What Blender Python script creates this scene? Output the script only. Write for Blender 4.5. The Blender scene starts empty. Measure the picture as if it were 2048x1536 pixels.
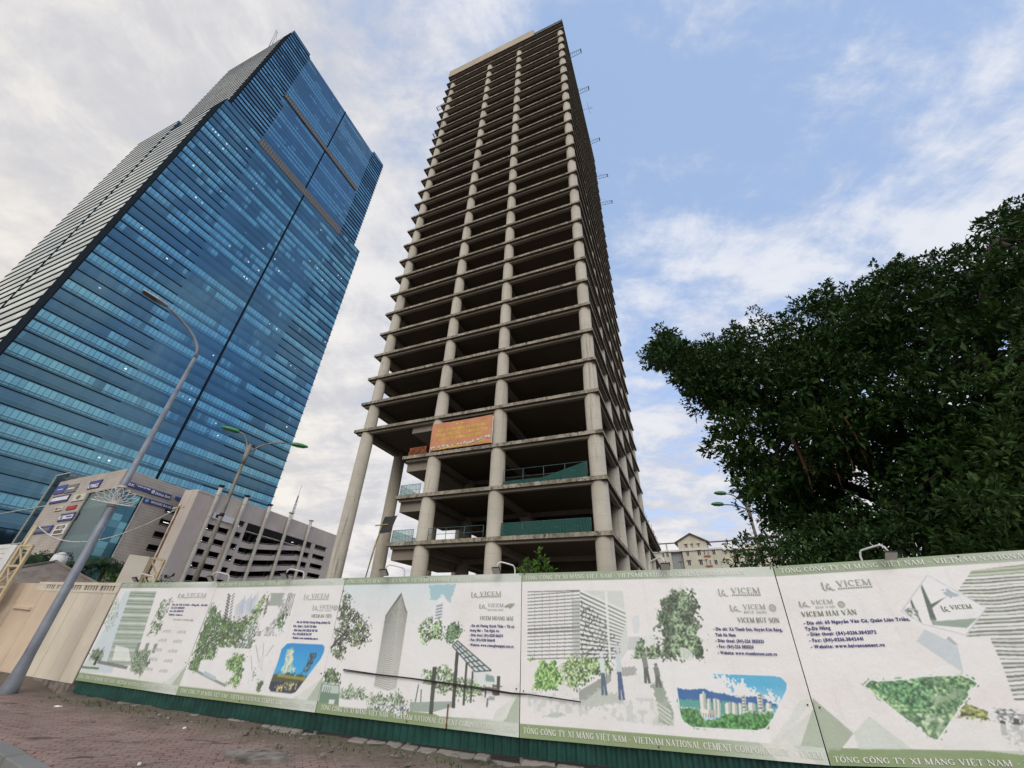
import bpy, bmesh, math, random
import numpy as np
from mathutils import Vector, Matrix
random.seed(7); RNG = np.random.RandomState(11)
R = math.radians
scn = bpy.context.scene
col = scn.collection
EYE = 1.65

# ------------------------------------------------------------------ camera
cam_d = bpy.data.cameras.new('camera'); cam = bpy.data.objects.new('camera', cam_d); col.objects.link(cam)
cam_d.sensor_width = 36.0; cam_d.lens = 800.0/2048.0*36.0
cam_d.clip_start = 0.05; cam_d.clip_end = 8000
_p, _r = 0.56224, 0.03711
_fw = Vector((0, math.cos(_p), math.sin(_p))); _rt = Vector((1, 0, 0)); _up = Vector((0, -math.sin(_p), math.cos(_p)))
_rt2 = _rt*math.cos(_r)+_up*math.sin(_r); _up2 = -_rt*math.sin(_r)+_up*math.cos(_r)
m = Matrix((_rt2, _up2, -_fw)).transposed().to_4x4(); m.translation = Vector((0, 0, EYE))
cam.matrix_world = m
scn.camera = cam

# ------------------------------------------------------------------ exposure, sky, sun
scn.view_settings.view_transform = 'Standard'; scn.view_settings.look = 'None'
scn.view_settings.exposure = 0.0; scn.view_settings.gamma = 1.0
SUN_AZ, SUN_EL = -176.0, 34.0          # degrees right of +Y, and above the horizon: sun behind thin cloud, behind the camera and a little left
w = bpy.data.worlds.new('World'); scn.world = w; w.use_nodes = True
def world_sky():
    nt = w.node_tree; N = nt.nodes; L = nt.links; N.clear()
    out = N.new('ShaderNodeOutputWorld'); bg = N.new('ShaderNodeBackground'); L.new(bg.outputs[0], out.inputs[0])
    sky = N.new('ShaderNodeTexSky'); sky.sky_type = 'NISHITA'; sky.sun_disc = False
    sky.sun_elevation = R(SUN_EL); sky.sun_rotation = R(SUN_AZ); sky.air_density = 1.0; sky.dust_density = 1.5; sky.ozone_density = 2.0
    tc = N.new('ShaderNodeTexCoord')
    def mth(op, a, b=None, c=None, clamp=False):
        n = N.new('ShaderNodeMath'); n.operation = op; n.use_clamp = clamp
        for i, v in enumerate((a, b, c)):
            if v is None: continue
            if isinstance(v, (int, float)): n.inputs[i].default_value = v
            else: L.new(v, n.inputs[i])
        return n.outputs[0]
    def dot(d):
        n = N.new('ShaderNodeVectorMath'); n.operation = 'DOT_PRODUCT'; L.new(tc.outputs['Generated'], n.inputs[0])
        n.inputs[1].default_value = Vector(d).normalized(); return n.outputs['Value']
    sep = N.new('ShaderNodeSeparateXYZ'); L.new(tc.outputs['Generated'], sep.inputs[0])
    z = mth('MAXIMUM', sep.outputs[2], 0.0)
    # a flat cloud deck: project the direction onto a plane overhead
    den = mth('ADD', z, 0.22)
    px = mth('DIVIDE', sep.outputs[0], den); py = mth('DIVIDE', sep.outputs[1], den)
    cmb = N.new('ShaderNodeCombineXYZ'); L.new(px, cmb.inputs[0]); L.new(py, cmb.inputs[1])
    def noise(scale, rot, sc, detail=8, rough=0.6, dist=0.0, off=(0, 0, 0)):
        mp = N.new('ShaderNodeMapping'); L.new(cmb.outputs[0], mp.inputs[0]); mp.inputs['Rotation'].default_value = (0, 0, R(rot)); mp.inputs['Scale'].default_value = sc
        mp.inputs['Location'].default_value = off
        n = N.new('ShaderNodeTexNoise'); n.inputs['Scale'].default_value = scale; n.inputs['Detail'].default_value = detail; n.inputs['Roughness'].default_value = rough
        n.inputs['Distortion'].default_value = dist; L.new(mp.outputs[0], n.inputs['Vector']); return n.outputs[0]
    big = noise(0.9, 35, (1, 0.55, 1), 7, 0.55, 0.15, (3.1, 1.7, 0))
    streak = noise(2.2, 38, (0.42, 1.5, 1), 8, 0.58, 0.25, (0.3, 6.2, 0))
    puff = noise(5.0, 20, (1, 0.9, 1), 8, 0.66, 0.3, (5.3, 2.2, 0))
    fine = noise(11, 50, (0.6, 1.2, 1), 6, 0.7, 0.4)
    def rmp(v, a, b, c=0.0, d=1.0):
        n = N.new('ShaderNodeMapRange'); n.interpolation_type = 'SMOOTHSTEP'; L.new(v, n.inputs[0])
        for i, x in enumerate((a, b, c, d)): n.inputs[i+1].default_value = x
        return n.outputs[0]
    left = dot((-0.93, 0.30, 0.42)); right = dot((0.70, 0.50, 0.62)); back = dot((-0.85, -0.45, 0.25))
    horiz = rmp(z, 0.0, 0.72, 1.0, 0.0)
    cov = mth('ADD', mth('MULTIPLY', rmp(left, 0.15, 0.95), 0.62), mth('MULTIPLY', horiz, 0.80))
    cov = mth('ADD', cov, mth('MULTIPLY', rmp(back, 0.3, 0.95), 0.5))
    cov = mth('ADD', cov, mth('MULTIPLY', mth('SUBTRACT', big, 0.5), 1.5))
    cov = mth('ADD', cov, mth('MULTIPLY', mth('SUBTRACT', streak, 0.5), 2.6))
    cov = mth('ADD', cov, mth('MULTIPLY', mth('SUBTRACT', puff, 0.5), 1.8))
    cov = mth('ADD', cov, mth('MULTIPLY', mth('SUBTRACT', fine, 0.5), 0.9))
    cov = mth('SUBTRACT', cov, mth('MULTIPLY', rmp(right, 0.6, 1.0), 0.12))
    cov = rmp(mth('ADD', cov, 0.42), 0.08, 1.0)
    # cloud colour: warm towards the sun side and the horizon, lilac-grey in the thicker undersides
    ramp = N.new('ShaderNodeMix'); ramp.data_type = 'RGBA'
    L.new(mth('ADD', mth('MULTIPLY', rmp(left, 0.35, 1.0), 0.75), mth('MULTIPLY', horiz, 0.5), clamp=True), ramp.inputs['Factor'])
    ramp.inputs['A'].default_value = (0.79, 0.82, 0.90, 1); ramp.inputs['B'].default_value = (0.96, 0.90, 0.82, 1)
    shade = N.new('ShaderNodeMix'); shade.data_type = 'RGBA'; shade.blend_type = 'MULTIPLY'
    L.new(rmp(mth('ADD', mth('MULTIPLY', puff, 0.5), mth('MULTIPLY', streak, 0.5)), 0.40, 0.60, 0.9, 0.0), shade.inputs['Factor'])
    L.new(ramp.outputs['Result'], shade.inputs['A']); shade.inputs['B'].default_value = (0.68, 0.71, 0.79, 1)
    # clear sky: Nishita scaled, lifted by thin high haze
    sk = N.new('ShaderNodeVectorMath'); sk.operation = 'MULTIPLY'; L.new(sky.outputs[0], sk.inputs[0]); sk.inputs[1].default_value = (0.075, 0.085, 0.105)
    hz = N.new('ShaderNodeVectorMath'); hz.operation = 'ADD'; L.new(sk.outputs[0], hz.inputs[0]); hz.inputs[1].default_value = (0.31, 0.405, 0.56)
    mix = N.new('ShaderNodeMix'); mix.data_type = 'RGBA'; L.new(cov, mix.inputs['Factor']); L.new(hz.outputs[0], mix.inputs['A']); L.new(shade.outputs['Result'], mix.inputs['B'])
    L.new(mix.outputs['Result'], bg.inputs[0]); bg.inputs[1].default_value = 1.0
world_sky()
sd = bpy.data.lights.new('sun', 'SUN'); sd.energy = 1.5; sd.angle = R(40); sd.color = (1.0, 0.93, 0.80)
so = bpy.data.objects.new('sun', sd); col.objects.link(so)
_s = Vector((math.sin(R(SUN_AZ))*math.cos(R(SUN_EL)), math.cos(R(SUN_AZ))*math.cos(R(SUN_EL)), math.sin(R(SUN_EL))))
so.rotation_euler = _s.to_track_quat('Z', 'Y').to_euler(); so.location = _s*50

# ------------------------------------------------------------------ materials
class NT:
    """Small wrapper for building procedural materials."""
    def __init__(s, name):
        s.m = bpy.data.materials.new(name); s.m.use_nodes = True; s.t = s.m.node_tree; s.N = s.t.nodes; s.L = s.t.links
        s.b = s.N['Principled BSDF']; s.tc = s.N.new('ShaderNodeTexCoord')
    def link(s, a, b): s.L.new(a, b)
    def setv(s, inp, v):
        if isinstance(v, (int, float, tuple, list, Vector)): inp.default_value = v
        else: s.L.new(v, inp)
    def math(s, op, a, b=None, c=None, clamp=False):
        n = s.N.new('ShaderNodeMath'); n.operation = op; n.use_clamp = clamp
        for i, v in enumerate((a, b, c)):
            if v is not None: s.setv(n.inputs[i], v)
        return n.outputs[0]
    def noise(s, scale, detail=5, rough=0.55, vec=None, sc=(1, 1, 1), dist=0.0, out=0):
        mp = s.N.new('ShaderNodeMapping'); s.L.new(vec or s.tc.outputs['Object'], mp.inputs[0]); mp.inputs['Scale'].default_value = sc
        n = s.N.new('ShaderNodeTexNoise'); n.inputs['Scale'].default_value = scale; n.inputs['Detail'].default_value = detail
        n.inputs['Roughness'].default_value = rough; n.inputs['Distortion'].default_value = dist; s.L.new(mp.outputs[0], n.inputs['Vector']); return n.outputs[out]
    def map(s, v, a, b, c=0.0, d=1.0):
        n = s.N.new('ShaderNodeMapRange'); n.interpolation_type = 'SMOOTHSTEP'; s.L.new(v, n.inputs[0])
        for i, x in enumerate((a, b, c, d)): n.inputs[i+1].default_value = x
        return n.outputs[0]
    def mix(s, f, a, b, mode='MIX'):
        n = s.N.new('ShaderNodeMix'); n.data_type = 'RGBA'; n.blend_type = mode
        s.setv(n.inputs['Factor'], f); s.setv(n.inputs['A'], (*a, 1) if isinstance(a, tuple) and len(a) == 3 else a); s.setv(n.inputs['B'], (*b, 1) if isinstance(b, tuple) and len(b) == 3 else b)
        return n.outputs['Result']
    def bump(s, h, strength=0.3, dist=0.02):
        n = s.N.new('ShaderNodeBump'); n.inputs['Strength'].default_value = strength; n.inputs['Distance'].default_value = dist; s.L.new(h, n.inputs['Height']); s.L.new(n.outputs[0], s.b.inputs['Normal'])
    def fin(s, color, rough=0.7, metal=0.0, spec=0.5):
        s.setv(s.b.inputs['Base Color'], (*color, 1) if isinstance(color, tuple) and len(color) == 3 else color)
        s.setv(s.b.inputs['Roughness'], rough); s.setv(s.b.inputs['Metallic'], metal); s.b.inputs['Specular IOR Level'].default_value = spec
        return s.m
    def sep(s, v):
        n = s.N.new('ShaderNodeSeparateXYZ'); s.L.new(v, n.inputs[0]); return n.outputs
    def comb(s, x, y, z=0.0):
        n = s.N.new('ShaderNodeCombineXYZ')
        for i, v in enumerate((x, y, z)): s.setv(n.inputs[i], v)
        return n.outputs[0]
    def white(s, vec, dim='3D'):
        n = s.N.new('ShaderNodeTexWhiteNoise'); n.noise_dimensions = dim; s.L.new(vec, n.inputs['Vector']); return n.outputs[0]

def plain(name, c, rough=0.6, metal=0.0, var=0.25, scale=3.0, bump=0.0, spec=0.4):
    t = NT(name); n = t.noise(scale, 6, 0.6); d = tuple(x*(1-var) for x in c); l = tuple(min(1, x*(1+var*0.6)) for x in c)
    if bump: t.bump(t.noise(scale*9, 5, 0.6), bump, 0.01)
    return t.fin(t.mix(t.map(n, 0.3, 0.7), d, l), rough, metal, spec)

def concrete(name, c, dark, sc=1.0, streak=0.6, seams=0.0):
    t = NT(name); n1 = t.noise(0.35*sc, 6, 0.6); n2 = t.noise(2.2*sc, 7, 0.65); st = t.noise(1.1*sc, 6, 0.6, sc=(3.0, 3.0, 0.16), dist=0.6)
    base = t.mix(t.map(n1, 0.35, 0.65), tuple(x*0.86 for x in c), c)
    base = t.mix(t.map(n2, 0.52, 0.78, 0, 0.45), base, tuple(x*0.72 for x in c))
    base = t.mix(t.map(st, 0.54, 0.74, 0, streak), base, dark)
    if seams:
        z = t.sep(t.tc.outputs['Object'])[2]; f = t.math('FRACT', t.math('DIVIDE', z, seams)); e = t.math('LESS_THAN', f, 0.02)
        base = t.mix(t.math('MULTIPLY', e, 0.4), base, dark)
    t.bump(t.noise(9*sc, 6, 0.7), 0.35, 0.02)
    return t.fin(base, 0.9, 0, 0.25)
M = {}
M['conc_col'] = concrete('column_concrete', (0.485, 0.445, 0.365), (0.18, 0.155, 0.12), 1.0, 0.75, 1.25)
M['conc_soffit'] = concrete('slab_concrete', (0.115, 0.095, 0.07), (0.055, 0.042, 0.03), 1.0, 0.4)  # stained concrete, darkened further to paint in the shade between floors
def slab_edge_mat():
    t = NT('stained_slab_edge'); p = t.noise(0.9, 7, 0.7, sc=(1, 1, 0.35)); q = t.noise(3.5, 6, 0.7, sc=(1, 1, 0.6)); r = t.noise(0.25, 3, 0.5)
    c = t.mix(t.map(p, 0.42, 0.6), (0.42, 0.38, 0.30), (0.21, 0.185, 0.145)); c = t.mix(t.map(q, 0.50, 0.62, 0, 0.85), c, (0.055, 0.05, 0.042))
    c = t.mix(t.map(r, 0.4, 0.65, 0, 0.5), c, (0.22, 0.2, 0.14)); t.bump(q, 0.4, 0.04)
    return t.fin(c, 0.95, 0, 0.2)
M['slab_edge'] = slab_edge_mat()
M['conc_new'] = concrete('pale_concrete', (0.50, 0.47, 0.42), (0.24, 0.22, 0.2), 0.6, 0.35)
M['conc_park'] = concrete('car_park_concrete', (0.60, 0.53, 0.47), (0.36, 0.31, 0.28), 0.35, 0.5)
M['parapet'] = concrete('parapet_concrete', (0.52, 0.45, 0.34), (0.25, 0.2, 0.14), 0.6, 0.4)
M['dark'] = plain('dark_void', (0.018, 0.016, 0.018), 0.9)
M['blackmetal'] = plain('black_metal', (0.03, 0.03, 0.035), 0.5, 0.3)
M['steel'] = plain('galvanised_steel', (0.42, 0.43, 0.44), 0.45, 0.75, 0.25, 2.0, 0.1)
M['pole_grey'] = plain('painted_pole', (0.24, 0.26, 0.29), 0.55, 0.25, 0.3, 1.5, 0.08)
M['white_paint'] = plain('white_paint', (0.72, 0.71, 0.68), 0.5, 0, 0.12, 4)
M['green_lamp'] = plain('green_lamp_shell', (0.055, 0.26, 0.09), 0.35, 0.0, 0.2, 5)
M['lens'] = plain('lamp_glass', (0.5, 0.5, 0.46), 0.2, 0.0, 0.1, 20)
M['rust'] = plain('rusty_steel', (0.27, 0.13, 0.05), 0.85, 0.2, 0.6, 5, 0.3)
M['truss_paint'] = plain('cream_truss_paint', (0.60, 0.48, 0.29), 0.6, 0, 0.2, 3)
M['rail'] = plain('guard_rail_paint', (0.08, 0.15, 0.16), 0.6, 0.3, 0.3, 8)
M['cable'] = plain('pale_cable', (0.62, 0.60, 0.55), 0.6)
M['blackcable'] = plain('dark_cable', (0.035, 0.025, 0.025), 0.6)
M['bark'] = plain('banyan_bark', (0.05, 0.04, 0.03), 0.9, 0, 0.5, 2.5, 0.6)
M['root'] = plain('reddish_aerial_root', (0.085, 0.035, 0.02), 0.9, 0, 0.5, 5, 0.5)
M['stone'] = concrete('plinth_stone', (0.30, 0.27, 0.235), (0.10, 0.085, 0.07), 3.0, 0.6)
M['kerb'] = concrete('kerb_stone', (0.24, 0.235, 0.225), (0.09, 0.085, 0.08), 3.0, 0.4)
def leaf_mat(name, a, b, c, trans=0.25):
    t = NT(name); g = t.N.new('ShaderNodeNewGeometry'); r = g.outputs['Random Per Island']; n = t.noise(0.55, 4, 0.6)
    k = t.mix(r, a, b); k = t.mix(t.map(n, 0.45, 0.72, 0, 0.6), k, c); t.fin(k, 0.5, 0, 0.22)
    tr = t.N.new('ShaderNodeBsdfTranslucent'); t.L.new(k, tr.inputs[0]); mx = t.N.new('ShaderNodeMixShader'); mx.inputs[0].default_value = trans
    o = t.N['Material Output']; t.L.new(t.b.outputs[0], mx.inputs[1]); t.L.new(tr.outputs[0], mx.inputs[2]); t.L.new(mx.outputs[0], o.inputs[0]); return t.m
M['leaf'] = leaf_mat('banyan_leaves', (0.016, 0.040, 0.009), (0.038, 0.085, 0.018), (0.052, 0.105, 0.024), 0.12)
M['leaf_front'] = leaf_mat('light_leaves', (0.035, 0.075, 0.022), (0.07, 0.13, 0.035), (0.09, 0.15, 0.035))
M['leaf_bright'] = leaf_mat('bright_sapling_leaves', (0.08, 0.19, 0.035), (0.16, 0.30, 0.05), (0.2, 0.33, 0.06), 0.35)
M['leaf_palm'] = leaf_mat('dark_palm_leaves', (0.02, 0.045, 0.018), (0.035, 0.075, 0.025), (0.05, 0.09, 0.03))
M['leaf_shrub'] = leaf_mat('garden_leaves', (0.04, 0.10, 0.02), (0.08, 0.17, 0.03), (0.11, 0.2, 0.04))

# ------------------------------------------------------------------ mesh helpers
class MB:
    """Collects boxes, tubes and polygons and links them as ONE mesh object."""
    def __init__(s): s.v = []; s.f = []; s.mi = []; s.sm = []
    def face(s, pts, mi=0, sm=False):
        n = len(s.v); s.v += [tuple(p) for p in pts]; s.f.append(tuple(range(n, n+len(pts)))); s.mi.append(mi); s.sm.append(sm)
    def hexa(s, p, mi=0):
        n = len(s.v); s.v += [tuple(q) for q in p]
        for f in ((0, 3, 2, 1), (4, 5, 6, 7), (0, 1, 5, 4), (1, 2, 6, 5), (2, 3, 7, 6), (3, 0, 4, 7)): s.f.append(tuple(n+i for i in f)); s.mi.append(mi); s.sm.append(False)
    def box(s, x0, x1, y0, y1, z0, z1, mi=0):
        s.hexa([(x0, y0, z0), (x1, y0, z0), (x1, y1, z0), (x0, y1, z0), (x0, y0, z1), (x1, y0, z1), (x1, y1, z1), (x0, y1, z1)], mi)
    def beam(s, a, b, w, h=None, mi=0, up=(0, 0, 1)):
        a = Vector(a); b = Vector(b); h = h or w; d = (b-a).normalized(); u = Vector(up)
        if abs(d.dot(u)) > 0.98: u = Vector((1, 0, 0))
        sx = d.cross(u).normalized()*w/2; sz = sx.cross(d).normalized()*h/2
        s.hexa([a-sx-sz, a+sx-sz, a+sx+sz, a-sx+sz, b-sx-sz, b+sx-sz, b+sx+sz, b-sx+sz], mi)
    def tube(s, path, rad, seg=10, mi=0, caps=True, sm=True):
        P = [Vector(p) for p in path]; rs = rad if isinstance(rad, (list, tuple)) else [rad]*len(P)
        d = (P[1]-P[0]).normalized(); u = Vector((0, 0, 1)) if abs(d.z) < 0.9 else Vector((1, 0, 0)); sx = d.cross(u).normalized(); base = len(s.v)
        for i, p in enumerate(P):
            d = ((P[min(i+1, len(P)-1)]-P[max(i-1, 0)])).normalized(); sx = (sx-d*sx.dot(d)).normalized(); sy = d.cross(sx)
            for k in range(seg):
                a = 2*math.pi*k/seg; s.v.append(tuple(p+(sx*math.cos(a)+sy*math.sin(a))*rs[i]))
        for i in range(len(P)-1):
            for k in range(seg):
                a = base+i*seg+k; b = base+i*seg+(k+1) % seg; s.f.append((a, b, b+seg, a+seg)); s.mi.append(mi); s.sm.append(sm)
        if caps:
            s.f.append(tuple(base+k for k in range(seg))[::-1]); s.mi.append(mi); s.sm.append(False)
            e = base+(len(P)-1)*seg; s.f.append(tuple(e+k for k in range(seg))); s.mi.append(mi); s.sm.append(False)
    def build(s, name, mats, parent=None, xf=None, bevel=0):
        me = bpy.data.meshes.new(name); vv = s.v if xf is None else [tuple(xf(p)) for p in s.v]
        me.from_pydata(vv, [], s.f)
        for mm in (mats if isinstance(mats, list) else [mats]): me.materials.append(M[mm] if isinstance(mm, str) else mm)
        me.polygons.foreach_set('material_index', s.mi); me.polygons.foreach_set('use_smooth', s.sm); me.update()
        o = bpy.data.objects.new(name, me); col.objects.link(o)
        if parent is not None: o.parent = parent
        if bevel:
            b = o.modifiers.new('bevel', 'BEVEL'); b.width = bevel; b.segments = 2; b.limit_method = 'ANGLE'
        return o
def tag(o, label=None, cat=None, group=None, kind=None):
    for k, v in (('label', label), ('category', cat), ('group', group), ('kind', kind)):
        if v: o[k] = v
    return o
def empty(name, loc=(0, 0, 0), rz=0.0):
    o = bpy.data.objects.new(name, None); col.objects.link(o); o.location = loc; o.rotation_euler = (0, 0, rz); return o
def copy_tree(o, parent=None):
    c = o.copy(); col.objects.link(c); c.parent = parent
    for ch in [x for x in scn.objects if x.parent == o]: copy_tree(ch, c)
    return c
def npmesh(name, V, F, mat, parent=None, smooth=False):
    """V (n,3), F (m,4) -> object, fast"""
    me = bpy.data.meshes.new(name); me.vertices.add(len(V)); me.vertices.foreach_set('co', np.asarray(V, np.float32).ravel())
    k = F.shape[1]; me.loops.add(F.size); me.loops.foreach_set('vertex_index', F.astype(np.int32).ravel()); me.polygons.add(len(F))
    me.polygons.foreach_set('loop_start', np.arange(0, F.size, k, dtype=np.int32)); me.polygons.foreach_set('loop_total', np.full(len(F), k, np.int32))
    me.polygons.foreach_set('use_smooth', np.full(len(F), smooth)); me.update(calc_edges=True)
    me.materials.append(M[mat] if isinstance(mat, str) else mat)
    o = bpy.data.objects.new(name, me); col.objects.link(o)
    if parent is not None: o.parent = parent
    return o

# ------------------------------------------------------------------ text
import unicodedata
_gc = {}
def _glyph(ch, bold):
    if (ch, bold) in _gc: return _gc[ch, bold]
    c = bpy.data.curves.new('t', 'FONT'); c.body = ch; c.size = 1.0; c.offset = bold; c.resolution_u = 3
    o = bpy.data.objects.new('t', c); col.objects.link(o); dg = bpy.context.evaluated_depsgraph_get(); me = bpy.data.meshes.new_from_object(o.evaluated_get(dg))
    V = [tuple(v.co) for v in me.vertices]; F = [tuple(p.vertices) for p in me.polygons]; bpy.data.objects.remove(o); bpy.data.curves.remove(c); bpy.data.meshes.remove(me)
    x0 = min([v[0] for v in V] or [0]); x1 = max([v[0] for v in V] or [.25]); _gc[ch, bold] = ([(v[0]-x0, v[1]) for v in V], F, x1-x0 if V else .25); return _gc[ch, bold]
def text_polys(s, bold=0.0, spacing=1.0):
    """letters laid side by side, with their diacritics drawn as strokes; scaled to a unit box (cap height 1)"""
    V = []; F = []; x = 0.0; cap = .72
    for ch in s:
        d = unicodedata.normalize('NFD', ch); base = {'đ': 'd', 'Đ': 'D'}.get(d[0], d[0]); gv, gf, w_ = _glyph(base, bold); n = len(V); V += [(x+a, b) for a, b in gv]; F += [tuple(n+i for i in f) for f in gf]
        m_ = x+w_/2; h = cap+.05 if base.isupper() else .58; st = []
        if ch == 'đ': st.append((x+w_*.45, .60, x+w_*1.1, .60))
        if ch == 'Đ': st.append((x-.07, .37, x+w_*.45, .37))
        for k, a in enumerate(d[1:]):
            o_ = {'\u0302': [(-.12, 0, 0, .12), (0, .12, .12, 0)], '\u0306': [(-.12, .1, 0, .02), (0, .02, .12, .1)], '\u0300': [(-.1, .14, .03, 0)], '\u0301': [(-.03, 0, .1, .14)], '\u0309': [(-.03, .12, .06, .12), (.06, .12, 0, 0)], '\u0303': [(-.12, .03, 0, .1), (0, .04, .12, .1)], '\u0323': [(-.04, -.16-h, .04, -.16-h)], '\u031b': [(w_*.4, -.06, w_*.6+.06, .06)]}.get(a, [])
            lift = .13 if k and a != '\u0323' and '\u0323' != d[1] and '\u031b' != d[1] else 0
            st += [(m_+p, h+lift+q, m_+r_, h+lift+t_2) for p, q, r_, t_2 in o_]
        for a, b, c, e in st:
            L = math.hypot(c-a, e-b) or 1; nx, ny = -(e-b)/L*.045, (c-a)/L*.045; n = len(V); V += [(a+nx, b+ny), (a-nx, b-ny), (c-nx, e-ny), (c+nx, e+ny)]; F.append((n, n+1, n+2, n+3))
        x += w_+.085*spacing+(.04 if ch == ' ' else 0)
    x1 = max(v[0] for v in V); return [(v[0]/x1, v[1]/cap) for v in V], F
# own serif capitals: strokes (x0,y0,x1,y1,width) on a box 1 high; T = thick, t = thin
T_, t_, S_ = 0.15, 0.06, 0.05
def _arc(cx, cy, rx, ry, a0, a1, thick, n=7):
    out = []
    for i in range(n):
        a = R(a0+(a1-a0)*i/n); b = R(a0+(a1-a0)*(i+1)/n); mid = (a+b)/2; w_ = t_+(thick-t_)*abs(math.cos(mid))
        out.append((cx+rx*math.cos(a), cy+ry*math.sin(a), cx+rx*math.cos(b), cy+ry*math.sin(b), w_))
    return out
def _V(x, y0=0, y1=1, w_=T_): return [(x, y0, x, y1, w_)]
def _sf(x, y, l=0.13): return [(x-l, y+(S_/2 if y < .5 else -S_/2), x+l, y+(S_/2 if y < .5 else -S_/2), S_)]
def _stem(x, w_=T_): return _V(x, 0, 1, w_)+_sf(x, 0)+_sf(x, 1)
GL = {
 'T': (0.72, _V(.36)+_sf(.36, 0)+[(0.02, .97, .70, .97, t_), (.04, .8, .04, .98, .05), (.68, .8, .68, .98, .05)]),
 'O': (0.80, _arc(.4, .5, .31, .46, 0, 360, T_, 16)), 'C': (0.74, _arc(.4, .5, .31, .46, 50, 310, T_, 13)+[(.62, .7, .62, .98, .05)]),
 'G': (0.80, _arc(.4, .5, .31, .46, 50, 310, T_, 13)+[(.62, .7, .62, .98, .05), (.62, .04, .62, .42, T_*.9), (.48, .42, .76, .42, S_)]),
 'N': (0.80, _V(.12, 0, 1, t_)+_V(.68, 0, 1, t_)+[(.12, .98, .68, .02, T_)]+_sf(.1, 0)+_sf(.06, 1, .08)+_sf(.68, 1)),
 'M': (0.96, _V(.12, 0, 1, t_)+_V(.82, 0, 1, T_)+[(.12, .98, .47, .03, T_), (.47, .03, .82, .98, t_)]+_sf(.12, 0)+_sf(.82, 0)+_sf(.08, 1, .08)+_sf(.86, 1, .08)),
 'Y': (0.78, [(.1, .98, .38, .46, T_), (.66, .98, .38, .46, t_)]+_V(.38, 0, .48)+_sf(.38, 0)+_sf(.1, 1, .1)+_sf(.66, 1, .1)),
 'X': (0.78, [(.1, .98, .66, .02, T_), (.66, .98, .1, .02, t_)]+_sf(.1, 1, .1)+_sf(.66, 1, .1)+_sf(.1, 0, .1)+_sf(.66, 0, .1)),
 'I': (0.40, _stem(.2)), 'V': (0.78, [(.1, .98, .4, .02, T_), (.68, .98, .4, .02, t_)]+_sf(.1, 1, .1)+_sf(.68, 1, .1)),
 'A': (0.80, [(.4, .98, .12, .02, t_), (.4, .98, .70, .02, T_), (.2, .32, .6, .32, t_)]+_sf(.12, 0, .1)+_sf(.70, 0, .11)),
 'E': (0.70, _stem(.16)+[(.1, .97, .6, .97, t_), (.1, .03, .64, .03, t_), (.2, .52, .46, .52, t_), (.6, .8, .6, .98, .045), (.64, .02, .64, .22, .045), (.46, .42, .46, .62, .04)]),
 'L': (0.66, _stem(.16)+[(.1, .03, .6, .03, t_), (.6, .02, .6, .25, .045)]),
 'R': (0.78, _stem(.16)+_arc(.36, .74, .2, .235, 90, -90, T_, 8)+[(.16, .97, .38, .97, t_), (.16, .5, .38, .5, t_), (.4, .5, .68, .03, T_)]+_sf(.7, 0, .07)),
 'P': (0.68, _stem(.16)+_arc(.36, .72, .2, .25, 90, -90, T_, 8)+[(.16, .97, .38, .97, t_), (.16, .47, .38, .47, t_)]),
 'B': (0.72, _stem(.16)+_arc(.36, .74, .17, .22, 90, -90, T_, 7)+_arc(.38, .27, .2, .245, 90, -90, T_, 7)+[(.16, .97, .38, .97, t_), (.16, .52, .38, .52, t_), (.16, .03, .38, .03, t_)]),
 'H': (0.84, _stem(.15)+_stem(.67)+[(.15, .5, .67, .5, t_)]), 'U': (0.80, _V(.15, .3, 1)+_V(.66, .3, 1, t_)+_arc(.405, .32, .255, .3, 180, 360, .11, 8)+_sf(.15, 1)+_sf(.66, 1, .1)),
 'S': (0.60, _arc(.3, .74, .19, .22, 30, 225, .12, 8)+_arc(.3, .26, .19, .23, -150, 45, .12, 8)+[(.16, .58, .44, .42, T_)]),
 '-': (0.46, [(.08, .4, .36, .4, .07)]), ' ': (0.36, []), '.': (0.25, [(.06, .06, .18, .06, .12)])}
_hook = [(.0, 0, .08, .05, .05), (.08, .05, .02, .12, .05)]
AC = {'^': [(-.16, 1.08, 0, 1.2, .06), (0, 1.2, .16, 1.08, .06)], '(': [(-.14, 1.18, -.06, 1.09, .05), (-.06, 1.09, .06, 1.09, .05), (.06, 1.09, .14, 1.18, .05)],
      '?': [(.12, 1.25, .2, 1.33, .05), (.2, 1.33, .13, 1.4, .05)], '`': [(-.12, 1.22, 0, 1.08, .06)], "'": [(0, 1.08, .12, 1.22, .06)], 'o': [(-.05, -.14, .05, -.14, .1)],
      '+': [(.28, .9, .36, 1.05, .06)], 'h': [(-.04, 1.08, .04, 1.16, .05), (.04, 1.16, -.03, 1.22, .05)]}
CH = {'Ổ': 'O^?', 'Ô': 'O^', 'Ă': 'A(', 'Ệ': 'E^o', 'Ê': 'E^', 'À': 'A`', 'Ả': 'Ah', 'Â': 'A^', 'Ú': "U'", 'Ơ': 'O+', 'Á': "A'"}
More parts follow.
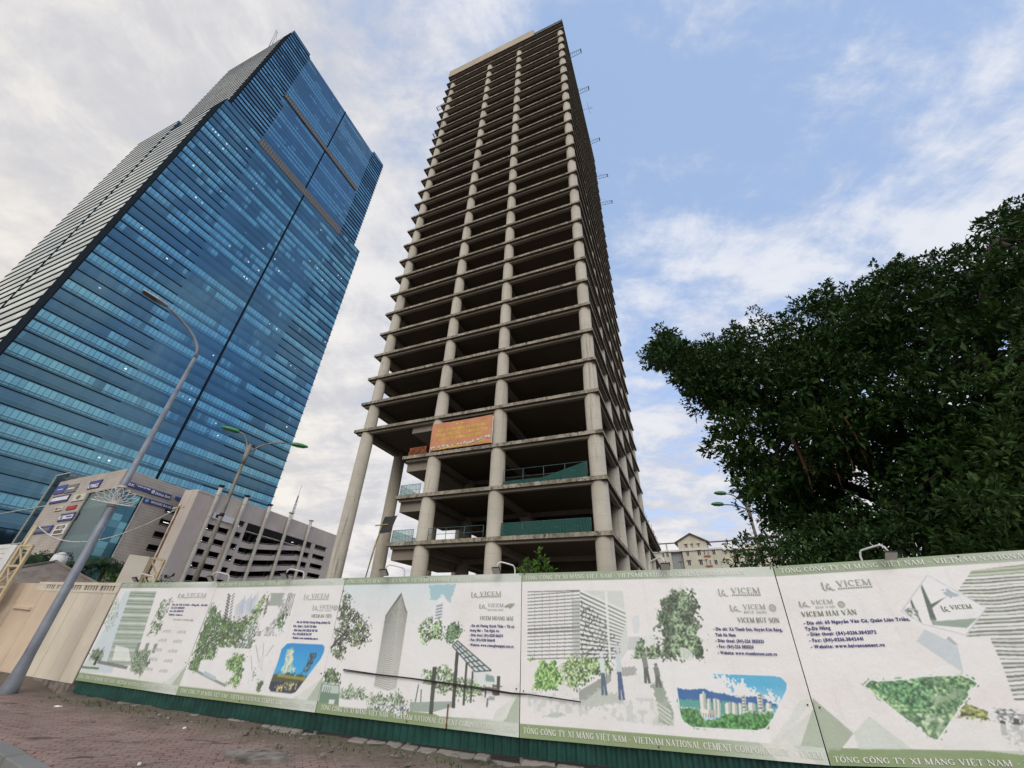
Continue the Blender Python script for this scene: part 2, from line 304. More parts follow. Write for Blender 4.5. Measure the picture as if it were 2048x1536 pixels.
def serif(text, weight=1.0):
    """list of quads in a text box: height 1, starts at x=0; returns quads, width"""
    x = 0; out = []
    for ch in text:
        c = CH.get(ch, ch); w_, st = GL.get(c[0], GL['-']); mid = w_/2-.02
        allst = list(st)
        for a in c[1:]: allst += [(p[0]+mid, p[1], p[2]+mid, p[3], p[4]) for p in AC[a]]
        for (x0, y0, x1, y1, ww) in allst:
            ww *= weight; d = math.hypot(x1-x0, y1-y0) or 1; nx, ny = -(y1-y0)/d*ww/2, (x1-x0)/d*ww/2; ex, ey = (x1-x0)/d*ww*.12, (y1-y0)/d*ww*.12
            out.append([(x+x0-ex+nx, y0-ey+ny), (x+x0-ex-nx, y0-ey-ny), (x+x1+ex-nx, y1+ey-ny), (x+x1+ex+nx, y1+ey+ny)])
        x += w_+.06
    return out, x

# ------------------------------------------------------------------ painter for printed pictures (vertex colours on a fine grid)
def vnoise(W, H, cells, seed, ax=1.0):
    r = np.random.RandomState(seed); gw = int(cells)+2; gh = max(2, int(cells*ax))+2; g = r.rand(gh, gw)
    X = np.linspace(0, gw-1.001, W); Y = np.linspace(0, gh-1.001, H); x0 = X.astype(int); y0 = Y.astype(int); fx = X-x0; fy = Y-y0; fx = fx*fx*(3-2*fx); fy = fy*fy*(3-2*fy)
    x1 = np.minimum(x0+1, gw-1); y1 = np.minimum(y0+1, gh-1)
    a = g[np.ix_(y0, x0)]; b = g[np.ix_(y0, x1)]; c = g[np.ix_(y1, x0)]; d = g[np.ix_(y1, x1)]
    return (a*(1-fx)+b*fx)*(1-fy)[:, None]+(c*(1-fx)+d*fx)*fy[:, None]
def sr(c): return tuple((x/255.0/12.92 if x <= 10 else ((x/255.0+0.055)/1.055)**2.4) for x in c)
PRINT_GAIN = 1.27
class Art:
    def __init__(s, W, H, bg, seed=1):
        W *= 2; H *= 2                                                   # painted twice as fine, averaged at the end
        s.W, s.H = W, H; s.u = np.linspace(0, 1, W)[None, :].repeat(H, 0); s.v = np.linspace(0, 1, H)[:, None].repeat(W, 1); s.c = np.zeros((H, W, 3)); s.c[:] = bg; s.seed = seed
        s.g = np.random.RandomState(seed+500).rand(H, W); s.g = (s.g+np.roll(s.g, 1, 0)+np.roll(s.g, 1, 1)+np.roll(s.g, (1, 1), (0, 1)))/4
        s.n = [vnoise(W, H, k, seed*31+i, .55) for i, k in enumerate((6, 14, 34, 80, 190))]
    def down(s):
        k = s.c*(1+(s.g[..., None]-.5)*.22); k = (k*2+np.roll(k, 1, 0)+np.roll(k, 1, 1))/4; k = k*.93+np.array(BG)*.07                                      # sun-bleached ink
        return k.reshape(s.H//2, 2, s.W//2, 2, 3).mean((1, 3))
    def mask(s, pts, wob=0.0):
        u = s.u+(s.n[3]-.5)*wob+(s.n[4]-.5)*wob; v = s.v+(s.n[2]-.5)*wob*1.5+(np.roll(s.n[4], 9, 1)-.5)*wob*1.5; m = np.zeros(u.shape, bool); n = len(pts)
        for i in range(n):
            x0, y0 = pts[i]; x1, y1 = pts[(i+1) % n]
            if y0 == y1: continue
            c = ((y0 > v) != (y1 > v)) & (u < (x1-x0)*(v-y0)/(y1-y0)+x0); m ^= c
        return m
    def put(s, m, c, a=1.0):
        a = (a if isinstance(a, np.ndarray) else np.full(m.shape, a))*m; c = np.array(c) if not (isinstance(c, np.ndarray) and c.ndim == 3) else c
        s.c = s.c*(1-a[..., None])+c*a[..., None]
    def poly(s, pts, c, a=1.0, wob=0.0): s.put(s.mask(pts, wob), c, a)
    def leaf(s, pts, c1, c2, wob=0.03, hole=0.0, dark=None):
        m = s.mask(pts, wob); k = (s.n[3]*.35+s.n[4]*.65); t = np.clip((k-.3)/.4, 0, 1)
        cc = np.array(c1)*(1-t[..., None])+np.array(c2)*t[..., None]
        if dark is not None:
            q = np.clip((s.n[2]-.45)/.2, 0, 1)[..., None]; cc = cc*(1-q*.7)+np.array(dark)*q*.7
        hi = (s.g*.55+s.n[4]*.45)[..., None]; cc = np.where(hi > .62, cc*1.45+.05, cc); cc = np.where(hi < .36, cc*.45, cc)
        if hole: m &= (np.roll(s.n[4], 17, 0)*.6+s.n[3]*.4) > hole
        s.put(m, cc)
    def line(s, p, q, w_, c, a=1.0, asp=1.82):
        d = math.hypot((q[0]-p[0])*asp, q[1]-p[1]) or 1; nx, ny = -(q[1]-p[1])/d, (q[0]-p[0])*asp/d; k = w_/2
        s.poly([(p[0]+nx*k/asp, p[1]+ny*k), (q[0]+nx*k/asp, q[1]+ny*k), (q[0]-nx*k/asp, q[1]-ny*k), (p[0]-nx*k/asp, p[1]-ny*k)], c, a)
    def gray(s, m, k=1.0, lo=.35, hi=.95):
        t = np.clip((s.n[2]*.35+s.n[3]*.35+s.n[4]*.3-.5)*2.4*k+.5, 0, 1)[..., None]; s.put(m, np.array((lo, lo*1.02, lo))*(1-t)+np.array((hi, hi, hi))*t)
def lerp(p, q, t): return (p[0]+(q[0]-p[0])*t, p[1]+(q[1]-p[1])*t)

# ================================================================== the hoarding: five printed boards on a green corrugated fence
HP = [(-10.671, 12.673, 2.574, 0.374), (-6.977, 10.991, 2.552, 0.352), (-3.332, 9.347, 2.573, 0.373), (0.303, 7.755, 2.592, 0.392), (4.001, 6.450, 2.654, 0.454), (8.226, 4.959, 2.900, 0.780)]
def print_mat():
    t = NT('printed_sheet'); a = t.N.new('ShaderNodeAttribute'); a.attribute_name = 'Print'; n = t.noise(1.3, 6, 0.65); st = t.noise(2.2, 5, 0.6, sc=(2.5, 2.5, 0.25)); f = t.noise(14, 3, 0.6)
    c = t.mix(t.map(n, 0.45, 0.75, 0, 0.12), a.outputs['Color'], (0.42, 0.41, 0.37)); c = t.mix(t.map(st, 0.58, 0.8, 0, 0.16), c, (0.36, 0.34, 0.29))
    t.bump(t.math('ADD', n, t.math('MULTIPLY', f, 0.08)), 0.35, 0.05)
    return t.fin(c, 0.42, 0, 0.35)
M['print'] = print_mat()
M['ink_white'] = plain('faded_white_ink', (0.80, 0.80, 0.76), 0.5, 0, 0.1, 3)
M['ink_navy'] = plain('navy_ink', (0.055, 0.05, 0.20), 0.5, 0, 0.2, 6)
M['ink_logo'] = plain('grey_green_ink', (0.40, 0.43, 0.36), 0.5, 0, 0.12, 4)
M['ink_faint'] = plain('faint_logo_ink', (0.52, 0.54, 0.48), 0.5, 0, 0.12, 4)
M['ink_olive'] = plain('olive_ink', (0.22, 0.25, 0.17), 0.5, 0, 0.2, 5)
M['board_back'] = plain('board_frame', (0.30, 0.31, 0.29), 0.6, 0.2)
BG = sr((208, 205, 203)); BG = tuple(x*1.12 for x in BG)
G1 = sr((136, 153, 124)); G2 = sr((122, 143, 98)); GF = sr((188, 196, 186)); FA1 = sr((196, 202, 195)); FA2 = sr((158, 172, 152)); FA3 = sr((178, 190, 178))
DK = sr((60, 72, 58)); DG = sr((42, 62, 38)); MG = sr((84, 120, 66)); LG = sr((150, 178, 120)); WH = (0.80, 0.81, 0.80); SKB = sr((30, 140, 205)); LB = sr((170, 196, 205))
def base_art(seed, W=420, H=230, facet=True):
    a = Art(W, H, BG, seed); tone = (a.n[0]-.5)*.08; a.c *= (1+tone[..., None])
    def band(v0, v1, c, f0, f1):
        m = (a.v >= v0) & (a.v <= v1); k = np.clip((a.u-f0)/(f1-f0), 0, 1)[..., None]; k = k*k*(3-2*k); a.put(m, np.array(c)*(1-k)+np.array(GF)*k)
    band(-1, .062, G1, .35, .9)
    if facet:
        a.poly([(.80, .985), (.905, .985), (1.0, .80), (1.0, .76)], FA1, .8); a.poly([(.905, 1.0), (1.0, .75), (1.0, 1.0)], FA2, .9); a.poly([(.80, 1), (.86, .9), (.93, 1)], FA3, .5)
    band(.925, 2, G2, .55, .98)
    return a
def art1():
    a = base_art(1, 260, 150)
    a.poly([(0.078, 0.099), (0.210, 0.098), (0.345, 0.892), (0.007, 0.929)], LB, .6)
    tw = [(0.130, 0.088), (0.420, 0.087), (0.522, 0.807), (0.244, 0.834)]; a.poly(tw, sr((160, 172, 158)))
    for k in range(26):
        t = k/26; a.line(lerp(tw[0], tw[3], t), lerp(tw[1], tw[2], t+.01), .012, sr((90, 102, 88)) if k % 3 else sr((215, 220, 212)), .85-.5*t)
    for k in range(9): a.line(lerp(tw[3], tw[0], .03+.045*k), lerp(tw[2], tw[1], .03+.045*k), .004, sr((120, 135, 125)), .6)
    a.leaf([(-0.048, 0.166), (0.056, 0.193), (0.137, 0.454), (0.075, 0.519), (-0.062, 0.358)], sr((120, 140, 120)), sr((190, 205, 190)), .03, .45)
    a.leaf([(0.620, 0.175), (0.610, 0.383), (0.649, 0.505), (0.526, 0.522), (0.524, 0.362), (0.518, 0.212)], DG, MG, .04, .42)
    a.poly([(0.007, 0.929), (0.050, 0.710), (0.121, 0.684), (0.193, 0.908)], sr((195, 205, 195)), .8)
    for x in (268, 284, 300): a.poly([(p[0]+(x-268)/190., p[1]) for p in [(0.474, 0.689), (0.464, 0.606), (0.497, 0.599), (0.504, 0.687)]], sr((120, 132, 122)))
    a.leaf([(0.043, 0.797), (0.022, 0.702), (0.140, 0.688), (0.188, 0.803)], DK, sr((130, 150, 120)), .02)
    a.leaf([(0.472, 0.767), (0.474, 0.689), (0.613, 0.664), (0.664, 0.814), (0.620, 0.883), (0.515, 0.851)], DK, sr((140, 160, 130)), .03)
    a.line(*[(0.143, 0.812), (0.471, 0.834)], .03, sr((90, 95, 90)), .9); a.line(*[(-0.010, 0.874), (0.189, 0.872)], .02, sr((70, 90, 75)), .9)
    a.line(*[(0.125, 0.761), (0.123, 0.846)], .05, sr((25, 25, 28)))
    a.poly([(0.287, 0.784), (0.476, 0.775), (0.399, 0.663), (0.251, 0.646)], sr((225, 228, 224)), .7)
    for j in range(5):
        for i in range(2):
            for k in range(3): a.poly([(.66+.14*i-.006*j+k*.028, .47+.085*j+.012*(k==0)), (.685+.14*i-.006*j+k*.028, .47+.085*j), (.685+.14*i-.006*j+k*.028, .50+.085*j), (.66+.14*i-.006*j+k*.028, .495+.085*j)], sr((165, 172, 168)), .75)
    return a
def art2():
    a = base_art(2, 300, 165)
    for k in range(13):                                            # striped high-rise in the print
        p = lerp(*[(0.122, 0.123), (0.185, 0.460)], k/12); a.line((p[0], p[1]), (p[0]+.035, p[1]+.03), .016, sr((60, 70, 70))); a.line((p[0]+.045, p[1]+.02), (p[0]+.06, p[1]-.005), .014, sr((90, 100, 98)))
    for k in range(9):
        p = lerp(*[(0.224, 0.250), (0.355, 0.204)], k/8); a.poly([(p[0], p[1]), (p[0]+.02, p[1]-.05-.03*(k % 3)), (p[0]+.035, p[1]-.04), (p[0]+.03, p[1]+.12)], sr((190-8*(k % 4), 198-8*(k % 4), 198)), .9)
    a.leaf([(0.024, 0.199), (0.016, 0.302), (0.019, 0.523), (0.016, 0.774), (0.108, 0.803), (0.168, 0.697), (0.206, 0.595), (0.339, 0.604), (0.463, 0.593), (0.447, 0.421), (0.449, 0.182), (0.435, 0.118), (0.395, 0.204), (0.370, 0.324), (0.301, 0.360), (0.192, 0.345), (0.106, 0.283)], DG, sr((96, 132, 72)), .035, .27, sr((50, 75, 40)))
    a.leaf([(0.435, 0.118), (0.440, 0.400), (0.401, 0.452), (0.396, 0.249)], MG, sr((170, 195, 150)), .03, .4)
    a.leaf([(0.394, 0.401), (0.459, 0.357), (0.446, 0.573), (0.362, 0.578)], sr((70, 90, 80)), sr((190, 200, 195)), .03, .42)
    a.poly([(0.108, 0.803), (0.102, 0.710), (0.245, 0.683), (0.200, 0.600), (0.452, 0.593), (0.471, 0.779), (0.355, 0.888)], sr((222, 225, 222)))
    a.leaf([(0.295, 0.688), (0.352, 0.644), (0.440, 0.654), (0.455, 0.800), (0.461, 0.889), (0.351, 0.877), (0.403, 0.804), (0.321, 0.765)], DG, sr((140, 175, 110)), .03)
    a.leaf([(0.128, 0.700), (0.162, 0.623), (0.216, 0.693)], DG, sr((140, 170, 120)), .03)
    a.line(*[(0.108, 0.803), (0.362, 0.888)], .02, sr((120, 135, 130))); a.line(*[(0.159, 0.806), (0.269, 0.843)], .03, sr((170, 185, 190)))
    q = [(0.471, 0.119), (0.645, 0.121), (0.657, 0.451), (0.637, 0.484), (0.467, 0.491)]; m = a.mask(q); a.gray(m, 1.2, .3, .85)
    a.poly([(0.483, 0.119), (0.580, 0.120), (0.579, 0.235), (0.501, 0.231)], sr((150, 158, 148)));  a.poly([(0.495, 0.235), (0.565, 0.239), (0.565, 0.354), (0.501, 0.448), (0.470, 0.449)], sr((225, 228, 225)))
    for k in range(5): a.line(*[(p[0]+.012*k, p[1]) for p in [(0.620, 0.130), (0.623, 0.320)]], .008, sr((50, 52, 45)))
    a.leaf([(0.599, 0.312), (0.642, 0.277), (0.655, 0.443), (0.582, 0.416)], DG, MG, .03, .35); a.leaf([(0.454, 0.146), (0.476, 0.137), (0.491, 0.305), (0.472, 0.305)], sr((80, 60, 40)), sr((180, 180, 170)), .01)
    q = [(0.459, 0.540), (0.656, 0.530), (0.664, 0.889), (0.486, 0.901)]; m = a.mask(q); a.gray(m, .7, .6, .86)
    for q2 in ([(0.543, 0.544), (0.587, 0.750)], [(0.488, 0.563), (0.567, 0.733)], [(0.620, 0.556), (0.589, 0.644)], [(0.525, 0.774), (0.477, 0.651)]): a.line(*q2, .006, sr((110, 115, 115)))
    a.poly([(0.546, 0.646), (0.578, 0.644), (0.590, 0.735), (0.554, 0.738)], sr((205, 208, 206))); a.leaf([(0.580, 0.825), (0.619, 0.814), (0.628, 0.896), (0.594, 0.900)], DG, MG, .02); a.leaf([(0.518, 0.775), (0.519, 0.718), (0.555, 0.790), (0.538, 0.829)], DK, WH, .02)
    q = [(0.712, 0.539), (0.738, 0.534), (0.950, 0.534), (0.966, 0.548), (0.970, 0.585), (0.959, 0.640), (0.853, 0.882), (0.824, 0.896), (0.691, 0.896), (0.671, 0.874), (0.671, 0.824), (0.683, 0.675), (0.684, 0.583)]; m = a.mask(q); k = np.clip((a.v-.45)/.3, 0, 1)[..., None]
    a.put(m, np.array(sr((10, 120, 190)))*(1-k)+np.array(sr((40, 160, 215)))*k)
    a.put(m & a.mask([(0.647, 0.764), (1.041, 0.764), (1.070, 0.911), (0.667, 0.959)], .02), sr((70, 76, 40))); a.put(m & a.mask([(0.645, 0.819), (1.049, 0.807), (1.070, 0.911), (0.667, 0.959)], .01), sr((24, 42, 66)))
    a.leaf([(0.721, 0.589), (0.761, 0.571), (0.778, 0.653), (0.820, 0.745), (0.730, 0.760), (0.715, 0.732), (0.730, 0.683)], sr((235, 232, 190)), sr((90, 160, 170)), .015); a.leaf([(0.862, 0.741), (0.880, 0.661), (0.884, 0.594), (0.924, 0.595), (0.909, 0.705), (0.886, 0.746)], sr((30, 55, 75)), sr((60, 110, 130)), .01)
    a.leaf([(0.708, 0.834), (0.854, 0.806), (0.850, 0.869), (0.724, 0.896)], sr((20, 40, 80)), sr((200, 190, 120)), .02, .5)
    a.line(*[(0.706, 0.777), (0.895, 0.788)], .02, sr((150, 150, 50)), .7)
    return a
def art3():
    a = base_art(3, 420, 230)
    m = a.mask([(0.004, 0.059), (0.676, 0.060), (0.637, 0.187), (0.609, 0.401), (0.237, 0.522), (0.011, 0.535)]); k = np.clip(1-(a.v-.05)/.45, 0, 1)[..., None]; a.c = np.where(m[..., None], a.c*(1-k*.5)+np.array(sr((176, 205, 210)))*k*.5, a.c)
    a.poly([(0.521, 0.072), (0.674, 0.068), (0.647, 0.209), (0.616, 0.157), (0.599, 0.142), (0.581, 0.186), (0.543, 0.186)], sr((130, 175, 185)), .75, .01)
    tw = [(0.369, 0.127), (0.295, 0.308), (0.299, 0.801), (0.359, 0.821), (0.421, 0.808), (0.422, 0.284)]; a.poly(tw, sr((196, 198, 192)))
    L0, L1, C0, C1, R0, R1 = [(0.298, 0.308), (0.301, 0.795), (0.366, 0.155), (0.381, 0.825), (0.422, 0.284), (0.422, 0.795)]
    for k in range(44):
        t = k/44; a.line(lerp(L0, L1, t), lerp(C0, C1, t), .007, sr((86, 88, 80)), .9-.35*t); a.line(lerp(C0, C1, t), lerp(R0, R1, t), .007, sr((108, 108, 98)), .8-.35*t)
    a.poly([(0.369, 0.127), (0.299, 0.297), (0.309, 0.285), (0.372, 0.155), (0.408, 0.269), (0.418, 0.280)], sr((70, 74, 66)), .85); a.poly([(0.418, 0.824), (0.308, 0.807), (0.297, 0.915), (0.441, 0.904)], sr((222, 224, 220)), .8)
    a.leaf([(0.013, 0.110), (0.050, 0.136), (0.079, 0.225), (0.139, 0.280), (0.188, 0.341), (0.216, 0.422), (0.222, 0.516), (0.180, 0.533), (0.134, 0.510), (0.088, 0.531), (0.112, 0.594), (0.075, 0.625), (0.019, 0.589), (0.010, 0.479), (0.010, 0.345), (0.006, 0.185)], sr((36, 42, 30)), sr((112, 130, 94)), .045, .34, sr((30, 36, 26)))
    a.line(*[(0.006, 0.557), (0.058, 0.466)], .016, sr((50, 45, 36))); a.line(*[(0.058, 0.466), (0.105, 0.449)], .012, sr((50, 45, 36))); a.line(*[(-0.002, 0.415), (0.074, 0.450)], .01, sr((50, 45, 36)))
    a.leaf([(0.006, 0.715), (0.040, 0.698), (0.089, 0.735), (0.113, 0.801), (0.003, 0.805)], sr((60, 78, 54)), sr((120, 140, 106)), .02)
    a.poly([(-0.000, 0.805), (0.109, 0.808), (0.126, 0.930), (0.005, 0.931)], sr((100, 128, 108))); a.poly([(0.007, 0.811), (0.104, 0.815), (0.110, 0.864), (0.008, 0.862)], sr((176, 192, 184)))
    for x in range(4): a.line(*[(p[0]+.012*x, p[1]) for p in [(0.022, 0.823), (0.021, 0.864)]], .006, sr((60, 80, 70)))
    a.poly([(0.065, 0.905), (0.098, 0.904), (0.097, 0.933), (0.065, 0.934)], sr((200, 210, 205)))
    a.leaf([(0.118, 0.827), (0.168, 0.808), (0.250, 0.826), (0.279, 0.886), (0.299, 0.840), (0.421, 0.845), (0.431, 0.800), (0.479, 0.857), (0.468, 0.894), (0.126, 0.898)], sr((70, 92, 66)), sr((150, 168, 140)), .025, .3)
    a.poly([(0.125, 0.895), (0.280, 0.892), (0.285, 0.941), (0.128, 0.942)], WH, .9); a.leaf([(0.273, 0.899), (0.451, 0.884), (0.524, 0.857), (0.489, 0.945), (0.279, 0.942)], sr((70, 90, 84)), sr((210, 216, 212)), .02)
    d = [(0.485, 0.409), (0.562, 0.249), (0.605, 0.146), (0.731, 0.400), (0.687, 0.491), (0.616, 0.479), (0.536, 0.520)]; a.poly(d, sr((222, 226, 228)))
    a.leaf([(0.485, 0.409), (0.523, 0.326), (0.559, 0.311), (0.579, 0.409), (0.579, 0.470), (0.536, 0.513)], DG, sr((170, 190, 150)), .02, .3); a.leaf([(0.573, 0.349), (0.602, 0.313), (0.630, 0.407), (0.625, 0.475), (0.579, 0.477)], DG, sr((150, 180, 130)), .02, .3)
    a.leaf([(0.635, 0.461), (0.648, 0.365), (0.686, 0.329), (0.731, 0.403), (0.687, 0.485)], sr((50, 74, 50)), sr((120, 150, 110)), .02)
    a.poly([(0.573, 0.223), (0.612, 0.201), (0.618, 0.317), (0.581, 0.310)], sr((196, 202, 206))); 
    for k in range(5): a.line(*[(p[0], p[1]+.022*k) for p in [(0.577, 0.234), (0.611, 0.223)]], .008, sr((110, 118, 122)))
    a.leaf([(0.545, 0.686), (0.584, 0.641), (0.630, 0.656), (0.678, 0.634), (0.709, 0.671), (0.709, 0.801), (0.618, 0.799), (0.555, 0.769)], sr((64, 88, 60)), sr((140, 165, 125)), .03, .34)
    a.leaf([(0.701, 0.687), (0.788, 0.686), (0.853, 0.762), (0.832, 0.810), (0.772, 0.811), (0.709, 0.812)], sr((70, 104, 66)), sr((150, 176, 130)), .03, .3)
    a.poly([(0.793, 0.655), (0.862, 0.658), (0.902, 0.722), (0.851, 0.733), (0.797, 0.727)], sr((205, 212, 210)), .9); a.poly([(0.849, 0.668), (0.885, 0.677), (0.891, 0.712), (0.850, 0.710)], sr((90, 130, 120)), .8)
    a.poly([(0.529, 0.753), (0.604, 0.758), (0.596, 0.884), (0.521, 0.876)], sr((224, 226, 222))); a.line(*[(0.534, 0.759), (0.528, 0.872)], .01, DK); a.line(*[(0.550, 0.788), (0.555, 0.866)], .01, DK)
    a.poly([(0.501, 0.872), (0.704, 0.842), (0.713, 0.870), (0.616, 0.917), (0.507, 0.925)], sr((130, 150, 140)), .9); a.poly([(0.616, 0.917), (0.762, 0.847), (0.916, 0.823), (0.887, 0.920), (0.653, 0.935)], sr((224, 226, 222)), .9)
    a.line(*[(0.604, 0.643), (0.610, 0.929)], .036, sr((46, 56, 50))); a.line(*[(0.708, 0.539), (0.712, 0.882)], .030, sr((46, 52, 48))); a.line(*[(0.758, 0.605), (0.758, 0.859)], .019, sr((56, 64, 58))); a.line(*[(0.789, 0.655), (0.789, 0.843)], .015, sr((66, 74, 68))); a.line(*[(0.907, 0.675), (0.906, 0.785)], .026, sr((46, 52, 48)))
    rf = [(0.681, 0.505), (0.703, 0.468), (0.873, 0.645), (0.800, 0.657)]; a.poly(rf, sr((188, 206, 206)))
    for k in range(7): t = k/6; a.line(lerp(rf[0], rf[3], t), lerp(rf[1], rf[2], t), .008, sr((56, 64, 60)))
    for k in range(4): t = k/3; a.line(lerp(rf[0], rf[1], t), lerp(rf[3], rf[2], t), .01, sr((56, 64, 60)))
    a.poly([(0.847, 0.742), (0.909, 0.744), (0.902, 0.791), (0.884, 0.787), (0.879, 0.765), (0.857, 0.761), (0.854, 0.805), (0.848, 0.805)], sr((86, 88, 80)))
    a.line(*[(0.863, 0.806), (0.861, 0.857)], .014, sr((90, 104, 120))); a.poly([(0.867, 0.795), (0.893, 0.794), (0.894, 0.814), (0.866, 0.817)], sr((150, 156, 156)))
    a.poly([(0.880, 0.724), (0.926, 0.731), (0.939, 0.713), (0.922, 0.737), (0.881, 0.744)], sr((60, 66, 60)), .9)
    a.poly([(0.927, 0.909), (0.944, 0.912), (1.001, 0.718), (1.000, 0.684)], sr((205, 210, 204)))
    return a
def art4():
    a = base_art(4, 440, 240)
    LF = [(0.026, 0.133), (0.257, 0.128), (0.243, 0.555), (0.027, 0.574)]; a.poly(LF, sr((218, 218, 216)))
    for k in range(20):
        t = k/19; p, q = lerp(LF[0], LF[3], t*.98), lerp(LF[1], LF[2], max(0, t*.98-.04*(1-t)))
        a.line(p, q, .008 if k not in (11, 12) else .014, sr((92, 96, 92)), .9); a.line((p[0], p[1]+.012), (q[0], q[1]+.012), .007, (0.84,)*3, .9)
    for k in range(1, 7): t = k/7; a.line(lerp(LF[0], LF[1], t), lerp(LF[3], LF[2], t), .004, sr((110, 114, 110)), .7)
    a.poly([(0.222, 0.191), (0.255, 0.191), (0.243, 0.555), (0.216, 0.550)], sr((130, 140, 134)), .55)
    RT = [(0.257, 0.128), (0.432, 0.135), (0.435, 0.285), (0.433, 0.487), (0.404, 0.547), (0.243, 0.555)]; a.poly(RT, sr((196, 202, 196)))
    a0, a1, b0, b1, c0, c1 = [(0.257, 0.128), (0.243, 0.555), (0.432, 0.135), (0.432, 0.495), (0.432, 0.135), (0.432, 0.495)]
    for k in range(30):
        t = k/29; s0 = lerp(a0, a1, t); e0 = lerp(*[(0.524, 0.332), (0.439, 0.529)], t**.8)
        dd = (e0[0]-s0[0], e0[1]-s0[1]); g = .72
        m = a.mask(RT); q0 = s0; q1 = (s0[0]+dd[0]*g, s0[1]+dd[1]*g)
        cc = sr((70, 84, 74)) if k % 2 else (0.82,)*3; d = math.hypot(dd[0]*1.82, dd[1]); nx, ny = -dd[1]/d, dd[0]*1.82/d; w_ = .011
        a.put(m & a.mask([(q0[0]+nx*w_/3.6, q0[1]+ny*w_/2), (q1[0]+nx*w_/5, q1[1]+ny*w_/4), (q1[0]-nx*w_/5, q1[1]-ny*w_/4), (q0[0]-nx*w_/3.6, q0[1]-ny*w_/2)]), cc, .9)
    m = a.mask([(0.259, 0.191), (0.356, 0.319), (0.402, 0.468), (0.397, 0.548), (0.247, 0.555)]) & (a.n[4] > .62); a.put(m, sr((40, 48, 44)), .8)
    a.poly([(0.359, 0.137), (0.370, 0.137), (0.363, 0.549), (0.355, 0.550)], sr((222, 224, 222)), .8)
    a.poly([(0.459, 0.294), (0.486, 0.294), (0.486, 0.348), (0.474, 0.401), (0.456, 0.396)], sr((196, 204, 206)), .8); a.poly([(0.437, 0.420), (0.481, 0.413), (0.478, 0.493), (0.430, 0.495)], sr((176, 184, 182)), .8); a.poly([(0.496, 0.407), (0.541, 0.400), (0.537, 0.491), (0.490, 0.487)], sr((206, 210, 208)), .9)
    a.leaf([(0.453, 0.494), (0.464, 0.437), (0.491, 0.424), (0.499, 0.470), (0.537, 0.440), (0.548, 0.491), (0.540, 0.541), (0.438, 0.540)], sr((60, 86, 56)), sr((140, 160, 130)), .02)
    a.leaf([(0.615, 0.130), (0.699, 0.132), (0.706, 0.166), (0.700, 0.374), (0.696, 0.544), (0.639, 0.536), (0.586, 0.555), (0.541, 0.541), (0.554, 0.462), (0.549, 0.347), (0.570, 0.242), (0.586, 0.183), (0.623, 0.171)], sr((44, 70, 42)), sr((140, 165, 130)), .035, .0, sr((30, 52, 32)))
    a.poly([(0.616, 0.543), (0.620, 0.471), (0.641, 0.476), (0.660, 0.503), (0.661, 0.541)], sr((200, 210, 198)), .8)
    fl = [(0.030, 0.755), (0.120, 0.748), (0.369, 0.549), (0.540, 0.541), (0.542, 0.648), (0.562, 0.804), (0.561, 0.874), (0.546, 0.885), (0.233, 0.865), (0.033, 0.853)]; a.poly(fl, sr((214, 214, 212)))
    a.poly([(0.231, 0.734), (0.359, 0.625), (0.356, 0.671), (0.254, 0.786), (0.232, 0.782)], sr((120, 128, 116)), .8); a.poly([(0.232, 0.787), (0.313, 0.717), (0.385, 0.749), (0.399, 0.799), (0.244, 0.813)], sr((170, 178, 168)), .8, .02); a.poly([(0.391, 0.642), (0.450, 0.633), (0.450, 0.578), (0.394, 0.592)], sr((150, 152, 148)), .9, .01)
    a.poly([(0.497, 0.672), (0.537, 0.654), (0.561, 0.794), (0.560, 0.876), (0.514, 0.872), (0.507, 0.759)], sr((132, 146, 130)), .9, .01); 
    for k in range(4): a.line(*[(p[0], p[1]+.022*k) for p in [(0.494, 0.750), (0.556, 0.814)]], .009, sr((200, 204, 190)))
    m = a.mask(fl) & (a.n[3] > .6) & (a.v > .75); a.put(m, sr((168, 178, 170)), .45)
    a.poly([(0.090, 0.879), (0.158, 0.852), (0.177, 0.866), (0.138, 0.885)], sr((160, 176, 170)), .8, .01)
    a.leaf([(0.056, 0.747), (0.058, 0.643), (0.091, 0.574), (0.133, 0.560), (0.162, 0.622), (0.171, 0.684), (0.140, 0.744)], sr((60, 110, 50)), sr((150, 190, 110)), .02); a.leaf([(0.169, 0.695), (0.175, 0.593), (0.203, 0.557), (0.253, 0.566), (0.273, 0.536), (0.321, 0.551), (0.364, 0.538), (0.359, 0.622), (0.277, 0.676), (0.219, 0.719)], sr((54, 84, 46)), sr((160, 185, 130)), .03, .25)
    a.leaf([(0.031, 0.577), (0.043, 0.534), (0.060, 0.569)], MG, LG, .02)
    def fig(x0, y0, h, c1, c2): 
        for p, q, w_, c_ in (((x0, y0), (x0+.004, y0+h*.14), .022, c1), ((x0+.001, y0+h*.16), (x0+.004, y0+h*.55), .034, c1), ((x0, y0+h*.5), (x0-.004, y0+h), .018, c2), ((x0+.005, y0+h*.5), (x0+.01, y0+h), .018, c2)): a.line(p, q, w_, c_)
    for (x, y), h, c1, c2 in zip([(0.325, 0.508), (0.387, 0.468), (0.485, 0.504), (0.523, 0.564)], (.24, .30, .17, .13), (sr((200, 210, 214)), sr((190, 198, 204)), sr((120, 124, 118)), sr((110, 116, 112))), (sr((70, 96, 112)), sr((60, 84, 120)), sr((80, 84, 80)), sr((90, 96, 92)))): fig(x, y, h, c1, c2)
    ph = [(0.714, 0.606), (0.905, 0.605), (0.930, 0.610), (0.944, 0.641), (0.937, 0.675), (0.871, 0.821), (0.846, 0.860), (0.819, 0.874), (0.619, 0.880), (0.594, 0.861), (0.585, 0.831), (0.586, 0.689), (0.648, 0.692), (0.718, 0.647)]; m = a.mask(ph); k = np.clip((a.v-.66)/.22, 0, 1)[..., None]
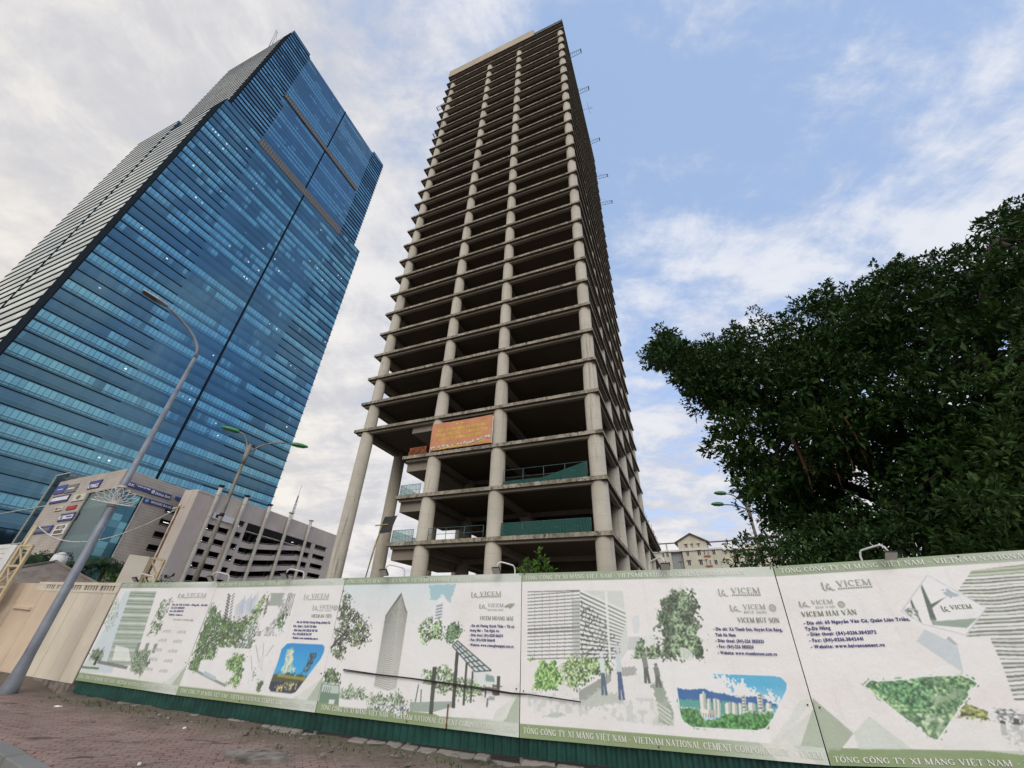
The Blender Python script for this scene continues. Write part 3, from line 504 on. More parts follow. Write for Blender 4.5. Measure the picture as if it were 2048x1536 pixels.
    a.put(m, np.array(sr((70, 165, 200)))*(1-k)+np.array(sr((190, 215, 225)))*k); cl = a.mask([(0.638, 0.626), (0.737, 0.630), (0.772, 0.668), (0.828, 0.654), (0.881, 0.708), (0.929, 0.733), (0.923, 0.770), (0.576, 0.741), (0.583, 0.666)], .05); a.put(cl, (.78, .80, .80), .9)
    a.put(a.mask([(0.586, 0.689), (0.614, 0.700), (0.665, 0.688), (0.727, 0.706), (0.789, 0.716), (0.851, 0.711), (0.899, 0.749), (0.881, 0.786), (0.581, 0.777)], .008) & a.mask([(0.573, 0.599), (0.932, 0.578), (0.944, 0.641), (0.937, 0.675), (0.862, 0.833), (0.581, 0.862), (0.586, 0.689)]), sr((26, 92, 150)))
    a.put(a.mask([(0.586, 0.747), (0.898, 0.754), (0.873, 0.812), (0.585, 0.814)], .01), sr((70, 150, 140)))
    for k, q in enumerate(([(0.660, 0.716), (0.680, 0.710), (0.671, 0.813), (0.653, 0.819)], [(0.671, 0.700), (0.676, 0.700), (0.676, 0.715), (0.671, 0.715)], [(0.681, 0.739), (0.693, 0.733), (0.687, 0.811), (0.674, 0.812)], [(0.701, 0.735), (0.711, 0.732), (0.704, 0.814), (0.695, 0.815)], [(0.713, 0.734), (0.723, 0.741), (0.716, 0.815), (0.706, 0.814)], [(0.736, 0.759), (0.755, 0.745), (0.748, 0.810), (0.731, 0.812)], [(0.759, 0.745), (0.774, 0.753), (0.768, 0.808), (0.753, 0.810)], [(0.780, 0.748), (0.790, 0.752), (0.785, 0.811), (0.774, 0.810)], [(0.843, 0.690), (0.859, 0.696), (0.851, 0.786), (0.836, 0.788)], [(0.793, 0.706), (0.805, 0.710), (0.801, 0.782), (0.789, 0.783)], [(0.653, 0.788), (0.701, 0.791), (0.698, 0.827), (0.652, 0.829)], [(0.810, 0.743), (0.830, 0.746), (0.826, 0.789), (0.806, 0.788)], [(0.865, 0.738), (0.880, 0.744), (0.873, 0.779), (0.860, 0.778)])):
        a.poly(q, sr((218, 216, 204)), 1, .0015); h0, h1 = lerp(q[1], q[0], .45), lerp(q[2], q[3], .45); a.poly([h0, q[1], q[2], h1], sr((160, 164, 158)), .85)
    for k in range(6): a.line(lerp(*[(0.654, 0.807), (0.700, 0.810)], k/6), lerp(*[(0.652, 0.827), (0.698, 0.827)], k/6), .005, sr((90, 92, 88)), .8)
    a.leaf([(0.582, 0.782), (0.650, 0.786), (0.645, 0.806), (0.583, 0.807)], sr((70, 130, 120)), sr((200, 215, 205)), .006); a.leaf([(0.789, 0.783), (0.887, 0.769), (0.877, 0.793), (0.788, 0.806)], sr((60, 120, 90)), sr((190, 205, 190)), .006)
    for q in ([(0.845, 0.702), (0.855, 0.703), (0.848, 0.777), (0.838, 0.778)], [(0.793, 0.715), (0.802, 0.717), (0.799, 0.777), (0.789, 0.778)]): a.put(a.mask(q) & (np.sin(a.v*420) > 0), sr((90, 96, 100)))
    gm = a.mask([(0.584, 0.792), (0.645, 0.791), (0.662, 0.847), (0.729, 0.812), (0.881, 0.783), (0.851, 0.859), (0.819, 0.874), (0.619, 0.880), (0.591, 0.859)], .012); a.leaf([(0.584, 0.792), (0.645, 0.791), (0.662, 0.847), (0.729, 0.812), (0.881, 0.783), (0.851, 0.859), (0.819, 0.874), (0.619, 0.880), (0.591, 0.859)], sr((34, 96, 40)), sr((74, 140, 66)), .008)
    for i in range(len(ph)-3): a.line(ph[i], ph[(i+1)], .006, (.80, .82, .80), .9)
    a.poly([(0.795, 0.885), (0.882, 0.887), (0.972, 1.006), (0.863, 1.009)], sr((222, 218, 214)), .5); a.poly([(0.856, 0.916), (0.968, 0.720), (1.005, 0.712), (0.875, 0.931)], FA1, .6)
    return a
def art5():
    a = base_art(5, 480, 240, False)
    a.poly([(0.004, 0.706), (-0.060, 0.939), (0.006, 0.961)], FA2, .85); a.poly([(0.004, 0.706), (0.077, 0.863), (0.033, 0.936), (-0.007, 0.933)], sr((150, 165, 142)), .9); a.poly([(0.004, 0.706), (-0.002, 0.937), (-0.027, 0.938)], sr((122, 140, 112)), .8); a.poly([(0.077, 0.863), (0.127, 0.789), (0.200, 0.926), (0.079, 0.930)], sr((190, 200, 190)), .8)
    lv = [(0.514, 0.095), (1.027, 0.021), (0.880, 0.764), (0.461, 0.722), (0.473, 0.569), (0.476, 0.433), (0.424, 0.432), (0.501, 0.298), (0.458, 0.198)]; a.poly(lv, sr((196, 200, 192)))
    m = a.mask(lv); k = a.v+a.u*.03+(a.n[1]-.5)*.01; s_ = np.sin(k*330)+np.sin(k*121)*.5; a.put(m & (s_ > .35), sr((84, 90, 80)), .9); a.put(m & (s_ < -.9), (.84, .85, .83)); a.put(m & (a.v < .13), sr((150, 165, 130)), .5)
    d = [(0.404, 0.106), (0.502, 0.295), (0.426, 0.424), (0.341, 0.363), (0.301, 0.294)]; a.poly(d, sr((220, 222, 224))); 
    a.poly([(0.430, 0.181), (0.456, 0.222), (0.424, 0.235), (0.422, 0.208)], sr((130, 150, 160)), .8, .01); a.poly([(0.380, 0.153), (0.380, 0.262), (0.433, 0.220), (0.418, 0.234), (0.378, 0.283), (0.376, 0.345), (0.361, 0.349), (0.374, 0.172)], sr((78, 92, 84))); a.poly([(0.338, 0.231), (0.338, 0.358), (0.330, 0.331), (0.332, 0.247)], sr((70, 84, 76)))
    a.poly([(0.365, 0.334), (0.375, 0.350), (0.471, 0.343), (0.436, 0.390), (0.360, 0.369)], sr((120, 142, 124)), .9); a.leaf([(0.304, 0.292), (0.332, 0.273), (0.337, 0.342), (0.319, 0.335)], sr((110, 120, 116)), sr((210, 214, 212)), .01)
    for i in range(5): a.line(d[i], d[(i+1) % 5], .005, sr((176, 182, 186)), .9)
    a.poly([(0.338, 0.388), (0.396, 0.471), (0.381, 0.602), (0.306, 0.446)], sr((178, 190, 196)), .85); a.poly([(0.386, 0.426), (0.399, 0.471), (0.389, 0.466), (0.377, 0.441)], sr((140, 154, 160)), .8)
    g = [(0.140, 0.652), (0.159, 0.627), (0.214, 0.629), (0.286, 0.612), (0.381, 0.608), (0.402, 0.647), (0.261, 0.889), (0.246, 0.881)]
    a.leaf(g, sr((64, 120, 74)), sr((150, 180, 130)), .012, 0, sr((50, 100, 62))); a.leaf([(0.152, 0.636), (0.284, 0.621), (0.300, 0.703), (0.272, 0.746), (0.234, 0.759), (0.208, 0.719)], sr((40, 86, 56)), sr((104, 158, 104)), .03); a.poly([(0.281, 0.702), (0.354, 0.681), (0.358, 0.716), (0.281, 0.742)], sr((150, 172, 140)), .6, .02); a.leaf([(0.238, 0.772), (0.310, 0.784), (0.266, 0.876), (0.249, 0.872)], sr((104, 140, 100)), sr((160, 180, 150)), .01)
    for i in range(len(g)): a.line(g[i], g[(i+1) % len(g)], .006, (.80, .82, .80), .9)
    a.leaf([(0.359, 0.729), (0.397, 0.772), (0.395, 0.809), (0.321, 0.797)], sr((60, 56, 44)), sr((150, 160, 90)), .01); a.leaf([(0.405, 0.768), (0.449, 0.747), (0.465, 0.804), (0.435, 0.923), (0.400, 0.905)], sr((90, 96, 94)), sr((214, 216, 214)), .02)
    a.line(*[(0.417, 0.805), (0.406, 0.865)], .02, sr((50, 56, 56))); a.line(*[(0.447, 0.796), (0.435, 0.845)], .02, sr((60, 66, 66))); a.poly([(0.416, 0.772), (0.471, 0.780), (0.469, 0.788), (0.414, 0.780)], sr((110, 120, 124)), .8)
    a.poly([(0.321, 0.805), (0.460, 0.825), (0.430, 0.942), (0.262, 0.909)], sr((216, 218, 214)), .6)
    def band(v0, c):
        m = a.v >= v0; k = np.clip((a.u-.6)/.4, 0, 1)[..., None]; a.put(m, np.array(c)*(1-k)+np.array(GF)*k)
    band(.945, G2)
    return a

fence = empty('corrugated_fence', (HP[0][0], HP[0][1], 0)); tag(fence, 'long dark green corrugated steel fence carrying the printed boards', 'fence')
fo = Vector(fence.location)
def panel_frame(i):
    x0, y0, t0, b0 = HP[i]; x1, y1, t1, b1 = HP[i+1]
    TL_, TR_, BR_, BL_ = Vector((x0, y0, t0)), Vector((x1, y1, t1)), Vector((x1, y1, b1)), Vector((x0, y0, b0))
    n = (TR_-TL_).cross(Vector((0, 0, 1))).normalized()                 # towards the street
    return TL_, TR_, BR_, BL_, n
def P3(i, u, v, off=0.0):
    TL_, TR_, BR_, BL_, n = panel_frame(i); a = TL_.lerp(TR_, u); b = BL_.lerp(BR_, u); return a.lerp(b, v)+n*off
LABELS = ['printed board with a louvred tower and ten small grey logos, beside the cream gate', 'printed board with green bamboo, white planters and a blue night picture of a plant', 'printed board with one slender chevron tower and a dark pergola, crossed by a cable',
          'printed board with a striped corner building and a blue picture of a cement plant', 'printed board with a green palm diamond and a wide louvred facade under pale letters']
HOARD = []
HT = {0: (.034, .034, .02, .02), 1: (.036, .030, .026, .014), 2: (.028, .024, .025, .013), 3: (.033, .028, .027, .014), 4: (.034, .024, .027, .013)}   # heights of logo words, titles
def quads_obj(name, quads_uv, i, off, mat, parent, o):
    """flat lettering laid a little proud of the sheet; every stroke on its own level"""
    mb = MB()
    for k, q in enumerate(quads_uv): mb.face([P3(i, u, v, off+0.00012*(k % 9))-o for u, v in q])
    return mb.build(name, mat, parent)
def ser_quads(text, u0, v0, u1, v1, weight=1.0):
    """serif text filling the box (u0, top v0)-(u1, bottom v1)"""
    q, wd = serif(text, weight); return [[(u0+(u1-u0)*x/wd, v1-(v1-v0)*y) for x, y in f] for f in q]
def mark_quads(u0, v0, u1, v1):
    """the two-letter company mark: an upright hooked stroke and a round one with a foot"""
    S = [(.10, 1, .10, .15, .12), (.10, .2, .22, .04, .10), (.22, .04, .34, .04, .09), (.62, .62, .52, .72, .10), (.52, .72, .42, .60, .11), (.42, .60, .38, .40, .12), (.38, .40, .44, .20, .11), (.44, .20, .60, .14, .09), (.60, .14, .66, .38, .09), (.66, .38, .54, .38, .07), (.66, .2, .80, .04, .10), (.80, .04, .98, .06, .08), (.46, .86, .62, .74, .07)]
    out = []
    for x0, y0, x1, y1, w_ in S:
        d = math.hypot(x1-x0, y1-y0); nx, ny = -(y1-y0)/d*w_/2, (x1-x0)/d*w_/2
        out.append([(u0+(u1-u0)*(a), v1-(v1-v0)*(b)) for a, b in ((x0+nx, y0+ny), (x0-nx, y0-ny), (x1-nx, y1-ny), (x1+nx, y1+ny))])
    return out
def bfont(lines, i, off, mat, name, parent, o, bold=.035):
    mb = MB()
    for k, (txt, bx) in enumerate(lines):
        V, F = text_polys(txt, bold, 1.08); (u0, v0), (u1, v1) = bx; v1 = v0+.0172
        base = len(mb.v)
        for x, y in V: mb.v.append(tuple(P3(i, u0+(u1-u0)*x, v1-(v1-v0)*y, off)-o))
        for f in F: mb.f.append(tuple(base+j for j in f)); mb.mi.append(0); mb.sm.append(False)
    return mb.build(name, mat, parent)
HEAD = 'TỔNG CÔNG TY XI MĂNG VIỆT NAM - VIETNAM NATIONAL CEMENT CORPORATION'
TXT = {
 0: dict(top=(.01, .95), bot=(.02, .93), logo=[([(0.666, 0.118), (0.764, 0.188)], 'VICEM', [(0.748, 0.113), (0.937, 0.161)])], title=[], lines=[('Địa chỉ: 228 Lê Duẩn - Đống Đa - Hà Nội', [(0.649, 0.220), (0.982, 0.232)]), ('Tel: 024 38510593', [(0.648, 0.252), (0.781, 0.268)]), ('Fax: 024 38512778', [(0.651, 0.284), (0.784, 0.300)]), ('Website: vicem.vn', [(0.651, 0.318), (0.788, 0.331)])], mid=[('CÁC ĐƠN VỊ THÀNH VIÊN', [(0.715, 0.364), (0.907, 0.373)])]),
 1: dict(top=(.012, .93), bot=(.03, .90), logo=[([(0.741, 0.132), (0.795, 0.188)], 'VICEM', [(0.793, 0.130), (0.918, 0.168)]), ([(0.822, 0.230), (0.873, 0.277)], 'VICEM', [(0.869, 0.224), (0.963, 0.254)])], title=('VICEM HÀ TIÊN', [(0.830, 0.302), (0.968, 0.330)]), sub=('HÀ TIÊN', [(0.877, 0.263), (0.958, 0.276)]),
         lines=[('- Địa chỉ: 360 Bến Chương Dương, phường Cầu', [(0.734, 0.357), (0.969, 0.367)]), ('Kho, Quận 1, Tp.Hồ Chí Minh', [(0.724, 0.390), (0.883, 0.401)]), ('- Điện thoại: (84)-028.38 368 363', [(0.729, 0.422), (0.896, 0.432)]), ('- Fax: (84)-028.38 361 278', [(0.728, 0.452), (0.862, 0.462)]), ('- Website: www.vicemhatien.com.vn', [(0.733, 0.483), (0.912, 0.491)])]),
 2: dict(top=(.012, .90), bot=(.03, .90), logo=[([(0.754, 0.131), (0.798, 0.177)], 'VICEM', [(0.798, 0.127), (0.905, 0.159)]), ([(0.799, 0.212), (0.841, 0.264)], 'VICEM', [(0.842, 0.212), (0.918, 0.236)])], title=('VICEM HOÀNG MAI', [(0.806, 0.300), (0.966, 0.324)]), sub=('HOÀNG MAI', [(0.843, 0.249), (0.918, 0.263)]),
         lines=[('- Địa chỉ: Phường Quỳnh Thiện – Thị xã', [(0.761, 0.356), (0.970, 0.365)]), ('Hoàng Mai – Tỉnh Nghệ An', [(0.762, 0.387), (0.901, 0.397)]), ('- Điện thoại: (84)-0238 866170', [(0.762, 0.418), (0.920, 0.428)]), ('- Fax: (84)-0238 866648', [(0.761, 0.449), (0.884, 0.459)]), ('- Website: www.ximanghoangmai.com.vn', [(0.761, 0.482), (0.969, 0.487)])]),
 3: dict(top=(.014, .90), bot=(.016, .895), logo=[([(0.790, 0.128), (0.824, 0.184)], 'VICEM', [(0.836, 0.126), (0.936, 0.165)]), ([(0.818, 0.225), (0.856, 0.278)], 'VICEM', [(0.864, 0.224), (0.939, 0.255)])], title=('VICEM BÚT SƠN', [(0.836, 0.301), (0.972, 0.328)]), sub=('BÚT SƠN', [(0.863, 0.262), (0.939, 0.278)]),
         lines=[('- Địa chỉ: Xã Thanh Sơn, Huyện Kim Bảng,', [(0.747, 0.357), (0.973, 0.371)]), ('Tỉnh Hà Nam', [(0.750, 0.390), (0.817, 0.405)]), ('- Điện thoại: (84)-226 3851323', [(0.746, 0.422), (0.904, 0.434)]), ('- Fax: (84)-226 3851320', [(0.746, 0.453), (0.867, 0.464)]), ('- Website: www.vicembutson.com.vn', [(0.746, 0.487), (0.935, 0.495)])]),
 4: dict(top=(.018, .93), bot=(.012, .90), logo=[([(0.120, 0.107), (0.155, 0.172)], 'VICEM', [(0.163, 0.108), (0.256, 0.159)]), ([(0.042, 0.208), (0.074, 0.259)], 'VICEM', [(0.078, 0.210), (0.137, 0.242)])], title=('VICEM HẢI VÂN', [(0.041, 0.272), (0.189, 0.314)]), sub=('HẢI VÂN', [(0.085, 0.244), (0.139, 0.263)]),
         lines=[('- Địa chỉ: 65 Nguyễn Văn Cừ, Quận Liên Triều,', [(0.039, 0.324), (0.313, 0.362)]), ('Tp.Đà Nẵng', [(0.039, 0.354), (0.106, 0.379)]), ('- Điện thoại: (84)-0236.3842172', [(0.040, 0.384), (0.219, 0.416)]), ('- Fax: (84)-0236.3842441', [(0.040, 0.416), (0.180, 0.444)]), ('- Website: www.haivancement.vn', [(0.039, 0.449), (0.227, 0.478)])])}
EMB = {1: [(0.964, 0.225), (0.995, 0.264)], 2: [(0.920, 0.212), (0.972, 0.256)], 3: [(0.950, 0.223), (0.973, 0.278)], 4: [(0.147, 0.222), (0.166, 0.263)]}
for i, art in enumerate((art1, art2, art3, art4, art5)):
    TL_, TR_, BR_, BL_, n = panel_frame(i); e = 0.006
    o = BL_.copy(); root = empty('printed_board', o); tag(root, LABELS[i], 'billboard', 'printed boards along the green fence')
    mb = MB(); us = e/4.0
    c = [P3(i, u, v, k)-o for k in (-.03, -.002) for u, v in ((us, 1), (1-us, 1), (1-us, 0), (us, 0))]; mb.hexa(c); mb.build('backing_board', 'board_back', root)
    a = art().down(); H_, W_ = a.shape[:2]; uu = np.linspace(us, 1-us, W_); vv = np.linspace(0, 1, H_)
    A0 = np.array(TL_); A1 = np.array(TR_); B1 = np.array(BR_); B0 = np.array(BL_); U_, V_ = np.meshgrid(uu, vv)
    wav = .004*np.sin(U_*9+i)*np.sin(V_*3.1)+.003*np.sin(U_*23+V_*7+i*2)
    X = (A0*(1-U_[..., None])+A1*U_[..., None])*(1-V_[..., None])+(B0*(1-U_[..., None])+B1*U_[..., None])*V_[..., None]+np.array(n)*(wav[..., None]+.008)-np.array(o)
    idx = np.arange(H_*W_).reshape(H_, W_); F = np.stack([idx[1:, :-1], idx[1:, 1:], idx[:-1, 1:], idx[:-1, :-1]], -1).reshape(-1, 4)
    po = npmesh('printed_sheet', X.reshape(-1, 3), F, 'print', root, True)
    ca = po.data.color_attributes.new('Print', 'FLOAT_COLOR', 'POINT'); cc = np.ones((H_*W_, 4), np.float32); cc[:, :3] = np.clip(a.reshape(-1, 3)*PRINT_GAIN, 0, .88); ca.data.foreach_set('color', cc.ravel())
    d = TXT[i]; tv0, tv1 = (.018, .046) if i < 4 else (.016, .044); bv0, bv1 = (.945, .975) if i < 4 else (.962, .985)
    quads_obj('heading_letters', ser_quads(HEAD, d['top'][0], tv0, d['top'][1], tv1, 1.15), i, .0185, 'ink_white', root, o)
    quads_obj('footer_letters', ser_quads(HEAD, d['bot'][0], bv0, d['bot'][1], bv1, 1.15)+ser_quads('- VICEM', d['bot'][1]+.012, bv0, 1-.012, bv1, 1.15), i, .0185, 'ink_white', root, o)
    lgs = []
    for mk, word, bx in d['logo']:
        lg = []; lgs.append(lg); hh = HT[i][0 if mk is d['logo'][0][0] else 1]; lg += mark_quads(mk[0][0], bx[0][1]+.1*hh, mk[1][0], bx[0][1]+1.55*hh); lg += ser_quads(word, bx[0][0], bx[0][1], bx[1][0], bx[0][1]+hh, 1.1)
        v = bx[0][1]+1.42*hh; lg += [[(bx[0][0]+(bx[1][0]-bx[0][0])*k/14, v-.008), (bx[0][0]+(bx[1][0]-bx[0][0])*(k+.7)/14, v-.008), (bx[0][0]+(bx[1][0]-bx[0][0])*(k+.7)/14, v), (bx[0][0]+(bx[1][0]-bx[0][0])*k/14, v)] for k in range(14)] if mk is d['logo'][0][0] else []
    if 'sub' in d: (a0, b0), (a1, b1) = d['sub'][1]; lg += ser_quads(d['sub'][0], a0, b0, a1, b0+HT[i][3], 1.1)
    if i in EMB:
        (u0, v0), (u1, v1) = EMB[i]; v1 = v0+HT[i][1]*1.5; uc, vc = (u0+u1)/2, (v0+v1)/2; ru, rv = (u1-u0)/2, (v1-v0)/2
        if i == 2: lg += [[(u0, vc), (uc, v0), (u1, v0), (uc, vc)], [(uc-.2*ru, vc), (u1, v0), (uc+.4*ru, vc+.2*rv), (uc, v1)], [(u0, vc+.2*rv), (u0+.3*ru, vc-.3*rv), (uc, vc), (u0+.5*ru, vc+.5*rv)]]
        else:
            for k in range(12):
                a0, a1 = 2*math.pi*k/12, 2*math.pi*(k+1)/12; lg.append([(uc+ru*math.cos(a0), vc+rv*math.sin(a0)), (uc+ru*math.cos(a1), vc+rv*math.sin(a1)), (uc+ru*.8*math.cos(a1), vc+rv*.8*math.sin(a1)), (uc+ru*.8*math.cos(a0), vc+rv*.8*math.sin(a0))])
            for k in range(-2, 3): x = ru*.78*math.sqrt(max(0, 1-(k/3)**2)); lg.append([(uc-x, vc+rv*k*.3-.05*rv), (uc+x, vc+rv*k*.3-.05*rv), (uc+x, vc+rv*k*.3+.07*rv), (uc-x, vc+rv*k*.3+.07*rv)])
    for lg in lgs: quads_obj('company_logo', lg, i, .0185, 'ink_logo' if i > 1 else 'ink_faint', root, o)
    if d['title']: (a0, b0), (a1, b1) = d['title'][1]; quads_obj('branch_name', ser_quads(d['title'][0], a0, b0, a1, b0+HT[i][2], 1.25), i, .0185, 'ink_olive', root, o)
    if i == 4:                                                           # the mark lettered in the diamond picture
        (a0, b0), (a1, b1) = [(0.399, 0.272), (0.471, 0.310)]; w_ = a1-a0; quads_obj('picture_lettering', mark_quads(a0, b0, a0+w_*.26, b0+.034)+ser_quads('VICEM', a0+w_*.30, b0, a1, b0+.022, 1.3), i, .0185, 'ink_olive', root, o)
    for ln in d['lines']: bfont([ln], i, .019, 'ink_navy', 'contact_line', root, o, .045)
    if 'mid' in d: bfont(d['mid'], i, .019, 'ink_faint', 'caption', root, o)
    for u, v in ((.012, .006), (.5, .012), (.992, .008), (.985, .74), (.015, .75), (.5, .985)):
        fx = MB(); p = P3(i, u, v, .01)-o; fx.tube([p, p+n*.014], .009, 8); fx.build('bolt', 'blackmetal', root)
    HOARD.append(root)
# corrugated sheeting: continuous zig-zag below and behind the boards
M['corr'] = plain('dark_green_corrugated_steel', (0.014, 0.070, 0.056), 0.5, 0.2, 0.35, 2.5, 0.1)
V = []; F = []; k = 0; cnt = 0
for i in range(5):
    TL_, TR_, BR_, BL_, n = panel_frame(i); L_ = (Vector((TR_.x, TR_.y, 0))-Vector((TL_.x, TL_.y, 0))).length; N_ = int(L_/0.035); 
    for j in range(N_+(1 if i == 4 else 0)):
        u = j/N_; p0 = P3(i, u, 0); p1 = P3(i, u, 1); off = -.055+(.013 if (cnt//2) % 2 else -.013); cnt += 1
        gb = [.12, .10, .12, .17, .22, .42]; zb = gb[i]*(1-u)+gb[i+1]*u
        V += [tuple(Vector((p1.x, p1.y, zb))+n*off-fo), tuple(Vector((p0.x, p0.y, p0.z-.03))+n*off-fo)]
for j in range(len(V)//2-1): F.append((2*j, 2*j+2, 2*j+3, 2*j+1))
npmesh('corrugated_sheet', np.array(V), np.array(F), 'corr', fence)
mb = MB()
for i in range(5):
    for u in (0.0, .5):
        p = P3(i, u, 0, -.12); mb = MB(); mb.box(p.x-fo.x-.025, p.x-fo.x+.025, p.y-fo.y-.025, p.y-fo.y+.025, 0, p.z-.05); mb.build('fence_post', 'steel', fence)
# plinth of rough stones under the fence
pl = MB(); rr = random.Random(5)
for i in range(5):
    n = panel_frame(i)[4]; gb = [.12, .10, .12, .17, .22, .42]
    L_ = (Vector(HP[i+1][:2])-Vector(HP[i][:2])).length; x = 0
    while x < L_-.1:
        w_ = rr.uniform(.15, .75); x2 = min(L_, x+w_); u0, u1 = x/L_, x2/L_; top = (gb[i]*(1-u0)+gb[i+1]*u0)+rr.uniform(-.09, .0); f = rr.uniform(-.03, .05)
        a = P3(i, u0+.004, 1, -.12); b = P3(i, u1-.004, 1, -.12); a2 = P3(i, u0+.004, 1, .0+f); b2 = P3(i, u1-.004, 1, .0+f+rr.uniform(-.02, .02))
        zt = lambda: top+rr.uniform(-.06, .03)
        pl.hexa([(a2.x, a2.y, -.1), (b2.x, b2.y, -.1), (b.x, b.y, -.1), (a.x, a.y, -.1), (a2.x, a2.y, zt()-.03), (b2.x, b2.y, zt()-.03), (b.x, b.y, top), (a.x, a.y, top)]); x = x2
po = pl.build('stone_plinth', 'stone', None, None, .02); tag(po, 'low crumbling stone plinth running under the green fence', 'plinth')
# loose cable strung along the third and fourth board
cb = MB(); pts = []
for i, u, v in ((2, .12, .70), (2, .3, .715), (2, .5, .725), (2, .75, .742), (2, .97, .765), (3, .03, .765), (3, .12, .775), (3, .24, .79)): pts.append(P3(i, u, v, .045))
cb.tube(pts, .009, 6); cb.tube([p+Vector((0, 0, -.018+.006*(k % 3))) for k, p in enumerate(pts[:6])], .006, 6); tag(cb.build('loose_cable', 'blackcable'), 'dark slack cable strung across the two middle printed boards', 'cable')
cb = MB(); 
p = P3(2, .97, .765, .03); cb.tube([P3(2, .69, .86, .03), P3(2, .69, .93, .03), P3(2, .69, .999, .03)], .012, 6); tag(cb.build('iron_rod', 'rust'), 'short rusty rod standing against the foot of the chevron tower board', 'rod')
# small floodlights on bent white pipes over the boards
def floodlight(i, u, lab, flip=1, s=1.0):
    n = panel_frame(i)[4]; b = P3(i, u, 0, -.05); al = (Vector(HP[i+1][:2]+(0,))-Vector(HP[i][:2]+(0,))).normalized()*flip
    o = Vector((b.x, b.y, b.z-.25)); r = empty('floodlight', o); tag(r, lab, 'floodlight', 'floodlights on pipes above the boards')
    q = MB(); up = Vector((0, 0, 1)); p0 = Vector((0, 0, 0)); h = .25+.20*s; arm = -al*.36*s+n*.30*s
    path = [p0, up*h*.8, up*(h-.03)+arm*.04, up*h+arm*.12, up*(h+.03)+arm*.6, up*(h+.04)+arm*.85, up*(h+.01)+arm*.97, up*(h-.06)+arm*1.04]
    q.tube(path, .013, 8); q.build('bent_pipe', 'white_paint', r)
    q = MB(); c = path[-1]+up*(-.03); d = al.normalized()*.10*s; f = (n*.7-up*.75).normalized()*s; e2 = d.normalized().cross(f).normalized()*.085*s
    q.hexa([c-d-e2, c+d-e2, c+d+e2, c-d+e2, c-d*1.1-e2*1.1+f*.05, c+d*1.1-e2*1.1+f*.05, c+d*1.1+e2*1.1+f*.05, c-d*1.1+e2*1.1+f*.05]); q.build('lamp_housing', 'blackmetal', r, None, .006)
    q = MB(); q.face([c-d-e2+f*.053, c+d-e2+f*.053, c+d+e2+f*.053, c-d+e2+f*.053]); q.build('lamp_lens', 'lens', r)
    return r
for i, u, lab, fl, s in ((0, .30, 'white bent-pipe floodlight above the board next to the cream gate', 1, .8), (1, .06, 'small floodlight on a white pipe above the bamboo board', 1, .78), (1, .68, 'white floodlight arm in front of the car park, above the bamboo board', 1, .78), (2, .36, 'floodlight on a bent pipe before the thin rear column of the tower', 1, .8), (2, .96, 'floodlight in front of the concrete column beside the green sapling', 1, .7), (3, .55, 'hooked floodlight in front of the lower side of the unfinished tower', -1, .65), (4, .26, 'pale square floodlight standing in front of the dark tree', -1, .7)):
    floodlight(i, u, lab, fl, s)

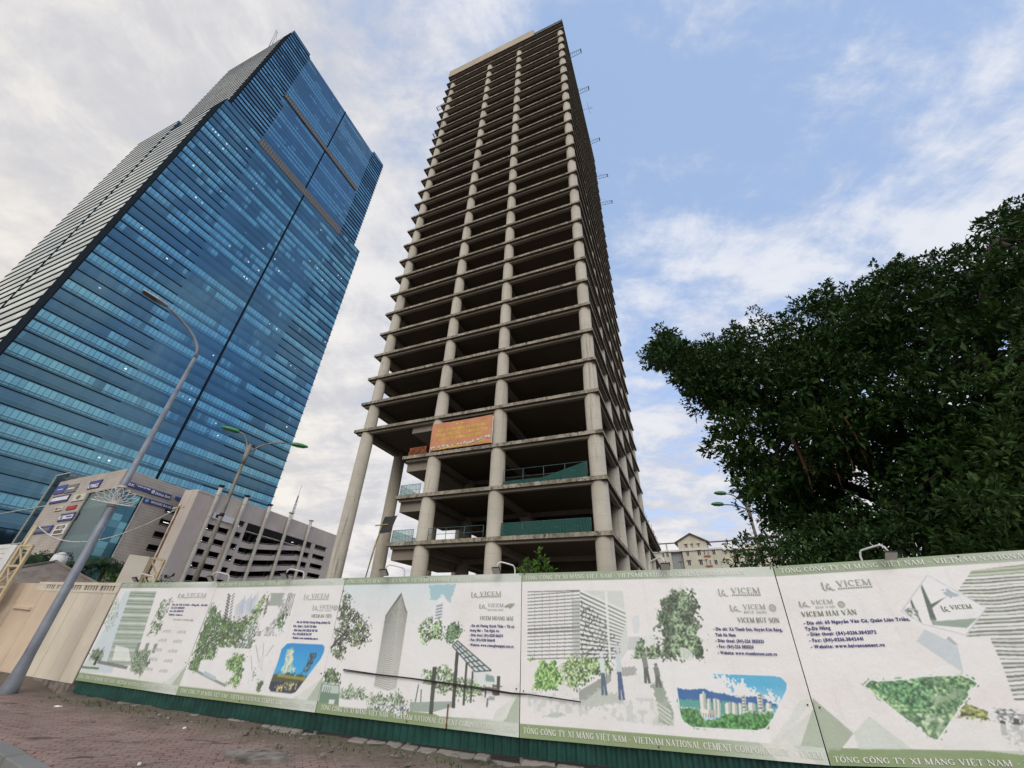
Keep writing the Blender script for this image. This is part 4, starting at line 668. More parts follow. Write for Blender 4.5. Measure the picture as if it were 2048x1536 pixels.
# ================================================================== ground
def ground():
    V = []; F = []; xs = [-3000, -400, -60]+[x*.12-26 for x in range(0, 310)]+[30, 400, 3000]; ys = [-3000, -300, -20, 0]+[3+y*.12 for y in range(0, 130)]+[24, 60, 400, 4000]
    r = vnoise(len(xs), len(ys), 60, 3); r2 = vnoise(len(xs), len(ys), 200, 4)
    for j, y in enumerate(ys):
        for i, x in enumerate(xs):
            z = 0.0
            dy = (y-(8.6-.64*(x+8)))                                   # distance beyond the kerb line
            if -30 < x < 12 and 0 < y < 19: z = (r[j, i]-.5)*.035+(r2[j, i]-.5)*.02
            if dy < 0: z = -.30                                         # the carriageway sheet lies above this
            g = (x+10.67)*-.509+(y-12.67)*-.861                          # distance from the gate line, street side
            if -26 < x < -8.5 and y > 5 and dy > 0: t = max(0, min(1, (3.2-g)/3.2)); z += .24*t*t*(3-2*t)*min(1, max(0, (-10.3-x)/2.5))
            # dirt bank against the fence
            if -11 < x < 8:
                fl = 12.673-(x+10.671)*.44; t = max(0, min(1, 1-(fl-y)/.9)); z += .05*t+r[j, i]*.05*t
            V.append((x, y, z))
    W = len(xs)
    for j in range(len(ys)-1):
        for i in range(W-1): a = j*W+i; F.append((a, a+1, a+W+1, a+W))
    t = NT('brick_paved_sidewalk'); P = t.tc.outputs['Object']
    mp = t.N.new('ShaderNodeMapping'); mp.inputs['Rotation'].default_value = (0, 0, R(-24)); t.L.new(P, mp.inputs[0])
    br = t.N.new('ShaderNodeTexBrick'); t.L.new(mp.outputs[0], br.inputs['Vector']); br.inputs['Scale'].default_value = 1.0; br.inputs['Mortar Size'].default_value = .009; br.inputs['Brick Width'].default_value = .21; br.inputs['Row Height'].default_value = .105
    br.inputs['Color1'].default_value = (.32, .205, .175, 1); br.inputs['Color2'].default_value = (.225, .15, .13, 1); br.inputs['Mortar'].default_value = (.07, .058, .048, 1); br.inputs['Mortar Smooth'].default_value = .4
    n1 = t.noise(.55, 6, .65); n2 = t.noise(1.7, 7, .7); n3 = t.noise(9, 6, .7); n4 = t.noise(.9, 5, .6, sc=(1, 2.2, 1))
    dirt = t.mix(n3, (.10, .08, .058), (.20, .17, .135)); c = t.mix(t.map(n2, .38, .62, 0, .55), br.outputs[0], (.31, .24, .21))
    s = t.sep(P); fl = t.math('SUBTRACT', t.math('MULTIPLY_ADD', s[0], -.44, 7.98), s[1])          # metres in front of the fence line
    near = t.map(t.math('ADD', fl, t.math('MULTIPLY', t.math('SUBTRACT', n1, .5), 2.2)), .25, 1.25, 1, 0)
    c = t.mix(t.math('MULTIPLY', near, .92), c, dirt); c = t.mix(t.map(n1, .55, .72, 0, .75), c, dirt)
    c = t.mix(t.map(n4, .60, .68, 0, .7), c, (.045, .038, .034)); c = t.mix(t.map(t.noise(2.6, 5, .6), .62, .74, 0, .55), c, (.05, .062, .025))
    h = t.math('ADD', t.math('MULTIPLY', br.outputs['Fac'], -.5), t.math('MULTIPLY', n3, .8)); t.bump(h, .55, .03); t.fin(c, .9, 0, .2); M['ground'] = t.m
    o = npmesh('ground', np.array(V), np.array(F), 'ground', None, True); tag(o, kind='structure')
ground()
t = NT('asphalt'); n = t.noise(60, 4, .7); n1 = t.noise(.5, 5, .6); c = t.mix(n, (.035, .035, .036), (.075, .073, .07)); c = t.mix(t.map(n1, .5, .7, 0, .4), c, (.09, .08, .07)); t.bump(n, .4, .01); M['asphalt'] = t.fin(c, .85)
kd = Vector((1, -.64, 0)).normalized(); kn = Vector((kd.y, -kd.x, 0))*1.0            # kn points to the street
if kn.y > 0: kn = -kn
mb = MB(); c = Vector((0, 3.48, -.13)); 
mb.face([c-kd*400+kn*.24, c+kd*400+kn*.24, c+kd*400+kn*30, c-kd*400+kn*30][::-1]); o = mb.build('road', 'asphalt'); tag(o, kind='structure')
kb = MB(); rr = random.Random(3)
for k in range(-16, 10):
    a = Vector((0, 3.48, 0))+kd*(k*1.0+.008); b = a+kd*.984; z = rr.uniform(-.006, .008)
    kb.hexa([a+Vector((0, 0, -.35)), a+kn*.24+Vector((0, 0, -.35)), b+kn*.24+Vector((0, 0, -.35)), b+Vector((0, 0, -.35)), a+Vector((0, 0, .02+z)), a+kn*.22+Vector((0, 0, .012+z)), b+kn*.22+Vector((0, 0, .012+z)), b+Vector((0, 0, .02+z))])
tag(kb.build('kerb', 'kerb', None, None, .012), kind='structure')
# cracked loose slab and rubbish
M['crumb'] = plain('stone_crumbs', (.22, .19, .165), .9, 0, .6, 4, .4)
sl = MB(); pl_ = [(-4.15, 8.25), (-3.7, 8.36), (-3.28, 8.2), (-3.02, 7.92), (-3.2, 7.80), (-3.55, 7.72), (-3.72, 7.82), (-4.0, 7.93)]
sl.face([(x, y, .045) for x, y in pl_][::-1])
for a, b in zip(pl_, pl_[1:]+pl_[:1]): sl.face([(a[0], a[1], -.05), (b[0], b[1], -.05), (b[0], b[1], .045), (a[0], a[1], .045)])
tag(sl.build('paving_slab', 'crumb'), 'broken grey slab lying among the bricks before the bamboo board', 'slab')
def rubbish(x, y, w_, d_, h, rz, mat, lab, seed, z=0.0):
    r = random.Random(seed); bm = bmesh.new(); bmesh.ops.create_icosphere(bm, subdivisions=2, radius=.5)
    for v in bm.verts: v.co = Vector((v.co.x*w_, v.co.y*d_, max(-.2, v.co.z)*h))*(1+r.uniform(-.3, .3))
    me = bpy.data.meshes.new('litter'); bm.to_mesh(me); bm.free(); me.materials.append(M[mat]); o = bpy.data.objects.new('litter', me); col.objects.link(o); o.location = (x, y, z+h*.2); o.rotation_euler = (0, 0, rz); tag(o, lab, 'litter', 'litter on the sidewalk'); return o
M['paper'] = plain('crumpled_paper', (.75, .73, .66), .6, 0, .2, 9); M['bluepk'] = plain('pale_blue_wrapper', (.35, .55, .62), .4, 0, .3, 9)
for x, y, w_, d_, rz, m_, lab in ((-5.87, 10.32, .16, .09, .3, 'paper', 'white crumpled carton beside the bamboo board, near a blue wrapper'), (-5.52, 10.72, .17, .05, .1, 'bluepk', 'pale blue wrapper lying close to the green fence'), (-5.84, 9.83, .09, .06, 1., 'paper', 'small white scrap in front of the crumpled carton'),
                                 (-9.84, 11.56, .16, .07, .2, 'paper', 'flat white paper on the bricks nearest the lamp post'), (-10.2, 12.3, .34, .07, .5, 'paper', 'long pale strip of torn board at the corner of fence and gate'), (-4.9, 7.5, .05, .04, .2, 'paper', 'tiny white scrap near the kerb stones')):
    rubbish(x, y, w_, d_, .045, rz, m_, lab, int(abs(x)*100))
st = MB(); rr = random.Random(9)
for k in range(420):
    i = rr.choice((0, 1, 1, 2, 2, 2, 3, 3)); u = rr.random(); p = P3(i, u, 1, rr.uniform(.03, .18)+rr.expovariate(3.2)); s_ = rr.uniform(.006, .022)*(2.2 if rr.random() < .12 else 1); z = .02+rr.uniform(0, .03)
    q = [Vector((p.x+rr.uniform(-s_, s_)*.4+dx*s_, p.y+dy*s_*.8, z+dz*s_*.8+rr.uniform(-s_, s_)*.25)) for dz in (0, 1) for dx, dy in ((-1, -1), (1, -1), (1, 1), (-1, 1))]; st.hexa(q)
tag(st.build('rubble', 'crumb'), 'scattered rubble and crumbs of stone along the foot of the fence', 'rubble', None, 'stuff')
# weeds along the foot of the fence
def weeds():
    r = np.random.RandomState(4); V = []; F = []
    for k in range(240):
        i = r.choice([0, 0, 1, 2, 2, 3]); u = r.rand(); p = P3(i, u, 1, r.uniform(.02, .55)**1.3+.03); 
        for b in range(6):
            a = r.uniform(0, 6.28); h = r.uniform(.02, .08); w_ = .006; dx, dy = math.cos(a), math.sin(a); z = .05; n = len(V)
            V += [(p.x-dy*w_, p.y+dx*w_, z), (p.x+dy*w_, p.y-dx*w_, z), (p.x+dx*h*.5, p.y+dy*h*.5, z+h)]; F.append((n, n+1, n+2))
    tag(npmesh('weeds', np.array(V), np.array(F), 'leaf_shrub'), 'low weeds growing along the foot of the fence', 'weeds', None, 'stuff')
weeds()

# ================================================================== cream steel gate to the left of the boards
G0 = Vector((-10.70, 12.69, 0)); GD = Vector((-4.9, 2.9, 0)).normalized(); GN = Vector((-GD.y, GD.x, 0)); GN = GN if GN.dot(Vector((0, 0, 0))-G0) > 0 else -GN
def gp(s_, z, off=0.0): return G0+GD*s_+GN*off+Vector((0, 0, z))
def gate_mat(name, c):
    t = NT(name); n = t.noise(.7, 6, .6); st = t.noise(2.0, 6, .6, sc=(3, 3, .2)); c1 = t.mix(t.map(n, .35, .7), tuple(x*.85 for x in c), c); c1 = t.mix(t.map(t.noise(3.5, 5, .6), .58, .8, 0, .25), c1, tuple(x*.6 for x in c))
    z = t.sep(t.tc.outputs['Object'])[2]; c1 = t.mix(t.map(t.math('ADD', z, t.math('MULTIPLY', n, .3)), .1, .5, .6, 0), c1, (.20, .12, .07)); t.bump(n, .2, .03); return t.fin(c1, .62, 0, .3)
M['gate'] = gate_mat('cream_gate_paint', (.76, .68, .55)); M['gate2'] = gate_mat('peach_gate_paint', (.74, .58, .43)); M['gate_dark'] = plain('dark_red_gap', (.09, .035, .03), .8)
gate = empty('steel_gate', G0); tag(gate, 'tall cream painted sheet steel gate with slotted vents along its top', 'gate'); g0 = G0.copy()
def gbox(mb, s0, s1, z0, z1, o0, o1, dz=0.0):
    f = lambda s_, z, o: gp(s_, z+(s_*.028 if z > 1.5 else -s_*.012), o)-g0
    mb.hexa([f(s0, z0, o1), f(s1, z0, o1), f(s1, z0, o0), f(s0, z0, o0), f(s0, z1, o1), f(s1, z1, o1), f(s1, z1, o0), f(s0, z1, o0)])
leaf_edges = [(.03, 1.72), (1.74, 3.6), (3.62, 5.75)]
for k, (a, b) in enumerate(leaf_edges):
    mb = MB(); gbox(mb, a, b, .30, 2.30, 0, .03); r = mb.build('gate_leaf', 'gate' if k < 2 else 'gate2', gate, None, .004)
    if k < 2: mb = MB(); gbox(mb, (a+b)/2-.012, (a+b)/2+.012, .32, 2.28, .031, .036); mb.build('weld_seam', 'truss_paint', r)
mb = MB(); gbox(mb, 5.77, 13.5, .30, 2.52, 0, .035); r = mb.build('gate_leaf', 'gate2', gate, None, .004)
mb = MB(); gbox(mb, 5.9, 7.7, 1.72, 1.80, .036, .10); gbox(mb, 8.0, 8.05, .4, 2.4, .036, .05); mb.build('shelf_bar', 'gate2', r)
mb = MB()                                                                 # top rail with slots
gbox(mb, .0, 6.6, 2.49, 2.57, -.01, .045); gbox(mb, .0, 6.6, 2.302, 2.36, -.008, .042)
segs = [(.28, 1.25), (1.45, 2.45), (2.7, 3.7), (3.95, 4.75), (4.95, 6.0)]; prev = .0
for a, b in segs+[(6.6, 6.6)]: gbox(mb, prev, a, 2.36, 2.49, -.004, .038); prev = b
for a, b in segs:
    for j in range(1, 5): x = a+(b-a)*j/5; gbox(mb, x-.035, x+.035, 2.36, 2.49, 0, .03)
mb.build('vent_rail', 'gate', gate)
mb = MB(); gbox(mb, 0, 6.5, 2.31, 2.5, -.09, -.07); mb.build('vent_backing', 'gate_dark', gate)  # dark red strip closing the slots from behind
mb = MB(); gbox(mb, .05, 13.5, -.2, .292, -.12, .05); mb.build('gate_sill', 'crumb', gate)
# sign pylons: a tall board on a cream lattice frame
def pylon(base, along, h0, h1, w_, board_mat, lab, depth=.45):
    r = empty('sign_pylon', base); tag(r, lab, 'sign pylon', 'sign pylons beside the gate'); al = along.normalized(); pr = Vector((-al.y, al.x, 0)); pr = pr if pr.dot(-base) > 0 else -pr
    mb = MB(); f = lambda a, b, z: al*a+pr*b+Vector((0, 0, z))
    mb.hexa([f(0, .04, h0), f(w_, .04, h0), f(w_, 0, h0), f(0, 0, h0), f(0, .04, h1), f(w_, .04, h1), f(w_, 0, h1), f(0, 0, h1)]); b = mb.build('sign_board', board_mat, r)
    mb = MB(); e = -.0; x0, x1 = -.06, -.06-depth
    for x in (x0, x1): mb.beam(f(x, -.05, 0), f(x, -.05, h1-.03), .09)
    hs = [h0-.2+(h1-h0+.2)*k/3 for k in range(4)]
    for k, z in enumerate(hs): mb.beam(f(x0, -.05, z-.03), f(x1, -.05, z-.03), .07)
    for k in range(3): mb.beam(f(x0 if k % 2 else x1, -.05, hs[k]), f(x1 if k % 2 else x0, -.05, hs[k+1]-.05), .04)
    mb.beam(f(x1, -.05, hs[1]), f(x0, -.05, hs[2]), .035)
    mb.build('lattice_frame', 'truss_paint', r); return r, b, f
pb = Vector((-13.95, 16.36, 0)); r, b, f = pylon(Vector((-13.60, 16.75, 0)), Vector((-.66, -.75, 0)), 2.2, 3.78, .62, 'gate', 'cream sign pylon with a bare back board, below the leaning rusty post', .42)
r, b, f = pylon(Vector((-18.35, 16.35, 0)), Vector((-1, .25, 0)), 2.1, 3.98, 3.4, 'white_paint', 'big white notice board on a cream lattice frame above the gate', .62)
M['greyink'] = plain('grey_print', (.45, .45, .43), .6)
mb = MB(); rr = random.Random(2)
for k in range(9):
    z = 3.85-.17*k; x = .35
    while x < 2.9: w_ = rr.uniform(.12, .5); mb.face([f(x, .043, z-.03), f(x+w_, .043, z-.03), f(x+w_, .043, z), f(x, .043, z)]); x += w_+.07
mb.build('small_print', 'greyink', b)
# rusty post with a cable
rp = empty('rusty_post', (-13.75, 17.2, 0)); tag(rp, 'thin rusty post with an insulator on top holding the pale cable', 'post'); q = MB(); q.tube([(0, 0, 0), (.02, 0, 3), (.03, -.02, 5.78)], .045, 8); q.build('post', 'rust', rp)
q = MB(); q.beam((-.22, 0, 5.72), (.2, 0, 5.80), .06); q.tube([(.03, 0, 5.78), (.03, 0, 5.9)], .05, 8); q.build('insulator', 'truss_paint', rp)
q = MB(); q.tube([(.02+.03*math.sin(z*3), -.06, 5.7-z*.55) for z in range(0, 8)], .014, 6); q.build('down_cable', 'cable', rp)
q = MB(); A_ = Vector((-24.2, 21.9, 5.7)); B_ = Vector((-13.72, 17.18, 5.75)); pts = []
for k in range(25): t = k/24; p = A_.lerp(B_, t); p.z -= 4*t*(1-t)*1.05; pts.append(p)
q.tube(pts, .022, 6); tag(q.build('overhead_cable', 'cable'), 'pale sagging cable hung from the rusty post and passing behind the tall lamp', 'cable')
rp2 = empty('cream_post', (-24.3, 21.9, 0)); tag(rp2, 'thin cream post behind the gate holding the far end of the pale cable', 'post'); q = MB(); q.tube([(0, 0, 0), (0, 0, 5.75)], .06, 8); q.build('post', 'truss_paint', rp2); q = MB(); q.beam((0, 0, 5.2), (-.9, .4, 4.2), .07); q.build('brace', 'truss_paint', rp2)

# ================================================================== street lamps
def tall_lamp():
    o = Vector((-11.79, 12.28, .0)); r = empty('street_lamp', o); tag(r, 'tall grey street lamp with a wire lotus ornament, curving over towards the glass tower', 'street lamp')
    q = MB(); q.tube([(0, 0, -.05), (0, 0, .25), (0, 0, .5), (0, 0, .9), (0, 0, 10.0)], [.19, .17, .14, .115, .062], 14); q.build('pole', 'pole_grey', r)
    q = MB(); q.box(-.16, .16, -.16, .16, -.05, .05); q.tube([(.13, .13, .05), (.13, .13, .12)], .02, 6); q.tube([(-.13, -.13, .05), (-.13, -.13, .12)], .02, 6); q.build('base_plate', 'pole_grey', r)
    dr = Vector((-.66, -.75, 0)).normalized(); pts = [Vector((0, 0, 9.98))]
    for k in range(1, 11): t = k/10; pts.append(dr*(1.55*t**1.7)+Vector((0, 0, 9.98+1.55*t**.75)))
    q = MB(); q.tube(pts, [.058-.02*k/10 for k in range(11)], 10); q.build('curved_arm', 'pole_grey', r)
    q = MB(); e = pts[-1]; d = (dr*.9+Vector((0, 0, .16))).normalized(); s_ = d.cross(Vector((0, 0, 1))).normalized(); u = s_.cross(d)
    w1, w2 = .085, .15; a = e-d*.05; 
    q.hexa([a-s_*w1-u*.04, a+s_*w1-u*.04, a+d*.28+s_*w2-u*.045, a+d*.28-s_*w2-u*.045, a-s_*w1*.8+u*.05, a+s_*w1*.8+u*.05, a+d*.28+s_*w2*.85+u*.05, a+d*.28-s_*w2*.85+u*.05])
    q.hexa([a+d*.281-s_*w2-u*.045, a+d*.281+s_*w2-u*.045, a+d*.80+s_*w2*.92-u*.03, a+d*.80-s_*w2*.92-u*.03, a+d*.281-s_*w2*.85+u*.05, a+d*.281+s_*w2*.85+u*.05, a+d*.80+s_*w2*.8+u*.03, a+d*.80-s_*w2*.8+u*.03])
    h = q.build('lamp_head', 'steel', r, None, .012)
    q = MB(); q.face([a+d*.32-s_*.115-u*.05, a+d*.32+s_*.115-u*.05, a+d*.74+s_*.105-u*.038, a+d*.74-s_*.105-u*.038]); q.build('lamp_lens', 'rust_lens', h)
    # lotus: wire petals in a plane facing the street
    nr = Vector((.69, -.72, 0)); sd_ = Vector((.72, .69, 0)); q = MB()
    def petal(ang, L_, W_):
        ax = sd_*math.sin(R(ang))+Vector((0, 0, 1))*math.cos(R(ang)); pv = sd_*math.cos(R(ang))-Vector((0, 0, 1))*math.sin(R(ang)); out = []
        for k in range(21):
            t = k/20*2*math.pi; yy = (1-math.cos(t))/2*L_; xx = math.sin(t)*W_*(1 if yy < L_*.6 else 1-.55*(yy/L_-.6)/.4); out.append(Vector((0, 0, 4.62))+ax*yy+pv*xx+nr*.13)
        return out
    for ang, L_, W_ in ((0, .78, .17), (-24, .80, .15), (24, .80, .15), (-46, .86, .14), (46, .86, .14), (-66, .92, .12), (66, .92, .12), (-80, .80, .09), (80, .80, .09), (0, .5, .11)): q.tube(petal(ang, L_*.6, W_*.6), .011, 6, 0, False)
    q.tube([Vector((0, 0, 4.62))+sd_*x+Vector((0, 0, .10*x*x-.02))+nr*.14 for x in (-.52, -.35, -.18, 0, .18, .35, .52)], .02, 6); q.tube([(0, 0, 4.54), (0, 0, 4.70)], .125, 12); q.tube([(0, 0, 5.1), (0, 0, 5.16)], .11, 12)
    q.build('lotus_ornament', 'cable', r)
M['rust_lens'] = plain('dusty_lamp_lens', (.20, .165, .12), .35, 0, .3, 12)
tall_lamp()
def lamp_head_green(dirv, at_, parent, L_=.72):
    q = MB(); d = dirv.normalized(); s_ = d.cross(Vector((0, 0, 1))).normalized(); u = s_.cross(d); prof = [(0, .055, .05), (.06, .13, .12), (.3, .165, .155), (.62, .155, .14), (.9, .12, .09), (1.0, .04, .03)]
    rings = []
    for t, w_, h in prof: rings.append([at_+d*L_*t+s_*(w_*math.cos(a))+u*(h*math.sin(a)*(1 if math.sin(a) > 0 else .55)) for a in [2*math.pi*k/14 for k in range(14)]])
    for i in range(len(rings)-1):
        for k in range(14): q.face([rings[i][k], rings[i][(k+1) % 14], rings[i+1][(k+1) % 14], rings[i+1][k]], 0, True)
    q.face(rings[0][::-1]); q.face(rings[-1]); h = q.build('lamp_head', 'green_lamp', parent)
    q = MB(); q.face([at_+d*L_*.32+s_*.09-u*.088, at_+d*L_*.82+s_*.075-u*.08, at_+d*L_*.82-s_*.075-u*.08, at_+d*L_*.32-s_*.09-u*.088]); q.build('lamp_lens', 'lens', h)
def double_lamp(loc, top, d1_, l1, d2_, l2, lab, L_=.75):
    r = empty('twin_street_lamp', loc); tag(r, lab, 'street lamp', 'twin street lamps with green heads')
    q = MB(); q.tube([(0, 0, 0), (0, 0, top*.5), (0, 0, top-.9), (0, 0, top)], [.13, .10, .075, .07], 12); q.tube([(0, 0, top-1.2), (0, 0, top-.1)], [.07, .14], 12); q.build('pole', 'pole_tan', r); q = MB(); q.box(-.22, .22, -.05, .05, top-.12, top-.04); q.tube([(0, 0, top*.62), (0, 0, top*.62+.15)], .11, 12); q.build('bracket', 'blackmetal', r)
    for dd, l, rise in ((d1_, l1, .5), (d2_, l2, .5 if l2 < 1 else -.12)):
        dd = Vector(dd).normalized(); P = [Vector((0, 0, top-.5))]+[dd*(l*t)+Vector((0, 0, top-.5+(rise+.5)*(1-(1-t)**2.6))) for t in (.12, .25, .4, .6, .8, 1.0)]
        q = MB(); q.tube(P, [.05, .045, .042, .04, .036, .034, .032], 8); q.build('lamp_arm', 'pole_tan', r); lamp_head_green(dd+Vector((0, 0, .06)), P[-1]-dd*.06, r, L_)
M['pole_tan'] = plain('weathered_lamp_pole', (.26, .24, .20), .6, .2, .35, 2)
double_lamp((-13.62, 19.76, 0), 9.75, (.84, .55, 0), 1.9, (-.95, -.6, 0), .75, 'twin street lamp with green heads in front of the glass tower', .85)
double_lamp((14.43, 23.99, 0), 8.95, (-.90, .10, 0), 1.10, (-.97, .22, 0), 1.35, 'twin street lamp with green heads half hidden by the dark tree', .72)

# ================================================================== the unfinished concrete tower
M['conc_beam'] = concrete('beam_concrete', (0.27, 0.24, 0.20), (0.15, 0.13, 0.11), 1.0, 0.4)  # lowered in tone with the soffits to paint in interior shade
# local frame: x = along the street front, to the left (u); y = depth (w); z up
TO = Vector((8.178, 32.009, 0)); TU = Vector((-.91783, .39698, 0)); TW = Vector((.39698, .91783, 0))
def tw(p): return TO+TU*p[0]+TW*p[1]+Vector((0, 0, p[2]))-TO
tower = empty('concrete_tower', TO); tag(tower, 'tall unfinished concrete tower of bare floor slabs and round columns', 'building')
ZS = [8.82, 13.28, 17.5]+[21.77+3.7012*k for k in range(27)]                # tops of the slabs
WU, DT, DP = 29.1, 33.6, 58.5
COLU = (.85, 10.45, 17.75, 27.6); COLW = (.85, 8.8, 16.8, 24.8, 32.7)
rr = random.Random(12)
for k, z in enumerate(ZS):
    mb = MB(); u1 = 21.3 if k < 3 else WU; d1_ = DP if k < 3 else DT; th = .34
    # slab; its underside and edge have their own materials; the edge is a little broken
    n = 46; off = [rr.uniform(-.02, .02) for _ in range(n+1)]
    def ring(zz, e): return [(u, -e*o, zz) for u, o in zip([u1*i/n for i in range(n+1)], off)]
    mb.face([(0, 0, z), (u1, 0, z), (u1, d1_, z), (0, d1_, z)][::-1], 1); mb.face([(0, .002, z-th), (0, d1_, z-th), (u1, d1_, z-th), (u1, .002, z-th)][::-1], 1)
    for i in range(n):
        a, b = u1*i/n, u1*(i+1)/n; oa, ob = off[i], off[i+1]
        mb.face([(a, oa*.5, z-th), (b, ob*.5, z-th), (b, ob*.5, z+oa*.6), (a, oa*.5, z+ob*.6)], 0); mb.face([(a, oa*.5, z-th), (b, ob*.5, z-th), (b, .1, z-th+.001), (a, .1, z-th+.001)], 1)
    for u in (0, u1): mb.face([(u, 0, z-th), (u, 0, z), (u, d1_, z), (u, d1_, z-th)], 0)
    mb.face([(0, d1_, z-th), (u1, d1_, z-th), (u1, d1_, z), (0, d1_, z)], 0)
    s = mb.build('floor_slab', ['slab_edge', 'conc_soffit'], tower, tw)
    mb = MB(); bw = .42; e = .003                                             # beams under the slab, set back from the edge
    mb.box(.30, u1-.3, .32, .32+bw, z-th-.24, z-th+e)
    mb.box(.30, .30+bw, .74, d1_-.3, z-th-.30, z-th+e)
    if k >= 3:
        mb.box(27.3, 27.9, .745, DT-.3, z-th-.62, z-th+e)
        for wv in COLW[1:]: mb.box(.725, 27.29, wv-.22, wv+.22, z-th-.42, z-th+e)
    else:
        for wv in COLW[1:]+(40.8, 48.8, 56.8): mb.box(.725, 18, wv-.22, wv+.22, z-th-.42, z-th+e)
    if k < 4: mb.box(18.3, 21.05 if k < 3 else 21.2, .75, 9.2, z-th-(1.15 if k < 3 else .95), z-th+e)
    for uc in (10.45, 17.75): mb.box(uc-.3, uc+.3, .745, d1_-.3, z-th-.5, z-th+.002)
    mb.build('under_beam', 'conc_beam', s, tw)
def column(u, w_, r0, r1, z1, z_sw=21.77):
    mb = MB(); zz = [-.2]; rr_ = [r0]
    for z in ZS:
        if z > z1+.01: break
        r = r0 if z <= z_sw else r1+(r0-r1)*.25*max(0, (60-z)/60)
        zz += [z-.02, z-.018]; rr_ += [r, r*.985]
    mb.tube([(u, w_, z) for z in zz], rr_, 20, 0, True, True); return mb
for iw, wv in enumerate(COLW):
    for iu, uu in enumerate(COLU):
        mb = column(uu, 7.2 if iu == 3 and iw == 1 else wv, .73, .64, ZS[-1]-.2); mb.build('column', 'conc_col', tower, tw)
for wv in (40.8, 48.8, 56.8):
    for uu in (.85, 10.45, 17.75): column(uu, wv, .70, .70, ZS[2]-.2).build('column', 'conc_col', tower, tw)
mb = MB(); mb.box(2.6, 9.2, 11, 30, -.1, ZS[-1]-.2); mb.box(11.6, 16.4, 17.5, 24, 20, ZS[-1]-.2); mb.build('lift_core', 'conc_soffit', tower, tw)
mb = MB(); mb.box(6.8, WU-.02, .03, .28, ZS[-1]+.002, ZS[-1]+3.3); mb.box(WU-.27, WU-.02, .281, DT-.5, ZS[-1]+.002, ZS[-1]+3.3); mb.build('roof_parapet', 'parapet', tower, tw)
def net_mat(name, c, alpha):
    t = NT(name); n = t.noise(2.5, 4, .6); o = t.fin(t.mix(n, tuple(x*.7 for x in c), c), .8); s = t.sep(t.tc.outputs['Object']); g = t.math('FRACT', t.math('MULTIPLY', s[2], 9.0)); g2 = t.math('FRACT', t.math('MULTIPLY', t.math('ADD', s[0], s[1]), 9.0))
    a = t.math('MAXIMUM', t.math('GREATER_THAN', g, .6), t.math('GREATER_THAN', g2, .6)); t.setv(t.b.inputs['Alpha'], t.math('MAXIMUM', a, alpha)); return o
M['netting'] = net_mat('green_safety_net', (.01, .08, .065), .66); M['netting_thin'] = net_mat('worn_blue_net', (.30, .46, .46), .12)
mb = MB(); mb.box(.05, 6.7, .05, .12, ZS[-1]+.002, ZS[-1]+.95); mb.build('roof_net', 'netting', tower, tw)
mb = MB()
for u in (.1, 1.7, 3.3, 4.9): mb.tube([(u, .2, ZS[-1]), (u+.03, .2, ZS[-1]+rr.uniform(1.2, 2.2))], .03, 5)
for u, w_ in ((.1, 3), (.1, 9), (.1, 15), (.1, 21)): mb.tube([(u, w_, ZS[-1]), (u, w_, ZS[-1]+1.1)], .03, 5)
mb.build('starter_bar', 'rust', tower, tw)
# netted guard rails on the lower floors: top-level things standing on the slabs
def rail(name, pts, h, lab, mat='netting', sag=0.0, posts=None, net=True):
    o = TO+TU*pts[0][0]+TW*pts[0][1]+Vector((0, 0, pts[0][2])); r = empty(name, o); tag(r, lab, 'guard rail', 'guard rails on the lower floors of the tower')
    f = lambda p: TO+TU*p[0]+TW*p[1]+Vector((0, 0, p[2]))-o
    q = MB(); n_ = MB()
    for a, b in zip(pts[:-1], pts[1:]):
        a = Vector(a); b = Vector(b); L_ = (b-a).length; m_ = max(1, int(L_/1.8))
        for k in range(m_+1): p = a.lerp(b, k/m_); q.tube([f(p), f(p+Vector((0, 0, h)))], .03, 6)
        for zz in (h*.5, h): q.tube([f(a+Vector((0, 0, zz))), f(b+Vector((0, 0, zz)))], .022, 6)
        if net:
            S_ = 24
            for k in range(S_):
                t0, t1 = k/S_, (k+1)/S_; p0, p1 = a.lerp(b, t0), a.lerp(b, t1); hs = lambda t_3: h*(1 if not sag else max(1-1.35*t_3, .30)); h0, h1 = hs(t0), hs(t1)
                w0, w1 = .05+.04*math.sin(k*1.3), .05+.04*math.sin((k+1)*1.3); d = Vector((0, -1, 0)) if abs((b-a).x) > abs((b-a).y) else Vector((1, 0, 0))
                n_.face([f(p0+d*w0), f(p1+d*w1), f(p1+d*w1*.4+Vector((0, 0, max(.05, h1)))), f(p0+d*w0*.4+Vector((0, 0, max(.05, h0))))], 0, True)
    q.build('rail_frame', 'rail', r)
    if net: n_.build('safety_net', mat, r)
    return r
rail('guard_rail', [(1.7, .35, ZS[0]), (9.6, .35, ZS[0])], 1.15, 'green netted guard rail on the lowest open floor of the unfinished tower')
rail('guard_rail', [(1.7, .35, ZS[1]), (9.6, .35, ZS[1])], 1.5, 'green netting sagging from its rail on the second open floor', sag=.85)
rail('guard_rail', [(11.3, .35, ZS[0]), (17, .35, ZS[0])], 1.1, 'bare grey guard rail between two columns of the lowest open floor', net=False)
rail('guard_rail', [(18.7, .4, ZS[0]), (21.1, .4, ZS[0]), (21.1, 9, ZS[0])], 1.15, 'pale blue netted rail round the lowest slab end', 'netting_thin')
rail('guard_rail', [(18.7, .4, ZS[1]), (21.1, .4, ZS[1]), (21.1, 7, ZS[1])], 1.15, 'pale blue netted rail round the second slab end', 'netting_thin')
